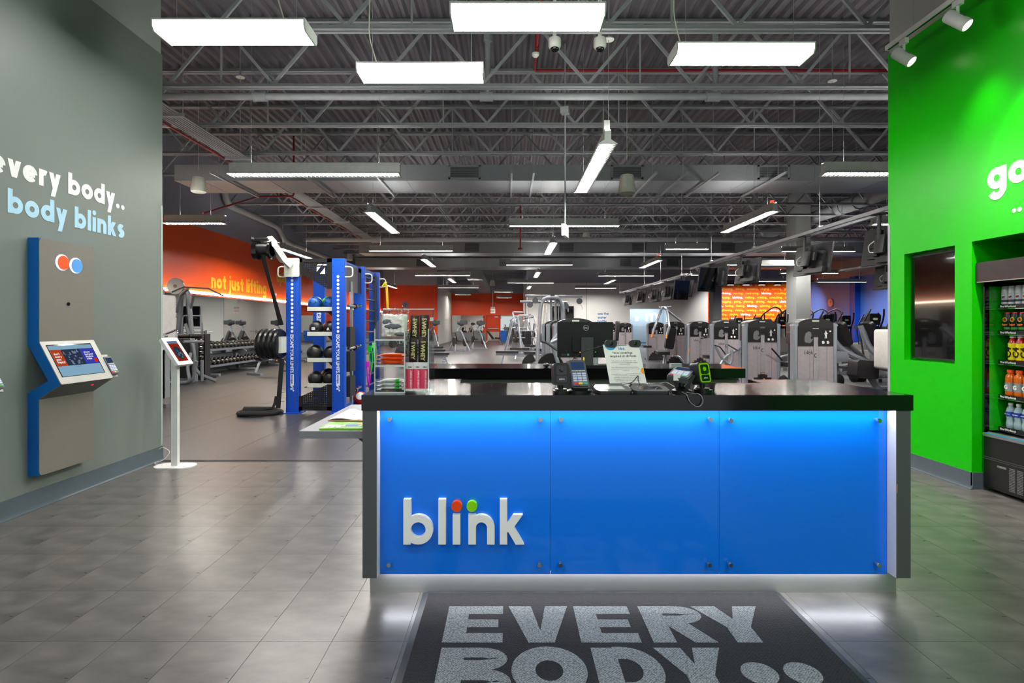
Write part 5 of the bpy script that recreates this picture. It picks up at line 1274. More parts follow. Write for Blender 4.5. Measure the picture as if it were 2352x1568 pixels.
def post(x, y, printed=True):
    p = ob('post', MB().rbox((x - .1, y, .01), (x + .1, y + .12, 2.42), .012).box((x - .15, y - .06, 0), (x + .15, y + .18, .012)), m_rb, rg)
    if printed:
        d_ = MB()
        for k in range(15): d_.disc((x, y, 2.137 - k * .0612), .021, (1, 0, 0), EZ, (0, -.0015, 0), 16)
        ob('dot_row', d_, m_dots, p, smooth=0)
        ob('print', plain('ESCAPE YOUR LIMITS.', .068, (x - .025, y - .0015, 1.235), (0, 0, -1), (1, 0, 0), bold=.025, sp=.93), m_dots, p, smooth=0)
        ob('logo_plate', MB().box((x - .027, y - .0012, .43), (x + .027, y, .61)).prism([(-.027, .43), (.0, .43), (.027, .4), (.0, .4)], (x, y, 0), (1, 0, 0), EZ, (0, -.0012, 0)).prism([(.01, .385), (.027, .385), (.01, .37), (-.027, .37), (-.027, .39), (.0, .39)], (x, y, 0), (1, 0, 0), EZ, (0, -.0012, 0)).disc((x + .02, y, .355), .012, (1, 0, 0), EZ, (0, -.0012, 0)), m_dots, p, smooth=0)
        ob('print', plain('escape', .05, (x - .014, y - .002, .6), (0, 0, -1), (1, 0, 0), bold=.03), m_rb, p, smooth=0)
    bh = MB()
    for z in (2.3, 2.2, 1.55, 1.3, 1.05, .8, .3, .25, .2): bh.disc((x - .075, y, z), .008, (1, 0, 0), EZ, (0, -.001, 0), 8).disc((x + .075, y, z), .008, (1, 0, 0), EZ, (0, -.001, 0), 8)
    stuff(ob('bolt_hole', bh, mat('hole_blue', '05164a', .6), p, smooth=0))
    return p
LXp, RXp = -.352, .366
for y in (0, 1.2, 2.3):
    for x in (LXp, RXp): post(x, y, y == 0)
ob('print', plain('octane', .15, (LXp - .03, 1.198, 1.75), (0, 0, -1), (1, 0, 0), bold=.02), m_dots, rg, smooth=0)
for z in (2.36, .06):
    fr = MB()
    for x in (LXp, RXp):
        for ya_, yb_ in ((.12, 1.2), (1.32, 2.3)): fr.box((x - .04, ya_, z - .04), (x + .04, yb_, z + .04))
    ob('side_beam', fr, m_rb, rg, smooth=0)
ob('top_plate', MB().prism([(-.25, 2.42), (.265, 2.42), (.265, 1.945), (.2, 1.945), (-.21, 2.17), (-.25, 2.17)], (0, .02, 0), (1, 0, 0), EZ, (0, .006, 0)), m_perf, rg, smooth=0)
ob('plate_edge', MB().box((-.25, .012, 2.16), (-.2, .02, 2.42)).box((-.25, .012, 2.36), (.265, .02, 2.42)).box((.19, .012, 1.945), (.265, .02, 2.42)), black, rg, smooth=0)
lg = MB()
for px, py in ((0, 0),): lg.prism([(0, .19), (.07, .19), (.09, .21), (.02, .21)], (.03, .011, 2.12), (1, 0, 0), EZ, (0, -.001, 0)).prism([(.09, .19), (.15, .19), (.15, .21), (.11, .21)], (.03, .011, 2.12), (1, 0, 0), EZ, (0, -.001, 0)).prism([(0, .09), (.06, .17), (0, .17)], (.03, .011, 2.12), (1, 0, 0), EZ, (0, -.001, 0)).prism([(.05, .06), (.13, .06), (.13, .16)], (.03, .011, 2.12), (1, 0, 0), EZ, (0, -.001, 0))
ob('plate_logo', lg, m_dots, rg, smooth=0)
ob('bottom_plate', MB().prism([(-.25, .04), (.265, .04), (.265, .45), (.2, .45), (-.21, .27), (-.25, .27)], (0, .02, 0), (1, 0, 0), EZ, (0, .006, 0)), m_perf, rg, smooth=0)
ob('plate_edge', MB().box((-.25, .012, .04), (-.2, .02, .27)).box((-.25, .012, .04), (.265, .02, .1)).box((.19, .012, .04), (.265, .02, .45)), black, rg, smooth=0)
for z in (1.605, 1.213, .8, .4):
    s_ = ob('ball_shelf', MB().box((-.2, .1, z - .01), (.262, .95, z)), black_matte, rg, smooth=0)
    ob('front_rail', MB().box((-.145, .08, z - .005), (.262, .1, z + .058)), m_rw, s_, smooth=0)
    ob('bracket', MB().prism([(.262, z - .01), (.262, z - .18), (.1, z - .01)], (0, .3, 0), (1, 0, 0), EZ, (0, .02, 0)), black, s_, smooth=0)
for x, y, sg_ in ((-.46, .02, -1), (.47, .02, 1), (.47, 1.24, 1), (.47, 2.34, 1)):
    ob('pull_ring', MB().tube(bend([(x, y, 2.29), (x + sg_ * .12, y, 2.29), (x + sg_ * .12, y, 2.13), (x, y, 2.13)], .08, 5), .011, 8), m_rw, rg)
ob('pull_ring', MB().tube(bend([(-.46, -.02, .34), (-.57, -.02, .34), (-.57, -.02, .2), (-.46, -.02, .2)], .06, 5), .011, 8), m_rw, rg)
ob('side_plate', MB().box((.4, .14, 1.93), (.406, 1.19, 2.37)), m_perf, rg, smooth=0)
ob('side_plate_edge', MB().box((.407, 1.0, 1.93), (.412, 1.19, 2.37)).box((.407, .14, 2.3), (.412, 1.19, 2.37)), black, rg, smooth=0)
for z in (1.69, 1.0, .28):
    pg = ob('peg', MB().cyl((.44, .75, z), (.44, .3, z), .024, 10), steel, rg)
    ob('peg_end', MB().cyl((.44, .75, z), (.44, 1.0, z + .02), .02, 10).sphere((.44, 1.0, z + .02), .03, 10, 8), chrome, pg); ob('collar', MB().cyl((.44, .66, z), (.44, .74, z), .045, 12), black, pg)
ob('store_rail', MB().box((.39, .55, .05), (.43, .6, 2.1)), m_low, rg, smooth=0)
for z in (1.25, .85, .45): ob('storage_box', MB().box((.4, .2, z - .22), (.5, .5, z + .1)), black_matte, rg, smooth=0)
for k in range(11):
    z = .25 + .2 * k; ob('ladder_rung', MB().cyl((.4, 1.32, z), (.4, 2.3, z), .018, 8), mat('rung_blue', '1d2f4c', .4), rg)
ob('ladder_rail', MB().box((.37, 2.2, .05), (.43, 2.25, 2.36)).box((.37, 1.33, .05), (.43, 1.36, 2.36)), mat('rail_dark', '2c3236', .4), rg, smooth=0)
# boom with spool, lower roll of discs and strap
ob('boom_plate', MB().rbox((-.465, -.03, 2.13), (-.235, 0, 2.42), .02, axis=1), m_rw, rg)
ob('boom_arm', MB().bar((-.36, -.04, 2.3), (-.44, -.14, 2.4), .07, .09).bar((-.43, -.12, 2.37), (-.53, -.34, 2.62), .08, .1), m_rw, rg)
ob('boom_cap', MB().bar((-.515, -.32, 2.59), (-.555, -.4, 2.66), .1, .12), m_rw, rg)
sp_ = ob('spool', MB(). cyl((-.5, -.38, 2.5), (-.74, -.38, 2.5), .1, 20), black, rg)
ob('spool_flange', MB().cyl((-.5, -.38, 2.49), (-.53, -.38, 2.49), .14, 24), black_gloss, rg); ob('spool_flange', MB().cyl((-.69, -.38, 2.49), (-.76, -.38, 2.49), .14, 24), black_gloss, rg)
ob('spool_bracket', MB().box((-.8, -.44, 2.63), (-.52, -.32, 2.65)).box((-.81, -.43, 2.62), (-.79, -.33, 2.69)).cyl((-.74, -.38, 2.665), (-.56, -.38, 2.665), .02, 8), black, rg)
for s in (0, 1): ob('strap', MB().bar((-.66 + .06 * s, -.36 - .1 * s, 2.42), (-.46 + .0 * s, -.12 - .06 * s, 1.38), .05, .006, up=(0, 1, 0)), black_matte, rg)
for k in range(4): ob('resistance_disc', MB().lathe([(.1, 0), (.215, .008), (.235, .03), (.235, .07), (.215, .092), (.1, .1)], (-.465 - .076 * k, -.1, 1.085), 26, (-1, .12, 0)), mat('disc_black', '111113', .28), rg)
ob('disc_bracket', MB().box((-.5, -.2, .95), (-.44, .04, 1.2)), m_rw, rg, smooth=0)
ob('strap', MB().bar((-.46, -.12, .86), (-.52, -.12, .1), .07, .008, up=(0, 1, 0)), black_matte, rg)
# balls
def ball(x, y, z, r, label, m, panels_=None, mark=None):
    t = thing('medicine_ball', label, 'ball', (RX + x, RY + y, z))
    ob('shell', MB().sphere((0, 0, r), r, 24, 16), m, t)
    if panels_:
        for a0, e0 in ((-1.2, .1), (-2.0, .1), (-1.6, .9), (.3, .2), (2.2, .2)):
            d_ = Vector((math.cos(a0) * math.cos(e0), math.sin(a0) * math.cos(e0), math.sin(e0)))
            ob('panel', MB().lathe([(r * .42, r * .905), (r * .3, r * .965), (r * .15, r * .998), (.001, r * 1.006)], (0, 0, r), 3, d_), panels_, t, smooth=60)
    else:
        ob('seam', MB().torus((0, 0, r), r * 1.0, .0025, (.3, .2, 1), 28, 4), rubber, t)
    if mark: ob('mark', plain(mark, r * .5, (-r * .35, -r * 1.0, r * .75), (1, 0, 0), EZ, bold=.05, align='LEFT'), m_dots, t, smooth=0)
m_bb = mat('ball_blue', '1457a8', .45, bump=.1); m_bk = mat('ball_black', '18181a', .4, bump=.1); m_bgn = mat('ball_green', '18c818', .4); m_brd = mat('ball_red', 'b51520', .45)
zt_ = lambda z: z + .004
ball(-.06, .2, zt_(1.605), .115, 'blue and black medicine ball on the top shelf of the rig', m_bb, black)
ball(.19, .2, zt_(1.605), .115, 'blue and black medicine ball half hidden by the right rig post, top shelf', m_bb, black)
ball(.06, .5, zt_(1.605), .12, 'green and black medicine ball behind the two blue ones', m_bgn, black)
ball(-.04, .2, zt_(1.213), .115, 'black medicine ball with white print on the second rig shelf', m_bk, None, 'SB')
ball(.2, .2, zt_(1.213), .11, 'black medicine ball with a white diamond mark, second rig shelf', m_bk, None, 'A')
ball(.08, .48, zt_(1.213), .115, 'red medicine ball behind the black ones on the second shelf', m_brd)
ball(-.07, .22, zt_(.8), .13, 'large plain black ball at the left of the third rig shelf', m_bk)
ball(.19, .22, zt_(.8), .122, 'plain black ball beside the post on the third rig shelf', m_bk)
ball(-.06, .22, zt_(.4), .12, 'shiny black ball at the left of the lowest rig shelf', m_bk)
ball(.17, .22, zt_(.4), .118, 'black ball beside the post on the lowest rig shelf', m_bk)
ball(.05, .52, zt_(.4), .13, 'large dark ball at the back of the lowest rig shelf', m_bk)
# battle rope
pts = []
for k in range(76):
    a_ = k / 76 * 2 * PI * 2.6; r_ = .33 - .045 * (a_ / 6.28); pts.append((-3.83 + r_ * math.cos(a_), 8.5 + r_ * .85 * math.sin(a_), .028 + .018 * (a_ / 6.28) + .006 * math.sin(a_ * 3)))
pts += [(-3.62, 8.48, .1), (-3.6, 8.55, .2), (-3.6, 8.58, .27)]
rp = ob('battle_rope', MB().tube(pts, .027, 8), mat('rope_black', '19181a', .8, bump=1, scale=30)); tag(rp, 'thick black battle rope coiled on the floor beside the rig', 'rope')
# straps hanging from the rig
t = thing('suspension_strap', 'yellow suspension strap hanging from the rearmost rig ring', 'strap', (-2.42, 10.98, 2.05))
ob('webbing', MB().bar((0, 0, .12), (.02, 0, -.34), .045, .01, up=(0, 1, 0)), mat('strap_yellow', 'edc800', .5), t); ob('loop', MB().tube([(-.08, 0, .1), (-.03, 0, .16), (0, 0, .12)], .022, 8), mat('strap_yellow'), t); ob('buckle', MB().torus((.02, 0, -.4), .04, .008, (0, 1, 0), 14, 6).box((0, -.01, -.55), (.04, .01, -.44)), black, t)
for k, (x, y, z, L_, nm, cc) in enumerate([(-2.56, 10.15, 1.0, .5, 'green', '22d040'), (-2.54, 10.4, 1.05, .45, 'lime', '7fe080'), (-2.56, 9.98, .72, .45, 'magenta', 'd020c0')]):
    t = thing('resistance_band', f'{nm} resistance band hanging inside the rig ladder', 'band', (x, y, z))
    ob('tube', MB().tube([(0, 0, .0), (.01, 0, -L_ * .5), (.03, .03, -L_), (.05, .05, -L_ * .5), (.03, .04, 0)], .012, 6), mat('band_' + nm, cc, .4), t); ob('handle', MB().box((-.02, -.02, -.1), (.05, .03, 0)), mat('band_' + nm), t, smooth=0)
t = thing('medicine_ball', 'red and white ball on the rig floor behind the side shelf', 'ball', (-2.55, 9.5, 0)); ob('shell', MB().sphere((0, 0, .12), .12, 18, 12), m_brd, t); ob('mark', MB().lathe([(.07, .1), (.05, .115), (.001, .122)], (0, 0, .12), 16, (.2, -.8, .5)), m_dots, t)

# ================================================================== dumbbells on the two-tier rack
m_db = mat('dumbbell_black', '1a1a1c', .3, coat=.2)
RK0, RK1 = 14.4, 21.6
dk = thing('dumbbell_rack', 'long grey two-tier dumbbell rack along the left gym wall', 'rack', (-8.2, RK0, 0)); Lr = RK1 - RK0
for z, x in ((.72, -.12), (.3, .08)):
    ob('tray', MB().prism([(-.18, .04), (.18, -.05), (.18, -.02), (-.18, .07)], (x, 0, z), (1, 0, 0), EZ, (0, Lr, 0)), black, dk, smooth=0)
    ob('tray_lip', MB().box((x + .17, 0, z - .06), (x + .19, Lr, z)), greypaint, dk, smooth=0)
for y in (.5, 2.6, 4.7, 6.8):
    ob('upright', MB().bar((-.3, y, .9), (-.1, y, .06), .1, .08).bar((-.14, y, .66), (.1, y, .5), .05, .2).bar((-.1, y, .25), (.1, y, .2), .05, .1), greypaint, dk, smooth=0)
    ob('foot', MB().rbox((-.38, y - .05, 0), (.42, y + .05, .07), .02, axis=0), silver, dk)
db = MB().cyl((-.075, 0, 0), (.075, 0, 0), .016, 8)
hd_ = MB().lathe([(.045, 0), (.062, .012), (.062, .065), (.045, .08)], (.07, 0, 0), 8, (1, 0, 0))
q = None; n = 0
for tr, (z, x) in enumerate(((.81, -.12), (.385, .08))):
    for i in range(31):
        t = thing('dumbbell', f'black hexagonal dumbbell with a chrome grip on the {"upper" if tr == 0 else "lower"} tier, {nth(i + 1)} from the near end', 'dumbbell', (-8.2 + x, RK0 + .18 + i * .226, z), 0, f'dumbbells on the {"upper" if tr == 0 else "lower"} tier')
        t.rotation_euler = (0, .24, 0)
        if q is None: q = (ob('grip', db, chrome, t), ob('head', hd_, m_db, t))
        else: inst(q[0], 'grip', t); inst(q[1], 'head', t)
        inst(q[1], 'head', t, None, (0, 0, PI))
# small upright rack of chrome dumbbells at the left end
t = thing('upright_rack', 'tall black rack of small chrome dumbbells left of the long rack', 'rack', (-7.8, 13.98, 0)); ob('tower', MB().box((-.1, .05, 0), (.1, .3, 1.15)).box((-.2, -.1, 0), (.2, .4, .04)), black, t, smooth=0)
q = None
for i in range(8):
    d_ = thing('dumbbell', f'small chrome dumbbell on the tall black rack, {ORD[i]} from the top', 'dumbbell', (-7.8, 13.9, 1.05 - i * .12), 0, 'chrome dumbbells on the tall rack')
    if q is None: q = ob('weight', MB().cyl((-.07, 0, 0), (.07, 0, 0), .014, 8).cyl((-.11, 0, 0), (-.06, 0, 0), .045, 12).cyl((.06, 0, 0), (.11, 0, 0), .045, 12), chrome, d_)
    else: inst(q, 'weight', d_)

# ================================================================== selectorised weight machines facing the camera
m_frost = mat('frosted_panel', 'aca2a8', .35, var=.06, alpha=.92, metal=.2); m_plac = mat('placard_black', '141316', .22); m_ig = mat('icon_grey', '6a686c', .5); m_iw = mat('icon_white', 'd8dad8', .5); m_io = mat('icon_orange', 'e07a28', .5); m_sl = mat('machine_silver', '9499a3', .3, metal=.4, coat=.3)
m_lozenge = mat('lozenge_pale', 'b8c4ae', .4)
TW = {}
def tower(x, y, label, rz=0):
    t = thing('weight_machine', label, 'weight machine', (x, y, 0), rz)
    if TW:
        for o in TW['parts']:
            c = inst(o, o.name.split('.')[0], t)
            for g_ in o.children: inst(g_, g_.name.split('.')[0], c)
        return t
    P = []
    rail = MB().rbox((.3, -.03, 0), (.372, .13, 1.36), .03, seg=5).prism([(.302, 1.36), (.372, 1.36), (.372, 1.375), (.355, 1.4), (.302, 1.41)], (0, -.028, 0), (1, 0, 0), EZ, (0, .155, 0))
    P.append(ob('side_rail', rail, m_sl, t)); P.append(inst(P[0], 'side_rail', t, (0, 0.1, 0), (0, 0, PI))) 
    ar = [(-.305, 1.05), (.305, 1.05), (.305, 1.33)] + [(.305 * math.cos(math.radians(q)), 1.36 + .13 * math.sin(math.radians(q)) ** .8) for q in range(15, 166, 10)] + [(-.305, 1.33)]
    sh_ = ob('shroud', MB().prism(ar, (0, -.012, 0), (1, 0, 0), EZ, (0, .4, 0)), mat('shroud_black', '201e22', .35, coat=.15), t, smooth=30); P.append(sh_)
    ob('lozenge', MB().prism(rrect(-.06, 1.435, .06, 1.46, .012), (0, -.014, 0), (1, 0, 0), EZ, (0, .002, 0)), m_lozenge, sh_)
    pl = ob('placard', MB().box((-.3, -.016, 1.02), (.3, -.012, 1.33)), m_plac, t, smooth=0); P.append(pl)
    ic = MB()
    for a in ([(-.17, 1.08), (-.1, 1.07), (-.06, 1.1), (-.06, 1.14), (-.09, 1.15), (-.07, 1.2), (-.08, 1.25), (-.12, 1.27), (-.17, 1.24), (-.19, 1.18), (-.19, 1.1)], [(-.06, 1.12), (-.02, 1.15), (-.03, 1.17), (-.06, 1.15)]): ic.prism(a, (0, -.0165, 0), (1, 0, 0), EZ, (0, -.0005, 0))
    ob('print', ic, m_ig, pl, smooth=0)
    fg = MB()
    for a in ([(.155, 1.15), (.165, 1.15), (.172, 1.2), (.18, 1.15), (.19, 1.15), (.185, 1.24), (.2, 1.22), (.205, 1.228), (.185, 1.258), (.16, 1.258), (.145, 1.225), (.152, 1.22), (.162, 1.236)],): fg.prism(a, (0, -.0165, 0), (1, 0, 0), EZ, (0, -.0005, 0))
    fg.disc((.172, -.0165, 1.272), .011, (1, 0, 0), EZ, (0, -.0005, 0), 10)
    for cx in (.13, .21): fg.prism([(cx - .02, 1.06), (cx + .015, 1.06), (cx + .025, 1.085), (cx + .005, 1.11), (cx - .025, 1.1)], (0, -.0165, 0), (1, 0, 0), EZ, (0, -.0005, 0))
    fg.box((.235, -.017, 1.26), (.26, -.0165, 1.285)); fg.box((-.05, -.017, 1.315), (.05, -.0165, 1.322))
    ob('print', fg, m_iw, pl, smooth=0)
    ob('figure_mark', MB().disc((.172, -.017, 1.24), .009, (1, 0, 0), EZ, (0, -.0006, 0), 8).disc((.215, -.017, 1.09), .007, (1, 0, 0), EZ, (0, -.0006, 0), 8), m_io, pl, smooth=0)
    fp = ob('front_panel', MB().box((-.3, -.01, .09), (.3, -.004, 1.02)), m_frost, t, smooth=0); P.append(fp)
    ob('print', word('blink', .042, (-.19, -.0105, .88), (1, 0, 0), EZ, (0, -.0005, 0), w=.2, gap=.12), mat('print_dark_soft', '38363a', .5), fp, smooth=0)
    ob('seam_line', MB().box((-.1, -.0105, .12), (-.095, -.01, 1.01)).box((.19, -.0105, .12), (.195, -.01, 1.01)), m_ig, fp, smooth=0)
    sb = ob('slot', MB().prism(rrect(-.048, 1.09, .048, 1.2, .02), (0, -.0172, 0), (1, 0, 0), EZ, (0, -.0005, 0)), black_matte, t, smooth=0); P.append(sb)
    gb = ob('guide_bar', MB().box((-.036, -.02, .3), (.036, -.0135, 1.17)), mat('guide_silver', 'b2adb2', .25, metal=.6), t, smooth=0); P.append(gb)
    ob('guide_edge', MB().box((.03, -.022, .3), (.036, -.0202, 1.17)), chrome, gb, smooth=0)
    ob('letter_c', MB().stroke(arc(-.002, .86, .022, .03, 50, 310, 14), .014, (0, -.0204, 0), (1, 0, 0), EZ, (0, -.0006, 0)), black, gb, smooth=0)
    ws = MB()
    for k, (hw, z0, z1) in enumerate(((.29, .0, .16), (.24, .16, .24), (.18, .24, .3), (.1, .3, .36))): ws.box((-hw, -.014 - .001 * k, z0 + .0), (hw, .1, z1))
    P.append(ob('weight_stack', ws, mat('stack_dark', '242225', .5), t, smooth=0))
    se = ob('selector', MB().rbox((-.042, -.05, .2), (.042, -.016, .4), .01), black, t); P.append(se)
    ob('selector_mark', MB().box((-.042, -.051, .375), (.042, -.0502, .387)).sphere((.012, -.055, .27), .016, 10, 8), mat('selector_orange', 'f08010', .35), se)
    P.append(ob('body', MB().box((-.26, .02, 0), (.26, .4, 1.05)).box((-.34, -.02, 0), (.34, .5, .05)), black_matte, t, smooth=0))
    TW['parts'] = P
    return t
def pad(t, c, size, rot=(0, 0, 0), name='pad', m=None):
    M = Matrix.Translation(c) @ (Matrix.Rotation(rot[2], 4, 'Z') @ Matrix.Rotation(rot[1], 4, 'Y') @ Matrix.Rotation(rot[0], 4, 'X'))
    a = [-s / 2 for s in size]; b = [s / 2 for s in size]; ax = min(range(3), key=lambda i: size[i])
    mb = MB().rbox(a, b, min(sorted(size)[1] * .3, .06), axis=ax, seg=4)
    o_ = ob(name, mb.xf(M), m or vinyl, t, smooth=40)
    return o_
def tubes(t, paths, r, m, name='tube', rb=.08):
    mb = None; out = []
    for p in paths: out.append(ob(name, MB().tube(bend(p, rb), r, 8), m, t))
    return out
TP = [(5.23, 9.43, 'nearest right-hand weight machine with frosted front and black shroud'), (5.23, 11.4, 'second weight machine of the right-hand row'), (5.43, 13.8, 'third weight machine of the right-hand row'), (5.85, 16.9, 'fourth weight machine of the right-hand row'),
      (5.65, 18.7, 'fifth weight machine of the right-hand row, the one with the chest press arms'), (5.8, 21.7, 'sixth weight machine of the right-hand row'), (5.7, 27, 'farthest full weight machine of the right-hand row'), (5.3, 29, 'farthest weight machine of the right-hand row, mostly hidden'),
      (1.1, 9.07, 'weight machine right behind the monitor'), (1.1, 10.6, 'weight machine second behind the monitor'), (1.1, 12.1, 'weight machine third behind the monitor')]
TT = [tower(*p) for p in TP]
# levers, arms and pads that belong to single machines
t = TT[1]
pad(t, (.78, .6, .95), (.1, .3, .32), (0, .15, .4), 'back_pad'); pad(t, (.62, .25, .55), (.3, .3, .09), (0, .1, 0), 'seat_pad')
ob('roller_pad', MB().lathe([(.06, -.16), (.085, -.15), (.085, .15), (.06, .16)], (.46, -.1, .2), 16, (.75, .1, -.62)), vinyl, t)
tubes(t, [[(.3, .2, .66), (.6, .2, .74), (.78, .3, .76)], [(.6, -.1, .03), (.75, -.05, .12), (.85, .2, .1)]], .028, m_sl); ob('lever_grip', MB().cyl((.12, -.16, .9), (.36, -.1, .66), .016, 8), black, t); tubes(t, [[(.32, .3, 0), (1.0, .4, .03)], [(.8, .5, 0), (.82, .5, 1.0)]], .035, m_sl)
t = TT[2]
tubes(t, [[(-.3, -.3, .3), (-.15, -.3, .62), (.1, -.25, .72), (.38, 0, .84)], [(-.4, -.35, .86), (-.22, -.3, .55), (-.02, -.3, .4), (.03, -.3, .55), (.02, -.3, .76)]], .032, m_sl, rb=.14)
ob('lever_grip', MB().tube(bend([(-.42, -.36, .88), (-.3, -.36, .86), (-.18, -.36, .7), (-.16, -.36, .66)], .06), .016, 8), black, t); ob('lever_grip', MB().cyl((-.1, -.36, .9), (.14, -.36, .76), .016, 8), black, t)
t = TT[3]
pad(t, (.05, -.7, .45), (.34, .4, .09), (0, 0, 0), 'seat_pad'); tubes(t, [[(-.1, -.5, .98), (.1, -.45, 1.02), (.3, -.2, 1.04)], [(.0, -.7, 0), (.05, -.7, .42)]], .028, m_sl); ob('lever_grip', MB().cyl((-.16, -.5, .97), (.04, -.5, 1.02), .017, 8), black, t)
ob('yellow_pin', MB().cyl((-.45, -.3, .5), (-.4, -.3, .7), .012, 6), m_io, t)
t = TT[4]
tubes(t, [[(.1, -.3, 1.5), (-.55, -.5, 1.96), (-.62, -.6, 1.95), (-.95, -.9, 1.3), (-1.02, -.95, 1.1)], [(-.55, -.5, 1.96), (-.5, -.7, 1.9), (-.5, -1.0, 1.3), (-.6, -1.05, 1.05)], [(-.7, -.5, 1.94), (-.3, -.5, 1.97)]], .04, m_sl, rb=.06)
ob('grip_end', MB().cyl((-1.02, -.95, 1.12), (-1.06, -.98, .98), .032, 8).cyl((-.6, -1.05, 1.08), (-.62, -1.08, .95), .032, 8), mat('selector_orange'), t)
pad(t, (-.4, -.75, .95), (.3, .1, .7), (-.1, .22, .2), 'back_pad'); pad(t, (-.72, -1.0, .5), (.4, .4, .1), (.1, 0, 0), 'seat_pad'); tubes(t, [[(-.7, -.9, 0), (-.55, -.8, .5), (-.1, -.5, 1.3)], [(.2, -.6, 0), (-.05, -.5, .35), (-.25, -.5, .36)]], .035, m_sl)
t = TT[5]; pad(t, (-.45, -.4, .55), (.3, .3, .08), (0, 0, 0), 'seat_pad'); pad(t, (-1.6, -.3, 1.15), (.12, .3, .75), (0, .08, 0), 'back_pad'); tubes(t, [[(-1.6, -.3, 0), (-1.6, -.2, 1.2)]], .03, m_sl)
t = TT[8]
tubes(t, [[(-.36, -.3, 0), (-.3, -.25, .75), (-.42, -.25, 1.1), (-.2, -.1, 1.34)], [(-.42, -.25, 1.1), (-.3, -.3, 1.16)]], .03, m_sl); ob('lever_grip', MB().tube(bend([(-.58, -.28, 1.12), (-.5, -.3, 1.1), (-.33, -.36, .98)], .04), .018, 8), black, t)
ob('cam_disc', MB().lathe([(.2, -.012), (.21, 0), (.2, .012)], (-.42, -.15, .72), 24, (.15, 1, .1)), mat('cam_black', '1f1c1b', .4), t); ob('cam_hub', MB().lathe([(.05, -.05), (.05, .03)], (-.42, -.2, .7), 14, (.15, 1, .1)), m_sl, t)
ob('cam_quadrant', MB().prism(arc(0, 0, .17, .2, 90, 290, 14) + [(.06, -.15), (.05, .1)], (-.72, -.2, .72), (1, 0, 0), EZ, (0, .02, 0)), mat('cam_black'), t); ob('cam_hub', MB().lathe([(.04, -.05), (.04, .03)], (-.68, -.2, .75), 14, (.15, 1, .1)), m_sl, t)
pad(t, (-.22, -.35, .62), (.16, .3, .36), (0, .75, 0), 'elbow_pad'); pad(t, (-.3, -.5, .4), (.34, .34, .1), (0, 0, 0), 'seat_pad')

# ================================================================== big cable machines
def cable_station(x, y, label):
    t = thing('cable_station', label, 'cable machine', (x, y, 0))
    for k, yy in enumerate((-.25, .25)):
        tubes(t, [[(-.55, yy - .12, 0), (-.42, yy, 2.0), (-.3, yy, 2.3), (.2, yy, 2.3), (.34, yy, 2.0), (.36, yy, 0)]], .05, m_sl, 'arch', rb=.3)
    tubes(t, [[(-.95, -.1, 2.36), (.98, -.1, 2.34)], [(-1.1, .25, 2.17), (.5, .25, 2.15)]], .04, m_sl, 'boom'); tubes(t, [[(-.06, 0, 0), (-.06, 0, 2.3)], [(.1, .1, 0), (.1, .1, 2.25)]], .04, m_sl, 'column')
    ob('crown', MB().cbox((-.02, -.05, 2.33), (.14, .2, .2)), black, t, smooth=0)
    tubes(t, [[(-.3, -.05, 2.28), (-.06, -.05, 2.05)], [(.26, -.05, 2.28), (0, -.05, 2.05)]], .022, m_sl, 'brace')
    for px, pz in ((.88, 2.18), (.42, 2.02), (-.6, 2.2), (-.78, 2.06), (.2, 2.2)): ob('pulley', MB().lathe([(.05, -.03), (.1, -.03), (.1, .03), (.05, .03)], (px, -.14, pz), 16, (0, 1, 0)), mat('pulley_grey', '3c4048', .4), t)
    for px in (-.3, -.2, .2): ob('guide_rod', MB().cyl((px, .05, .1), (px, .05, 2.1), .014, 6), chrome, t)
    ob('weight_stack', MB().box((-.36, -.05, .1), (-.14, .15, .9)).box((.12, -.05, .1), (.3, .15, .9)), mat('stack_dark'), t, smooth=0); ob('base_frame', MB().box((-.7, -.45, 0), (.5, -.35, .06)).box((-.7, .35, 0), (.5, .45, .06)).box((-.1, -.4, 0), (0, .4, .06)), m_sl, t, smooth=0)
    ob('cable_clip', MB().tube([(.9, -.14, 2.1), (.97, -.14, 1.98), (.98, -.14, 1.9)], .006, 5).cbox((.5, -.14, 1.88), (.03, .03, .12)), m_sl, t)
    return t
cable_station(1.5, 18.7, 'silver multi-station cable machine with high booms at mid hall')
def row_machine(x, y, rz, label, dy=0):
    t = thing('row_machine', label, 'rowing machine', (x, y, 0), rz)
    ob('pad_long', MB().rbox((-.9, -.14, .38), (-.1, .14, .46), .04), vinyl, t); ob('rail', MB().box((-.9, -.03, .3), (.6, .03, .36)), m_sl, t, smooth=0)
    ob('pad_short', MB().rbox((.1, -.14, .36), (.5, .14, .43), .04), vinyl, t)
    tubes(t, [[(-.7, -.25, .0), (-.62, 0, .32)], [(-.7, .25, 0), (-.62, 0, .32)], [(.5, 0, .34), (.9, 0, .45), (1.05, 0, .9)]], .03, m_sl, 'leg')
    ob('roller', MB().cyl((.55, -.25, .3), (.55, .25, .3), .05, 10).cyl((.68, -.25, .5), (.68, .25, .5), .05, 10), vinyl, t)
    return t
row_machine(.45, 19.6, 0, 'low black back-extension bench nearest in the aisle'); row_machine(.95, 22.3, 0, 'low black back-extension bench behind the first one in the aisle')
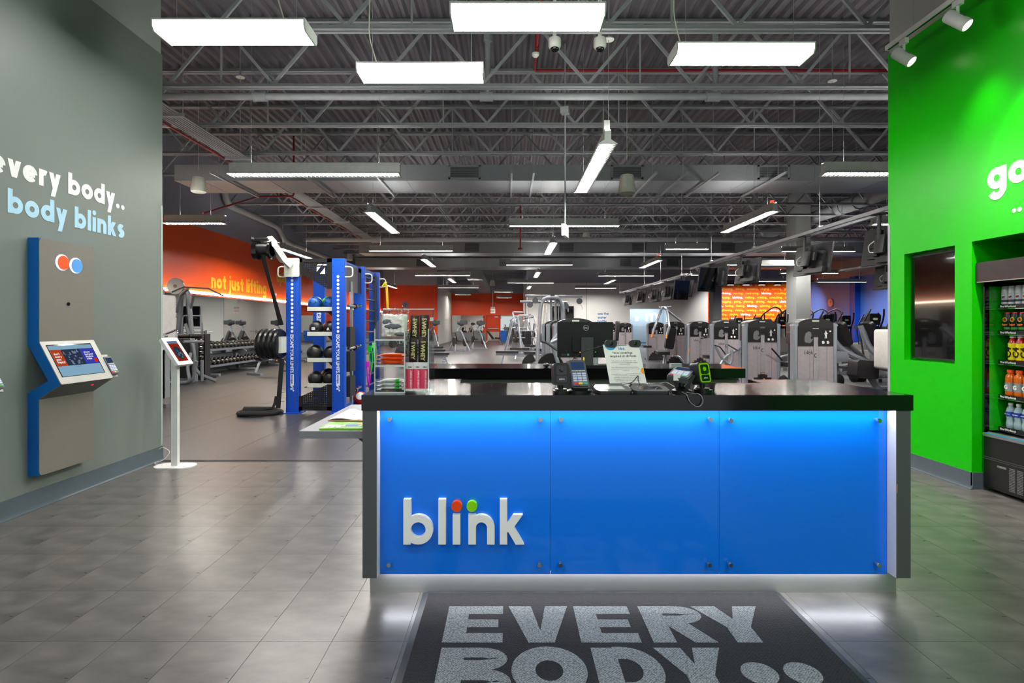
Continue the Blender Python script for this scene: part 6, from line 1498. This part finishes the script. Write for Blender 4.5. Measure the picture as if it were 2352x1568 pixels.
def rack_frame(x, y, rz, label, h=2.1, w_=1.1, lean=.35):
    t = thing('plate_machine', label, 'plate machine', (x, y, 0), rz)
    tubes(t, [[(-w_ / 2, -.5, 0), (-w_ / 2 + .1, lean, h), (w_ / 2 - .1, lean, h), (w_ / 2, -.5, 0)], [(-w_ / 2, .8, 0), (-w_ / 2 + .08, lean, h * .8)], [(w_ / 2, .8, 0), (w_ / 2 - .08, lean, h * .8)]], .04, m_sl, 'frame', rb=.1)
    tubes(t, [[(-w_ / 2 - .2, 0, h * .45), (w_ / 2 + .2, 0, h * .45)], [(-w_ / 2, .3, h * .62), (w_ / 2, .3, h * .62)]], .025, m_sl, 'crossbar')
    for s in (-1, 1): ob('weight_plate', MB().lathe([(.04, -.025), (.2, -.025), (.21, 0), (.2, .025), (.04, .025)], (s * (w_ / 2 + .12), 0, h * .45), 18, (1, 0, 0)), rubber, t)
    ob('back_pad', MB().rbox((-.14, -.06, .5), (.14, .02, 1.1), .05, axis=1), vinyl, t); ob('seat_pad', MB().rbox((-.18, -.45, .42), (.18, -.05, .5), .05), vinyl, t); ob('base', MB().box((-w_ / 2 - .05, -.6, 0), (-w_ / 2 + .05, .9, .07)).box((w_ / 2 - .05, -.6, 0), (w_ / 2 + .05, .9, .07)), m_sl, t, smooth=0)
    ob('handle', MB().cyl((-.3, -.3, h * .92), (.1, -.35, h * .95), .02, 8), black, t)
    return t
rack_frame(.75, 27, .9, 'silver plate-loaded machine leaning left of the cable station', 2.0); rack_frame(.85, 24.5, .4, 'grey plate-loaded machine in front of the leaning one', 1.8, 1.0, .2); rack_frame(.6, 31, -.4, 'small distant plate machine beside the exit mirror', 1.9)
def flat_bench(x, y, rz, label, bar=True):
    t = thing('weight_bench', label, 'bench', (x, y, 0), rz)
    ob('pad_long', MB().rbox((-.15, -.65, .4), (.15, .65, .48), .05), vinyl, t); ob('spine', MB().box((-.04, -.6, .32), (.04, .6, .4)), m_sl, t, smooth=0)
    tubes(t, [[(0, -.5, .34), (0, -.62, .06)], [(0, .5, .34), (0, .62, .06)]], .035, m_sl, 'leg'); ob('foot', MB().box((-.3, -.68, 0), (.3, -.56, .06)).box((-.3, .56, 0), (.3, .68, .06)), m_sl, t, smooth=0)
    if bar:
        tubes(t, [[(-.5, .75, 0), (-.5, .7, 1.15)], [(.5, .75, 0), (.5, .7, 1.15)]], .035, m_sl, 'upright'); ob('barbell', MB().cyl((-1.05, .66, 1.08), (1.05, .66, 1.08), .016, 8), chrome, t)
        for s in (-1, 1): ob('weight_plate', MB().lathe([(.03, -.05), (.2, -.05), (.2, .05), (.03, .05)], (s * .62, .8, .5), 16, (1, 0, 0)), rubber, t)
    return t
flat_bench(-2.6, 18.2, PI / 2, 'black flat bench with barbell, nearest left of the aisle'); flat_bench(-3.0, 20.6, PI / 2, 'black flat bench with barbell, second left of the aisle'); flat_bench(-3.4, 23.4, PI / 2, 'black flat bench with barbell, third left of the aisle'); flat_bench(-4.6, 26.5, PI / 2, 'black flat bench with barbell, farthest left of the aisle')
def incline(x, y, rz, label):
    t = thing('incline_bench', label, 'bench', (x, y, 0), rz)
    pad(t, (0, .3, .72), (.28, .09, .75), (-.65, 0, 0), 'back_pad'); pad(t, (0, -.25, .46), (.3, .36, .09), (.1, 0, 0), 'seat_pad')
    tubes(t, [[(0, -.5, .06), (0, -.35, .4), (0, .2, .4)], [(0, .7, .05), (0, .35, .42)]], .035, m_sl, 'leg'); ob('foot', MB().box((-.28, -.56, 0), (.28, -.46, .06)).box((-.28, .64, 0), (.28, .74, .06)), m_sl, t, smooth=0); ob('adjuster', MB().cyl((-.05, .15, .38), (.05, .15, .38), .03, 8), m_io, t)
    return t
incline(-6.7, 15.6, -.5, 'adjustable bench with an orange pin behind the stacked discs of the rig'); incline(-1.0, 38.5, PI / 2 + .3, 'black incline bench near the red exit wall')
def lever_machine(x, y, rz, label):
    t = thing('lever_machine', label, 'lever machine', (x, y, 0), rz)
    tubes(t, [[(-.4, -.4, 0), (-.1, 0, 1.1), (.3, .2, 1.5)], [(.4, -.5, 0), (.1, 0, 1.1)], [(-.4, .5, 0), (.0, .1, 1.0)]], .045, m_sl, 'frame'); ob('motor_head', MB().sphere((.2, .1, 1.5), .17, 14, 10, (1.1, .9, 1.0)).rbox((.0, -.1, 1.4), (.45, .25, 1.62), .06, axis=1), mat('head_grey', '3d4046', .4), t)
    for s in (-1, 1): ob('weight_plate', MB().lathe([(.04, -.03), (.24, -.03), (.24, .03), (.04, .03)], (s * .3, -.1, .5), 18, (1, 0, 0)), rubber, t)
    pad(t, (-.15, -.25, .8), (.3, .1, .5), (-.3, 0, .3), 'back_pad'); ob('base', MB().box((-.5, -.6, 0), (.5, -.5, .06)).box((-.5, .5, 0), (.5, .6, .06)).box((-.05, -.6, 0), (.05, .6, .06)), m_sl, t, smooth=0)
    return t
lever_machine(-2.6, 29, .5, 'dark lever machine with rounded head left of the exit door'); lever_machine(-1.8, 32, .3, 'second dark lever machine further towards the exit mirror'); lever_machine(-4.3, 31, .2, 'lever machine beside the clock wall corner')

# ================================================================== machines at the left wall
lm = thing('pulldown_machine', 'grey lat pulldown machine with round pulley beside the grey wall edge', 'cable machine', (-7.55, 13.5, 0))
tubes(lm, [[(-.35, 0, 0), (-.1, 0, 2.2), (.1, 0, 2.2), (.35, .0, 0)]], .07, greypaint, 'upright', rb=.2)
ob('pulley', MB().lathe([(.05, -.03), (.2, -.03), (.2, .03), (.05, .03)], (-.22, -.1, 2.32), 24, (0, 1, 0)), mat('pulley_blue_grey', '66727a', .35), lm); ob('pulley_hub', MB().cyl((-.22, -.14, 2.32), (-.22, -.1, 2.32), .04, 10), black, lm)
tubes(lm, [[(-.2, -.1, 1.7), (.1, -.3, 2.1), (.5, -.5, 2.24)], [(.2, 0, 1.8), (.45, -.2, 2.1)]], .04, greypaint, 'arm'); ob('pull_bar', MB().tube([(.35, -.95, 2.12), (.45, -.6, 2.26), (.85, -.1, 2.26), (1.1, .25, 2.1)], .02, 8), chrome, lm)
for x in (-.1, .0, .1): ob('cable_line', MB().cyl((x, .05, .3), (x, .05, 2.1), .008, 6), black, lm)
ob('weight_stack', MB().box((-.3, .02, .08), (.25, .25, .95)), mat('stack_dark'), lm, smooth=0)
ob('column_print', plain('PRECOR', .11, (-.27, -.075, 1.95), (0, 0, -1), (1, 0, 0), bold=.02), m_ig, lm, smooth=0)
tubes(lm, [[(.3, -.2, 1.0), (.3, -.7, 1.02), (.35, -1.1, 1.05)], [(.75, -.2, .98), (.75, -1.0, 1.0)]], .03, greypaint, 'thigh_bar'); ob('thigh_roller', MB().cyl((.1, -.55, 1.12), (.6, -.55, 1.12), .05, 12).cyl((.62, -.55, 1.12), (1.0, -.55, 1.12), .05, 12), vinyl, lm)
ob('seat_pad', MB().rbox((-.05, -.75, .96), (.48, -.35, 1.06), .06), vinyl, lm)
tubes(lm, [[(.1, -.1, 1.4), (.45, -.2, .75), (.5, -.25, 0.04)], [(.62, -.55, .72), (.62, -.7, .4), (.75, -.75, .05), (.2, -.75, .04)], [(.9, -.45, .55), (.9, -.45, .06)], [(-.3, -.75, .04), (.65, -.75, .04), (.85, -.75, .12), (.95, -.75, .55)], [(.6, -.35, .35), (.75, -.35, .2), (1.3, -.35, .04)]], .045, greypaint, 'frame', rb=.14)
ob('base', MB().box((-.5, -.2, 0), (-.38, .4, .08)).box((-.5, -.2, 0), (.4, -.1, .08)), greypaint, lm, smooth=0)
lm.scale = (.74, 1, 1); lm.location.x = -7.9
for o in lm.children:
    if o.name.startswith('pulley'): o.scale.x = 1 / .74; o.location.x = -.22 + .22 / .74
sd = thing('weight_machine', 'white-shrouded machine half hidden behind the grey wall edge', 'weight machine', (-6.0, 9.6, 0))
ob('shroud', MB().rbox((-.16, -.3, .95), (.04, .3, 1.9), .04, axis=0, seg=4), mat('shroud_white', 'c9c6c2', .4), sd); ob('stack', MB().box((-.13, -.2, .1), (.0, .2, .95)), m_low, sd, smooth=0); ob('post', MB().box((-.1, -.05, 0), (.0, .05, 2.0)).box((-.4, -.4, 0), (.3, -.3, .06)), greypaint, sd, smooth=0); ob('knob', MB().cyl((-.05, 0, 2.0), (-.05, 0, 2.1), .05, 10), black, sd)
ob('handle', MB().tube(bend([(.04, -.1, 1.2), (.3, -.1, 1.3), (.32, -.1, 1.0)], .05), .02, 8), chrome, sd)

# ================================================================== televisions on ceiling rails
m_tvb = mat('tv_back', '1b1b1e', .4)
def tv(x, y, z, rz, label, sc=1.0, screen=False):
    t = thing('television', label, 'television', (x, y, z), rz)
    hw, hh = .5 * sc, .3 * sc; R_ = Matrix.Rotation(math.radians(-9), 4, 'X')
    ob('case', MB().rbox((-hw, -.0, -hh), (hw, .03, hh), .01, axis=1).rbox((-hw * .72, -.045, -hh * .7), (hw * .72, 0, hh * .45), .02, axis=1).rbox((-hw * .3, -.06, -hh * .95), (hw * .8, 0, -hh * .6), .01, axis=1).xf(R_), m_tvb, t)
    ob('screen', MB().box((-hw + .01, .03, -hh + .01), (hw - .01, .033, hh - .01)).xf(R_), black_gloss, t, smooth=0)
    ob('mount', MB().box((-.14, -.1, -.16), (-.06, -.045, .2)).box((.06, -.1, -.16), (.14, -.045, .2)).box((-.2, -.12, -.05), (.2, -.08, .08)).xf(R_), black, t, smooth=0)
    ob('media_box', MB().rbox((-.05, -.17, -.14), (.1, -.11, .1), .01).xf(R_), mat('box_dark', '2a2a2d', .35), t); ob('lead', MB().tube(bend([(-.05, -.17, .05), (-.12, -.2, .0), (-.1, -.2, -.1), (-.04, -.17, -.1)], .05), .006, 6), white, t)
    ob('drop_pole', MB().cyl((0, -.14, -.05), (0, -.14, 2.85 - z), .025, 10).cbox((0, -.14, 2.845 - z), (.18, .1, .02)), black, t)
    return t
def rail(x0, y0_, x1, y1_, z, label):
    t = thing('television_rail', label, 'rail', (x0, y0_, z)); a = Vector((0, 0, 0)); b = Vector((x1 - x0, y1_ - y0_, 0))
    ob('strut', MB().bar(a, b, .05, .05), mat('rail_steel', 'a2a4a8', .35, metal=.4), t, smooth=0); ob('strut', MB().bar(a + Vector((.16, 0, 0)), b + Vector((.16, 0, 0)), .05, .05), mat('rail_steel'), t, smooth=0)
    L_ = (b - a).length; q = None; q2 = None; k = .4
    while k < L_:
        p = a + (b - a) * (k / L_)
        h_ = MB().cyl((0, 0, 0), (0, 0, 1), .004, 6); yy = y0_ + p.y; top_ = 4.55 if 12.1 < yy < 13.35 or 24.3 < yy < 25.6 else ZD - .005
        if q is None: q = ob('hanger_rod', h_, m_steelp, t, loc=p); q2 = ob('cross_tie', MB().box((-.03, -.03, .025), (.19, .03, .05)), m_steelp, t, loc=p)
        else: inst(q2, 'cross_tie', t, p)
        r_ = q if k == .4 else inst(q, 'hanger_rod', t, p)
        r_.scale = (1, 1, top_ - z)
        k += 2.3
    return t
RZ = 2.87
rail(4.84, 5.9, 4.84, 14.7, RZ, 'near television rail hung lengthwise beside the green wall'); rail(5.2, 16.2, 5.2, 25.8, RZ, 'far television rail hung lengthwise towards the white wall'); rail(9.2, 12.4, 9.1, 15.2, RZ, 'short television rail behind the green wall edge')
TVR = math.radians(-80)
for px, py, d, lab in ((2001, 562, 7.35, 'nearest hanging television, cut by the green wall'), (1860, 596, 9.2, 'second hanging television from the green wall'), (1740, 622, 11.7, 'third hanging television, in front of the printed orange wall'), (1655, 636, 13.4, 'hanging television turned beside the curved dark screen'),
                       (1569, 664, 16.9, 'hanging television at the near end of the far rail'), (1527, 672, 18.7, 'second hanging television of the far rail'), (1495, 678, 20.4, 'third hanging television of the far rail'), (1471, 681, 22.6, 'fourth hanging television of the far rail'), (1449, 688, 25, 'farthest hanging television of the far rail')):
    c = W(px, py, d); tv(5.05 if d < 15 else 5.41, d, c.z, TVR, lab, .84)
c = W(2022, 636, 13.6); tv(9.4, 13.6, c.z, TVR, 'hanging television on the short rail beside the green wall edge')
for px, py, d, lab in ((1626, 642, 13.2, 'dark red-reflecting television facing the camera on the near rail'), (1566, 666, 16.4, 'grey television facing the camera at the start of the far rail')):
    c = W(px, py, d); t = thing('television', lab, 'television', (c.x, d, c.z), .5); Rm = Matrix.Rotation(math.radians(9), 4, 'X')
    ob('case', MB().rbox((-.3, .005, -.29), (.3, .04, .29), .01, axis=1).xf(Rm), m_tvb, t); ob('screen', MB().box((-.29, 0, -.28), (.29, .006, .28)).xf(Rm), black_gloss, t, smooth=0); ob('drop_pole', MB().cyl((.16, .08, 0), (.16, .08, RZ - c.z), .022, 8), black, t)
t = thing('wall_television', 'large black television fixed to the white wall behind the cable station', 'television', (3.5, YW, 1.95)); ob('case', MB().box((-.72, -.08, -.65), (.72, -.02, .65)), m_tvb, t, smooth=0); ob('screen', MB().box((-.7, -.084, -.63), (.7, -.08, .63)), black_gloss, t, smooth=0); ob('mount', MB().cbox((0, -.01, 0), (.4, .02, .3)), black, t, smooth=0)

# clocks
def clock(c, ax, label, rim, r):
    t = thing('wall_clock', label, 'clock', c); ax = Vector(ax)
    ob('rim', MB().torus((0, 0, 0), r, r * .1, ax, 28, 8), chrome if not rim else rim, t); ob('dial', MB().lathe([(r, 0), (r, .02)], (0, 0, 0), 28, ax), mat('dial_' + label.split()[0], '5a6488' if not rim else 'ecd0c8', .5), t)
    ex = Vector((1, 0, 0)) if abs(ax.y) > .5 else Vector((0, -1, 0)); hb = MB(); o = ax * .024
    hb.bar(o, o + EZV * r * .6, r * .08, .004, up=ax).bar(o, o + (ex * .5 + EZV * .2) * r, r * .1, .004, up=ax); ob('hands', hb, black, t, smooth=0)
    mk = MB()
    for k in range(12): q = ex * math.cos(k * PI / 6) + EZV * math.sin(k * PI / 6); mk.bar(o + q * r * .75, o + q * r * .9, r * .06, .003, up=ax)
    stuff(ob('hour_marks', mk, m_iw, t, smooth=0))
EZV = Vector((0, 0, 1))
c = W(931, 700, YC - .04); clock(c, (0, -1, 0), 'silver rimmed wall clock with blue dial on the red wall', None, .2)
d_ = BX * F / (1909 - CX); clock((BX - .04, d_, H - (695 - CY) * d_ / F), (-1, 0, 0), 'pale pinkish wall clock on the blue wall', mat('clock_pink', 'd6b2aa', .3), .25)

# track spots in front of the printed wall
t = thing('track_light', 'dark track with five small spot heads in front of the printed wall', 'lamp', (15.6, 33.5, 4.0)); ob('rail', MB().box((-2.9, -.03, 0), (2.9, .03, .06)), black, t, smooth=0); ob('rods', MB().cyl((-2, 0, .05), (-2, 0, 2.16), .01, 6), black, t); ob('rods', MB().cyl((2, 0, .05), (2, 0, 2.16), .01, 6), black, t)
for k in range(5): h_ = ob('spot_head', MB().bar((-2.3 + k * .95, .1, -.12), (-1.9 + k * .95, .1, -.12), .16, .14), black, t, smooth=0); ob('lens', MB().box((-2.27 + k * .95, .05, -.195), (-1.93 + k * .95, .18, -.192)), glow('spot_lens'), h_, smooth=0)

# ================================================================== cardio machines
CA = {}
def copy_into(key, t):
    for o in CA[key]:
        c_ = inst(o, o.name.split('.')[0], t)
        for g_ in o.children: inst(g_, g_.name.split('.')[0], c_)
def elliptical(x, y, rz, label):
    t = thing('elliptical_trainer', label, 'cardio machine', (x, y, 0), rz)
    if 'e' in CA: copy_into('e', t); return t
    P = [ob('console', MB().prism(rrect(-.16, 1.38, .16, 1.66, .04), (0, -.06, 0), (1, 0, 0), EZ, (0, .09, 0)), black, t)]
    ob('lozenge', MB().prism(rrect(-.07, 1.5, .07, 1.55, .02), (0, -.065, 0), (1, 0, 0), EZ, (0, .004, 0)), m_lozenge, P[0])
    P.append(ob('console_shelf', MB().rbox((-.26, -.05, 1.26), (.26, .3, 1.34), .08), black, t)); P.append(ob('mast', MB().bar((0, .05, .35), (0, .02, 1.4), .1, .12), m_sl, t, smooth=0))
    for s in (-1, 1):
        P.append(ob('arm', MB().tube(bend([(s * .28, .0, .6), (s * .3, .1, 1.25), (s * .27, -.05, 1.55), (s * .2, -.12, 1.76)], .15), .022, 8), black, t))
        P.append(ob('pedal', MB().box((s * .2 - .08, .5, .28), (s * .2 + .08, .95, .33)), black, t, smooth=0)); P.append(ob('pedal_rail', MB().bar((s * .2, .2, .45), (s * .2, 1.3, .25), .05, .05), m_sl, t, smooth=0))
    P.append(ob('shroud', MB().rbox((-.22, -.1, .08), (.22, .5, .75), .12, axis=0), mat('cardio_grey', '4b4e53', .4), t)); P.append(ob('base', MB().box((-.3, -.2, 0), (.3, -.1, .08)).box((-.05, -.2, 0), (.05, 1.4, .08)).box((-.3, 1.3, 0), (.3, 1.4, .08)), m_sl, t, smooth=0))
    CA['e'] = P; return t
def treadmill(x, y, rz, label):
    t = thing('treadmill', label, 'cardio machine', (x, y, 0), rz)
    if 't' in CA: copy_into('t', t); return t
    P = [ob('console', MB().prism(rrect(-.2, 1.32, .2, 1.68, .05), (0, -.03, 0), (1, 0, 0), (0, .3, 1), (0, .08, 0)).xf(Matrix.Translation((0, -.45, 0))), black, t)]
    ob('lozenge', MB().box((-.08, -.1, 1.5), (.08, -.09, 1.54)), m_lozenge, P[0], smooth=0)
    P.append(ob('dash', MB().rbox((-.4, -.06, 1.12), (.4, .3, 1.25), .06), mat('cardio_grey'), t))
    for s in (-1, 1):
        P.append(ob('upright', MB().bar((s * .4, -.05, .15), (s * .38, .05, 1.2), .07, .1), m_sl, t, smooth=0)); P.append(ob('handrail', MB().tube(bend([(s * .38, .05, 1.15), (s * .4, .7, 1.0)], .1), .025, 8), black, t))
    P.append(ob('belt_deck', MB().rbox((-.35, 0, .1), (.35, 1.7, .2), .04), black, t)); P.append(ob('motor_hood', MB().rbox((-.4, -.15, .05), (.4, .25, .32), .08, axis=0), mat('cardio_grey'), t)); P.append(ob('feet', MB().box((-.4, 1.5, 0), (.4, 1.6, .12)).box((-.4, -.1, 0), (.4, 0, .08)), black, t, smooth=0))
    CA['t'] = P; return t
for k, px in enumerate((1644, 1664, 1684, 1702, 1722, 1742, 1764)):
    d = 28.2 + 2.4 * (k % 2); treadmill((px - CX) * d / F, d, 0, f'treadmill in front of the printed orange wall, {ORD[k]} from the left column')
def stair(x, y, rz, label):
    t = thing('stair_climber', label, 'cardio machine', (x, y, 0), rz)
    if 's' in CA: copy_into('s', t); return t
    P = [ob('body', MB().prism([(-.1, 0), (1.4, 0), (1.4, .3), (.5, 1.2), (-.1, 1.3)], (-.4, 0, 0), (0, 1, 0), EZ, (.8, 0, 0)), mat('cardio_grey'), t, smooth=0)]
    for k in range(4): P.append(ob('step', MB().box((-.28, .5 + .22 * k, 1.05 - .22 * k), (.28, .75 + .22 * k, 1.09 - .22 * k)), black, t, smooth=0))
    for s in (-1, 1): P.append(ob('arched_rail', MB().tube(bend([(s * .42, -.1, 1.2), (s * .42, -.3, 1.95), (s * .42, .1, 2.15), (s * .42, .9, 1.75), (s * .42, 1.3, .4)], .3, 6), .03, 8), black, t))
    P.append(ob('console', MB().rbox((-.2, -.2, 1.5), (.2, -.12, 1.9), .04, axis=1), black, t)); P.append(ob('mast', MB().box((-.06, -.15, 1.2), (.06, -.05, 1.6)), m_sl, t, smooth=0))
    CA['s'] = P; return t
stair(11.3, 22.6, .3, 'black stair climber with arched rails left of the square column'); stair(12.9, 24.4, .3, 'black stair climber with arched rails right next to the column'); stair(15.0, 25.8, .3, 'distant stair climber with arched rails in front of the blue wall')
for k, (x, y, lab) in enumerate([(8.9, 15.5, 'elliptical trainer just right of the nearest weight machine'), (10.1, 16.6, 'elliptical trainer behind the reclining machine'), (8.9, 13.5, 'elliptical trainer with high arms in front of the blue wall'), (11.3, 17.3, 'elliptical trainer under the blue pilaster'), (10.0, 14.2, 'large elliptical trainer left of the white shroud'),
                                 (12.6, 19.5, 'small elliptical trainer in the back row'), (10.35, 12.1, 'elliptical trainer above the white shroud at the green wall'), (14.2, 21.5, 'farthest elliptical trainer in front of the blue wall')]):
    elliptical(x, y, .25, lab)
for k in range(3): elliptical(9.1 + k * .0, 18.5 + 1.7 * k, .35, f'dark trainer seen between the weight machines, {ORD[k]} of three')
# reclining machine with two back pads in the right foreground
ab = thing('reclining_machine', 'grey double-pad reclining machine beside the nearest weight machine', 'weight machine', (7.0, 10.9, 0))
tubes(ab, [[(-.72, .1, 1.38), (-.5, .0, .95), (-.3, -.1, .78), (.2, -.3, .55), (.5, -.35, .52)], [(-.05, .0, 1.37), (.05, -.05, .95), (.25, -.2, .7), (.7, -.2, .58)], [(-.2, -.4, .5), (.05, -.5, .02)], [(-.55, .1, .02), (-.5, .1, .62)], [(-.5, .2, .1), (.6, .2, .1)]], .06, greypaint, 'frame', rb=.2)
pad(ab, (-.42, .0, 1.2), (.1, .26, .5), (0, -.45, .35), 'back_pad'); pad(ab, (.09, -.05, 1.2), (.1, .26, .5), (0, -.4, .35), 'back_pad'); pad(ab, (-.33, -.5, .55), (.44, .26, .34), (0, .08, .1), 'thigh_pad'); pad(ab, (-.35, -.3, .1), (.8, .4, .09), (0, .1, 0), 'foot_pad')
for x, z in ((-.62, .3), (-.18, .38)): ob('roller', MB().lathe([(.08, -.12), (.12, -.1), (.12, .1), (.08, .12)], (x, -.1, z), 16, (1, .2, 0)), vinyl, ab)
ob('joint_block', MB().box((-.72, -.12, .66), (-.36, .08, .86)), m_sl, ab, smooth=0); tubes(ab, [[(-.4, .1, .75), (-.2, .3, 1.1)], [(-.25, .1, 1.0), (.2, .3, .7)]], .05, greypaint, 'brace')
wsd = thing('weight_machine', 'white-shrouded weight machine touching the green wall edge', 'weight machine', (7.1, 9.9, 0))
ob('shroud', MB().rbox((-.36, -.1, .58), (.4, .3, 1.3), .05, axis=1, seg=4), mat('shroud_white'), wsd); ob('side_line', MB().box((-.12, -.102, .6), (-.115, -.1, 1.28)), m_low, wsd, smooth=0); ob('leg', MB().box((.02, 0, 0), (.12, .2, .58)), m_sl, wsd, smooth=0); ob('foot', MB().box((-.3, -.1, 0), (.4, .3, .05)), m_sl, wsd, smooth=0)
# blue bin reflected by the exit mirror
o = ob('recycling_bin', MB().prism([(-.35, 0), (.35, 0), (.42, .9), (-.42, .9)], (0, 0, 0), (1, 0, 0), EZ, (0, .5, 0)), mat('bin_blue', '1463c8', .4), loc=(-.3, 46.6, 0)); tag(o, 'blue recycling bin in front of the right exit mirror', 'bin')
for k in range(5): spot((13.5 + k * .95, 33.4, 3.75), (13.6 + k * 1.3, YW, 2.0), 380, 85, .9, .05, (1, .97, .92))
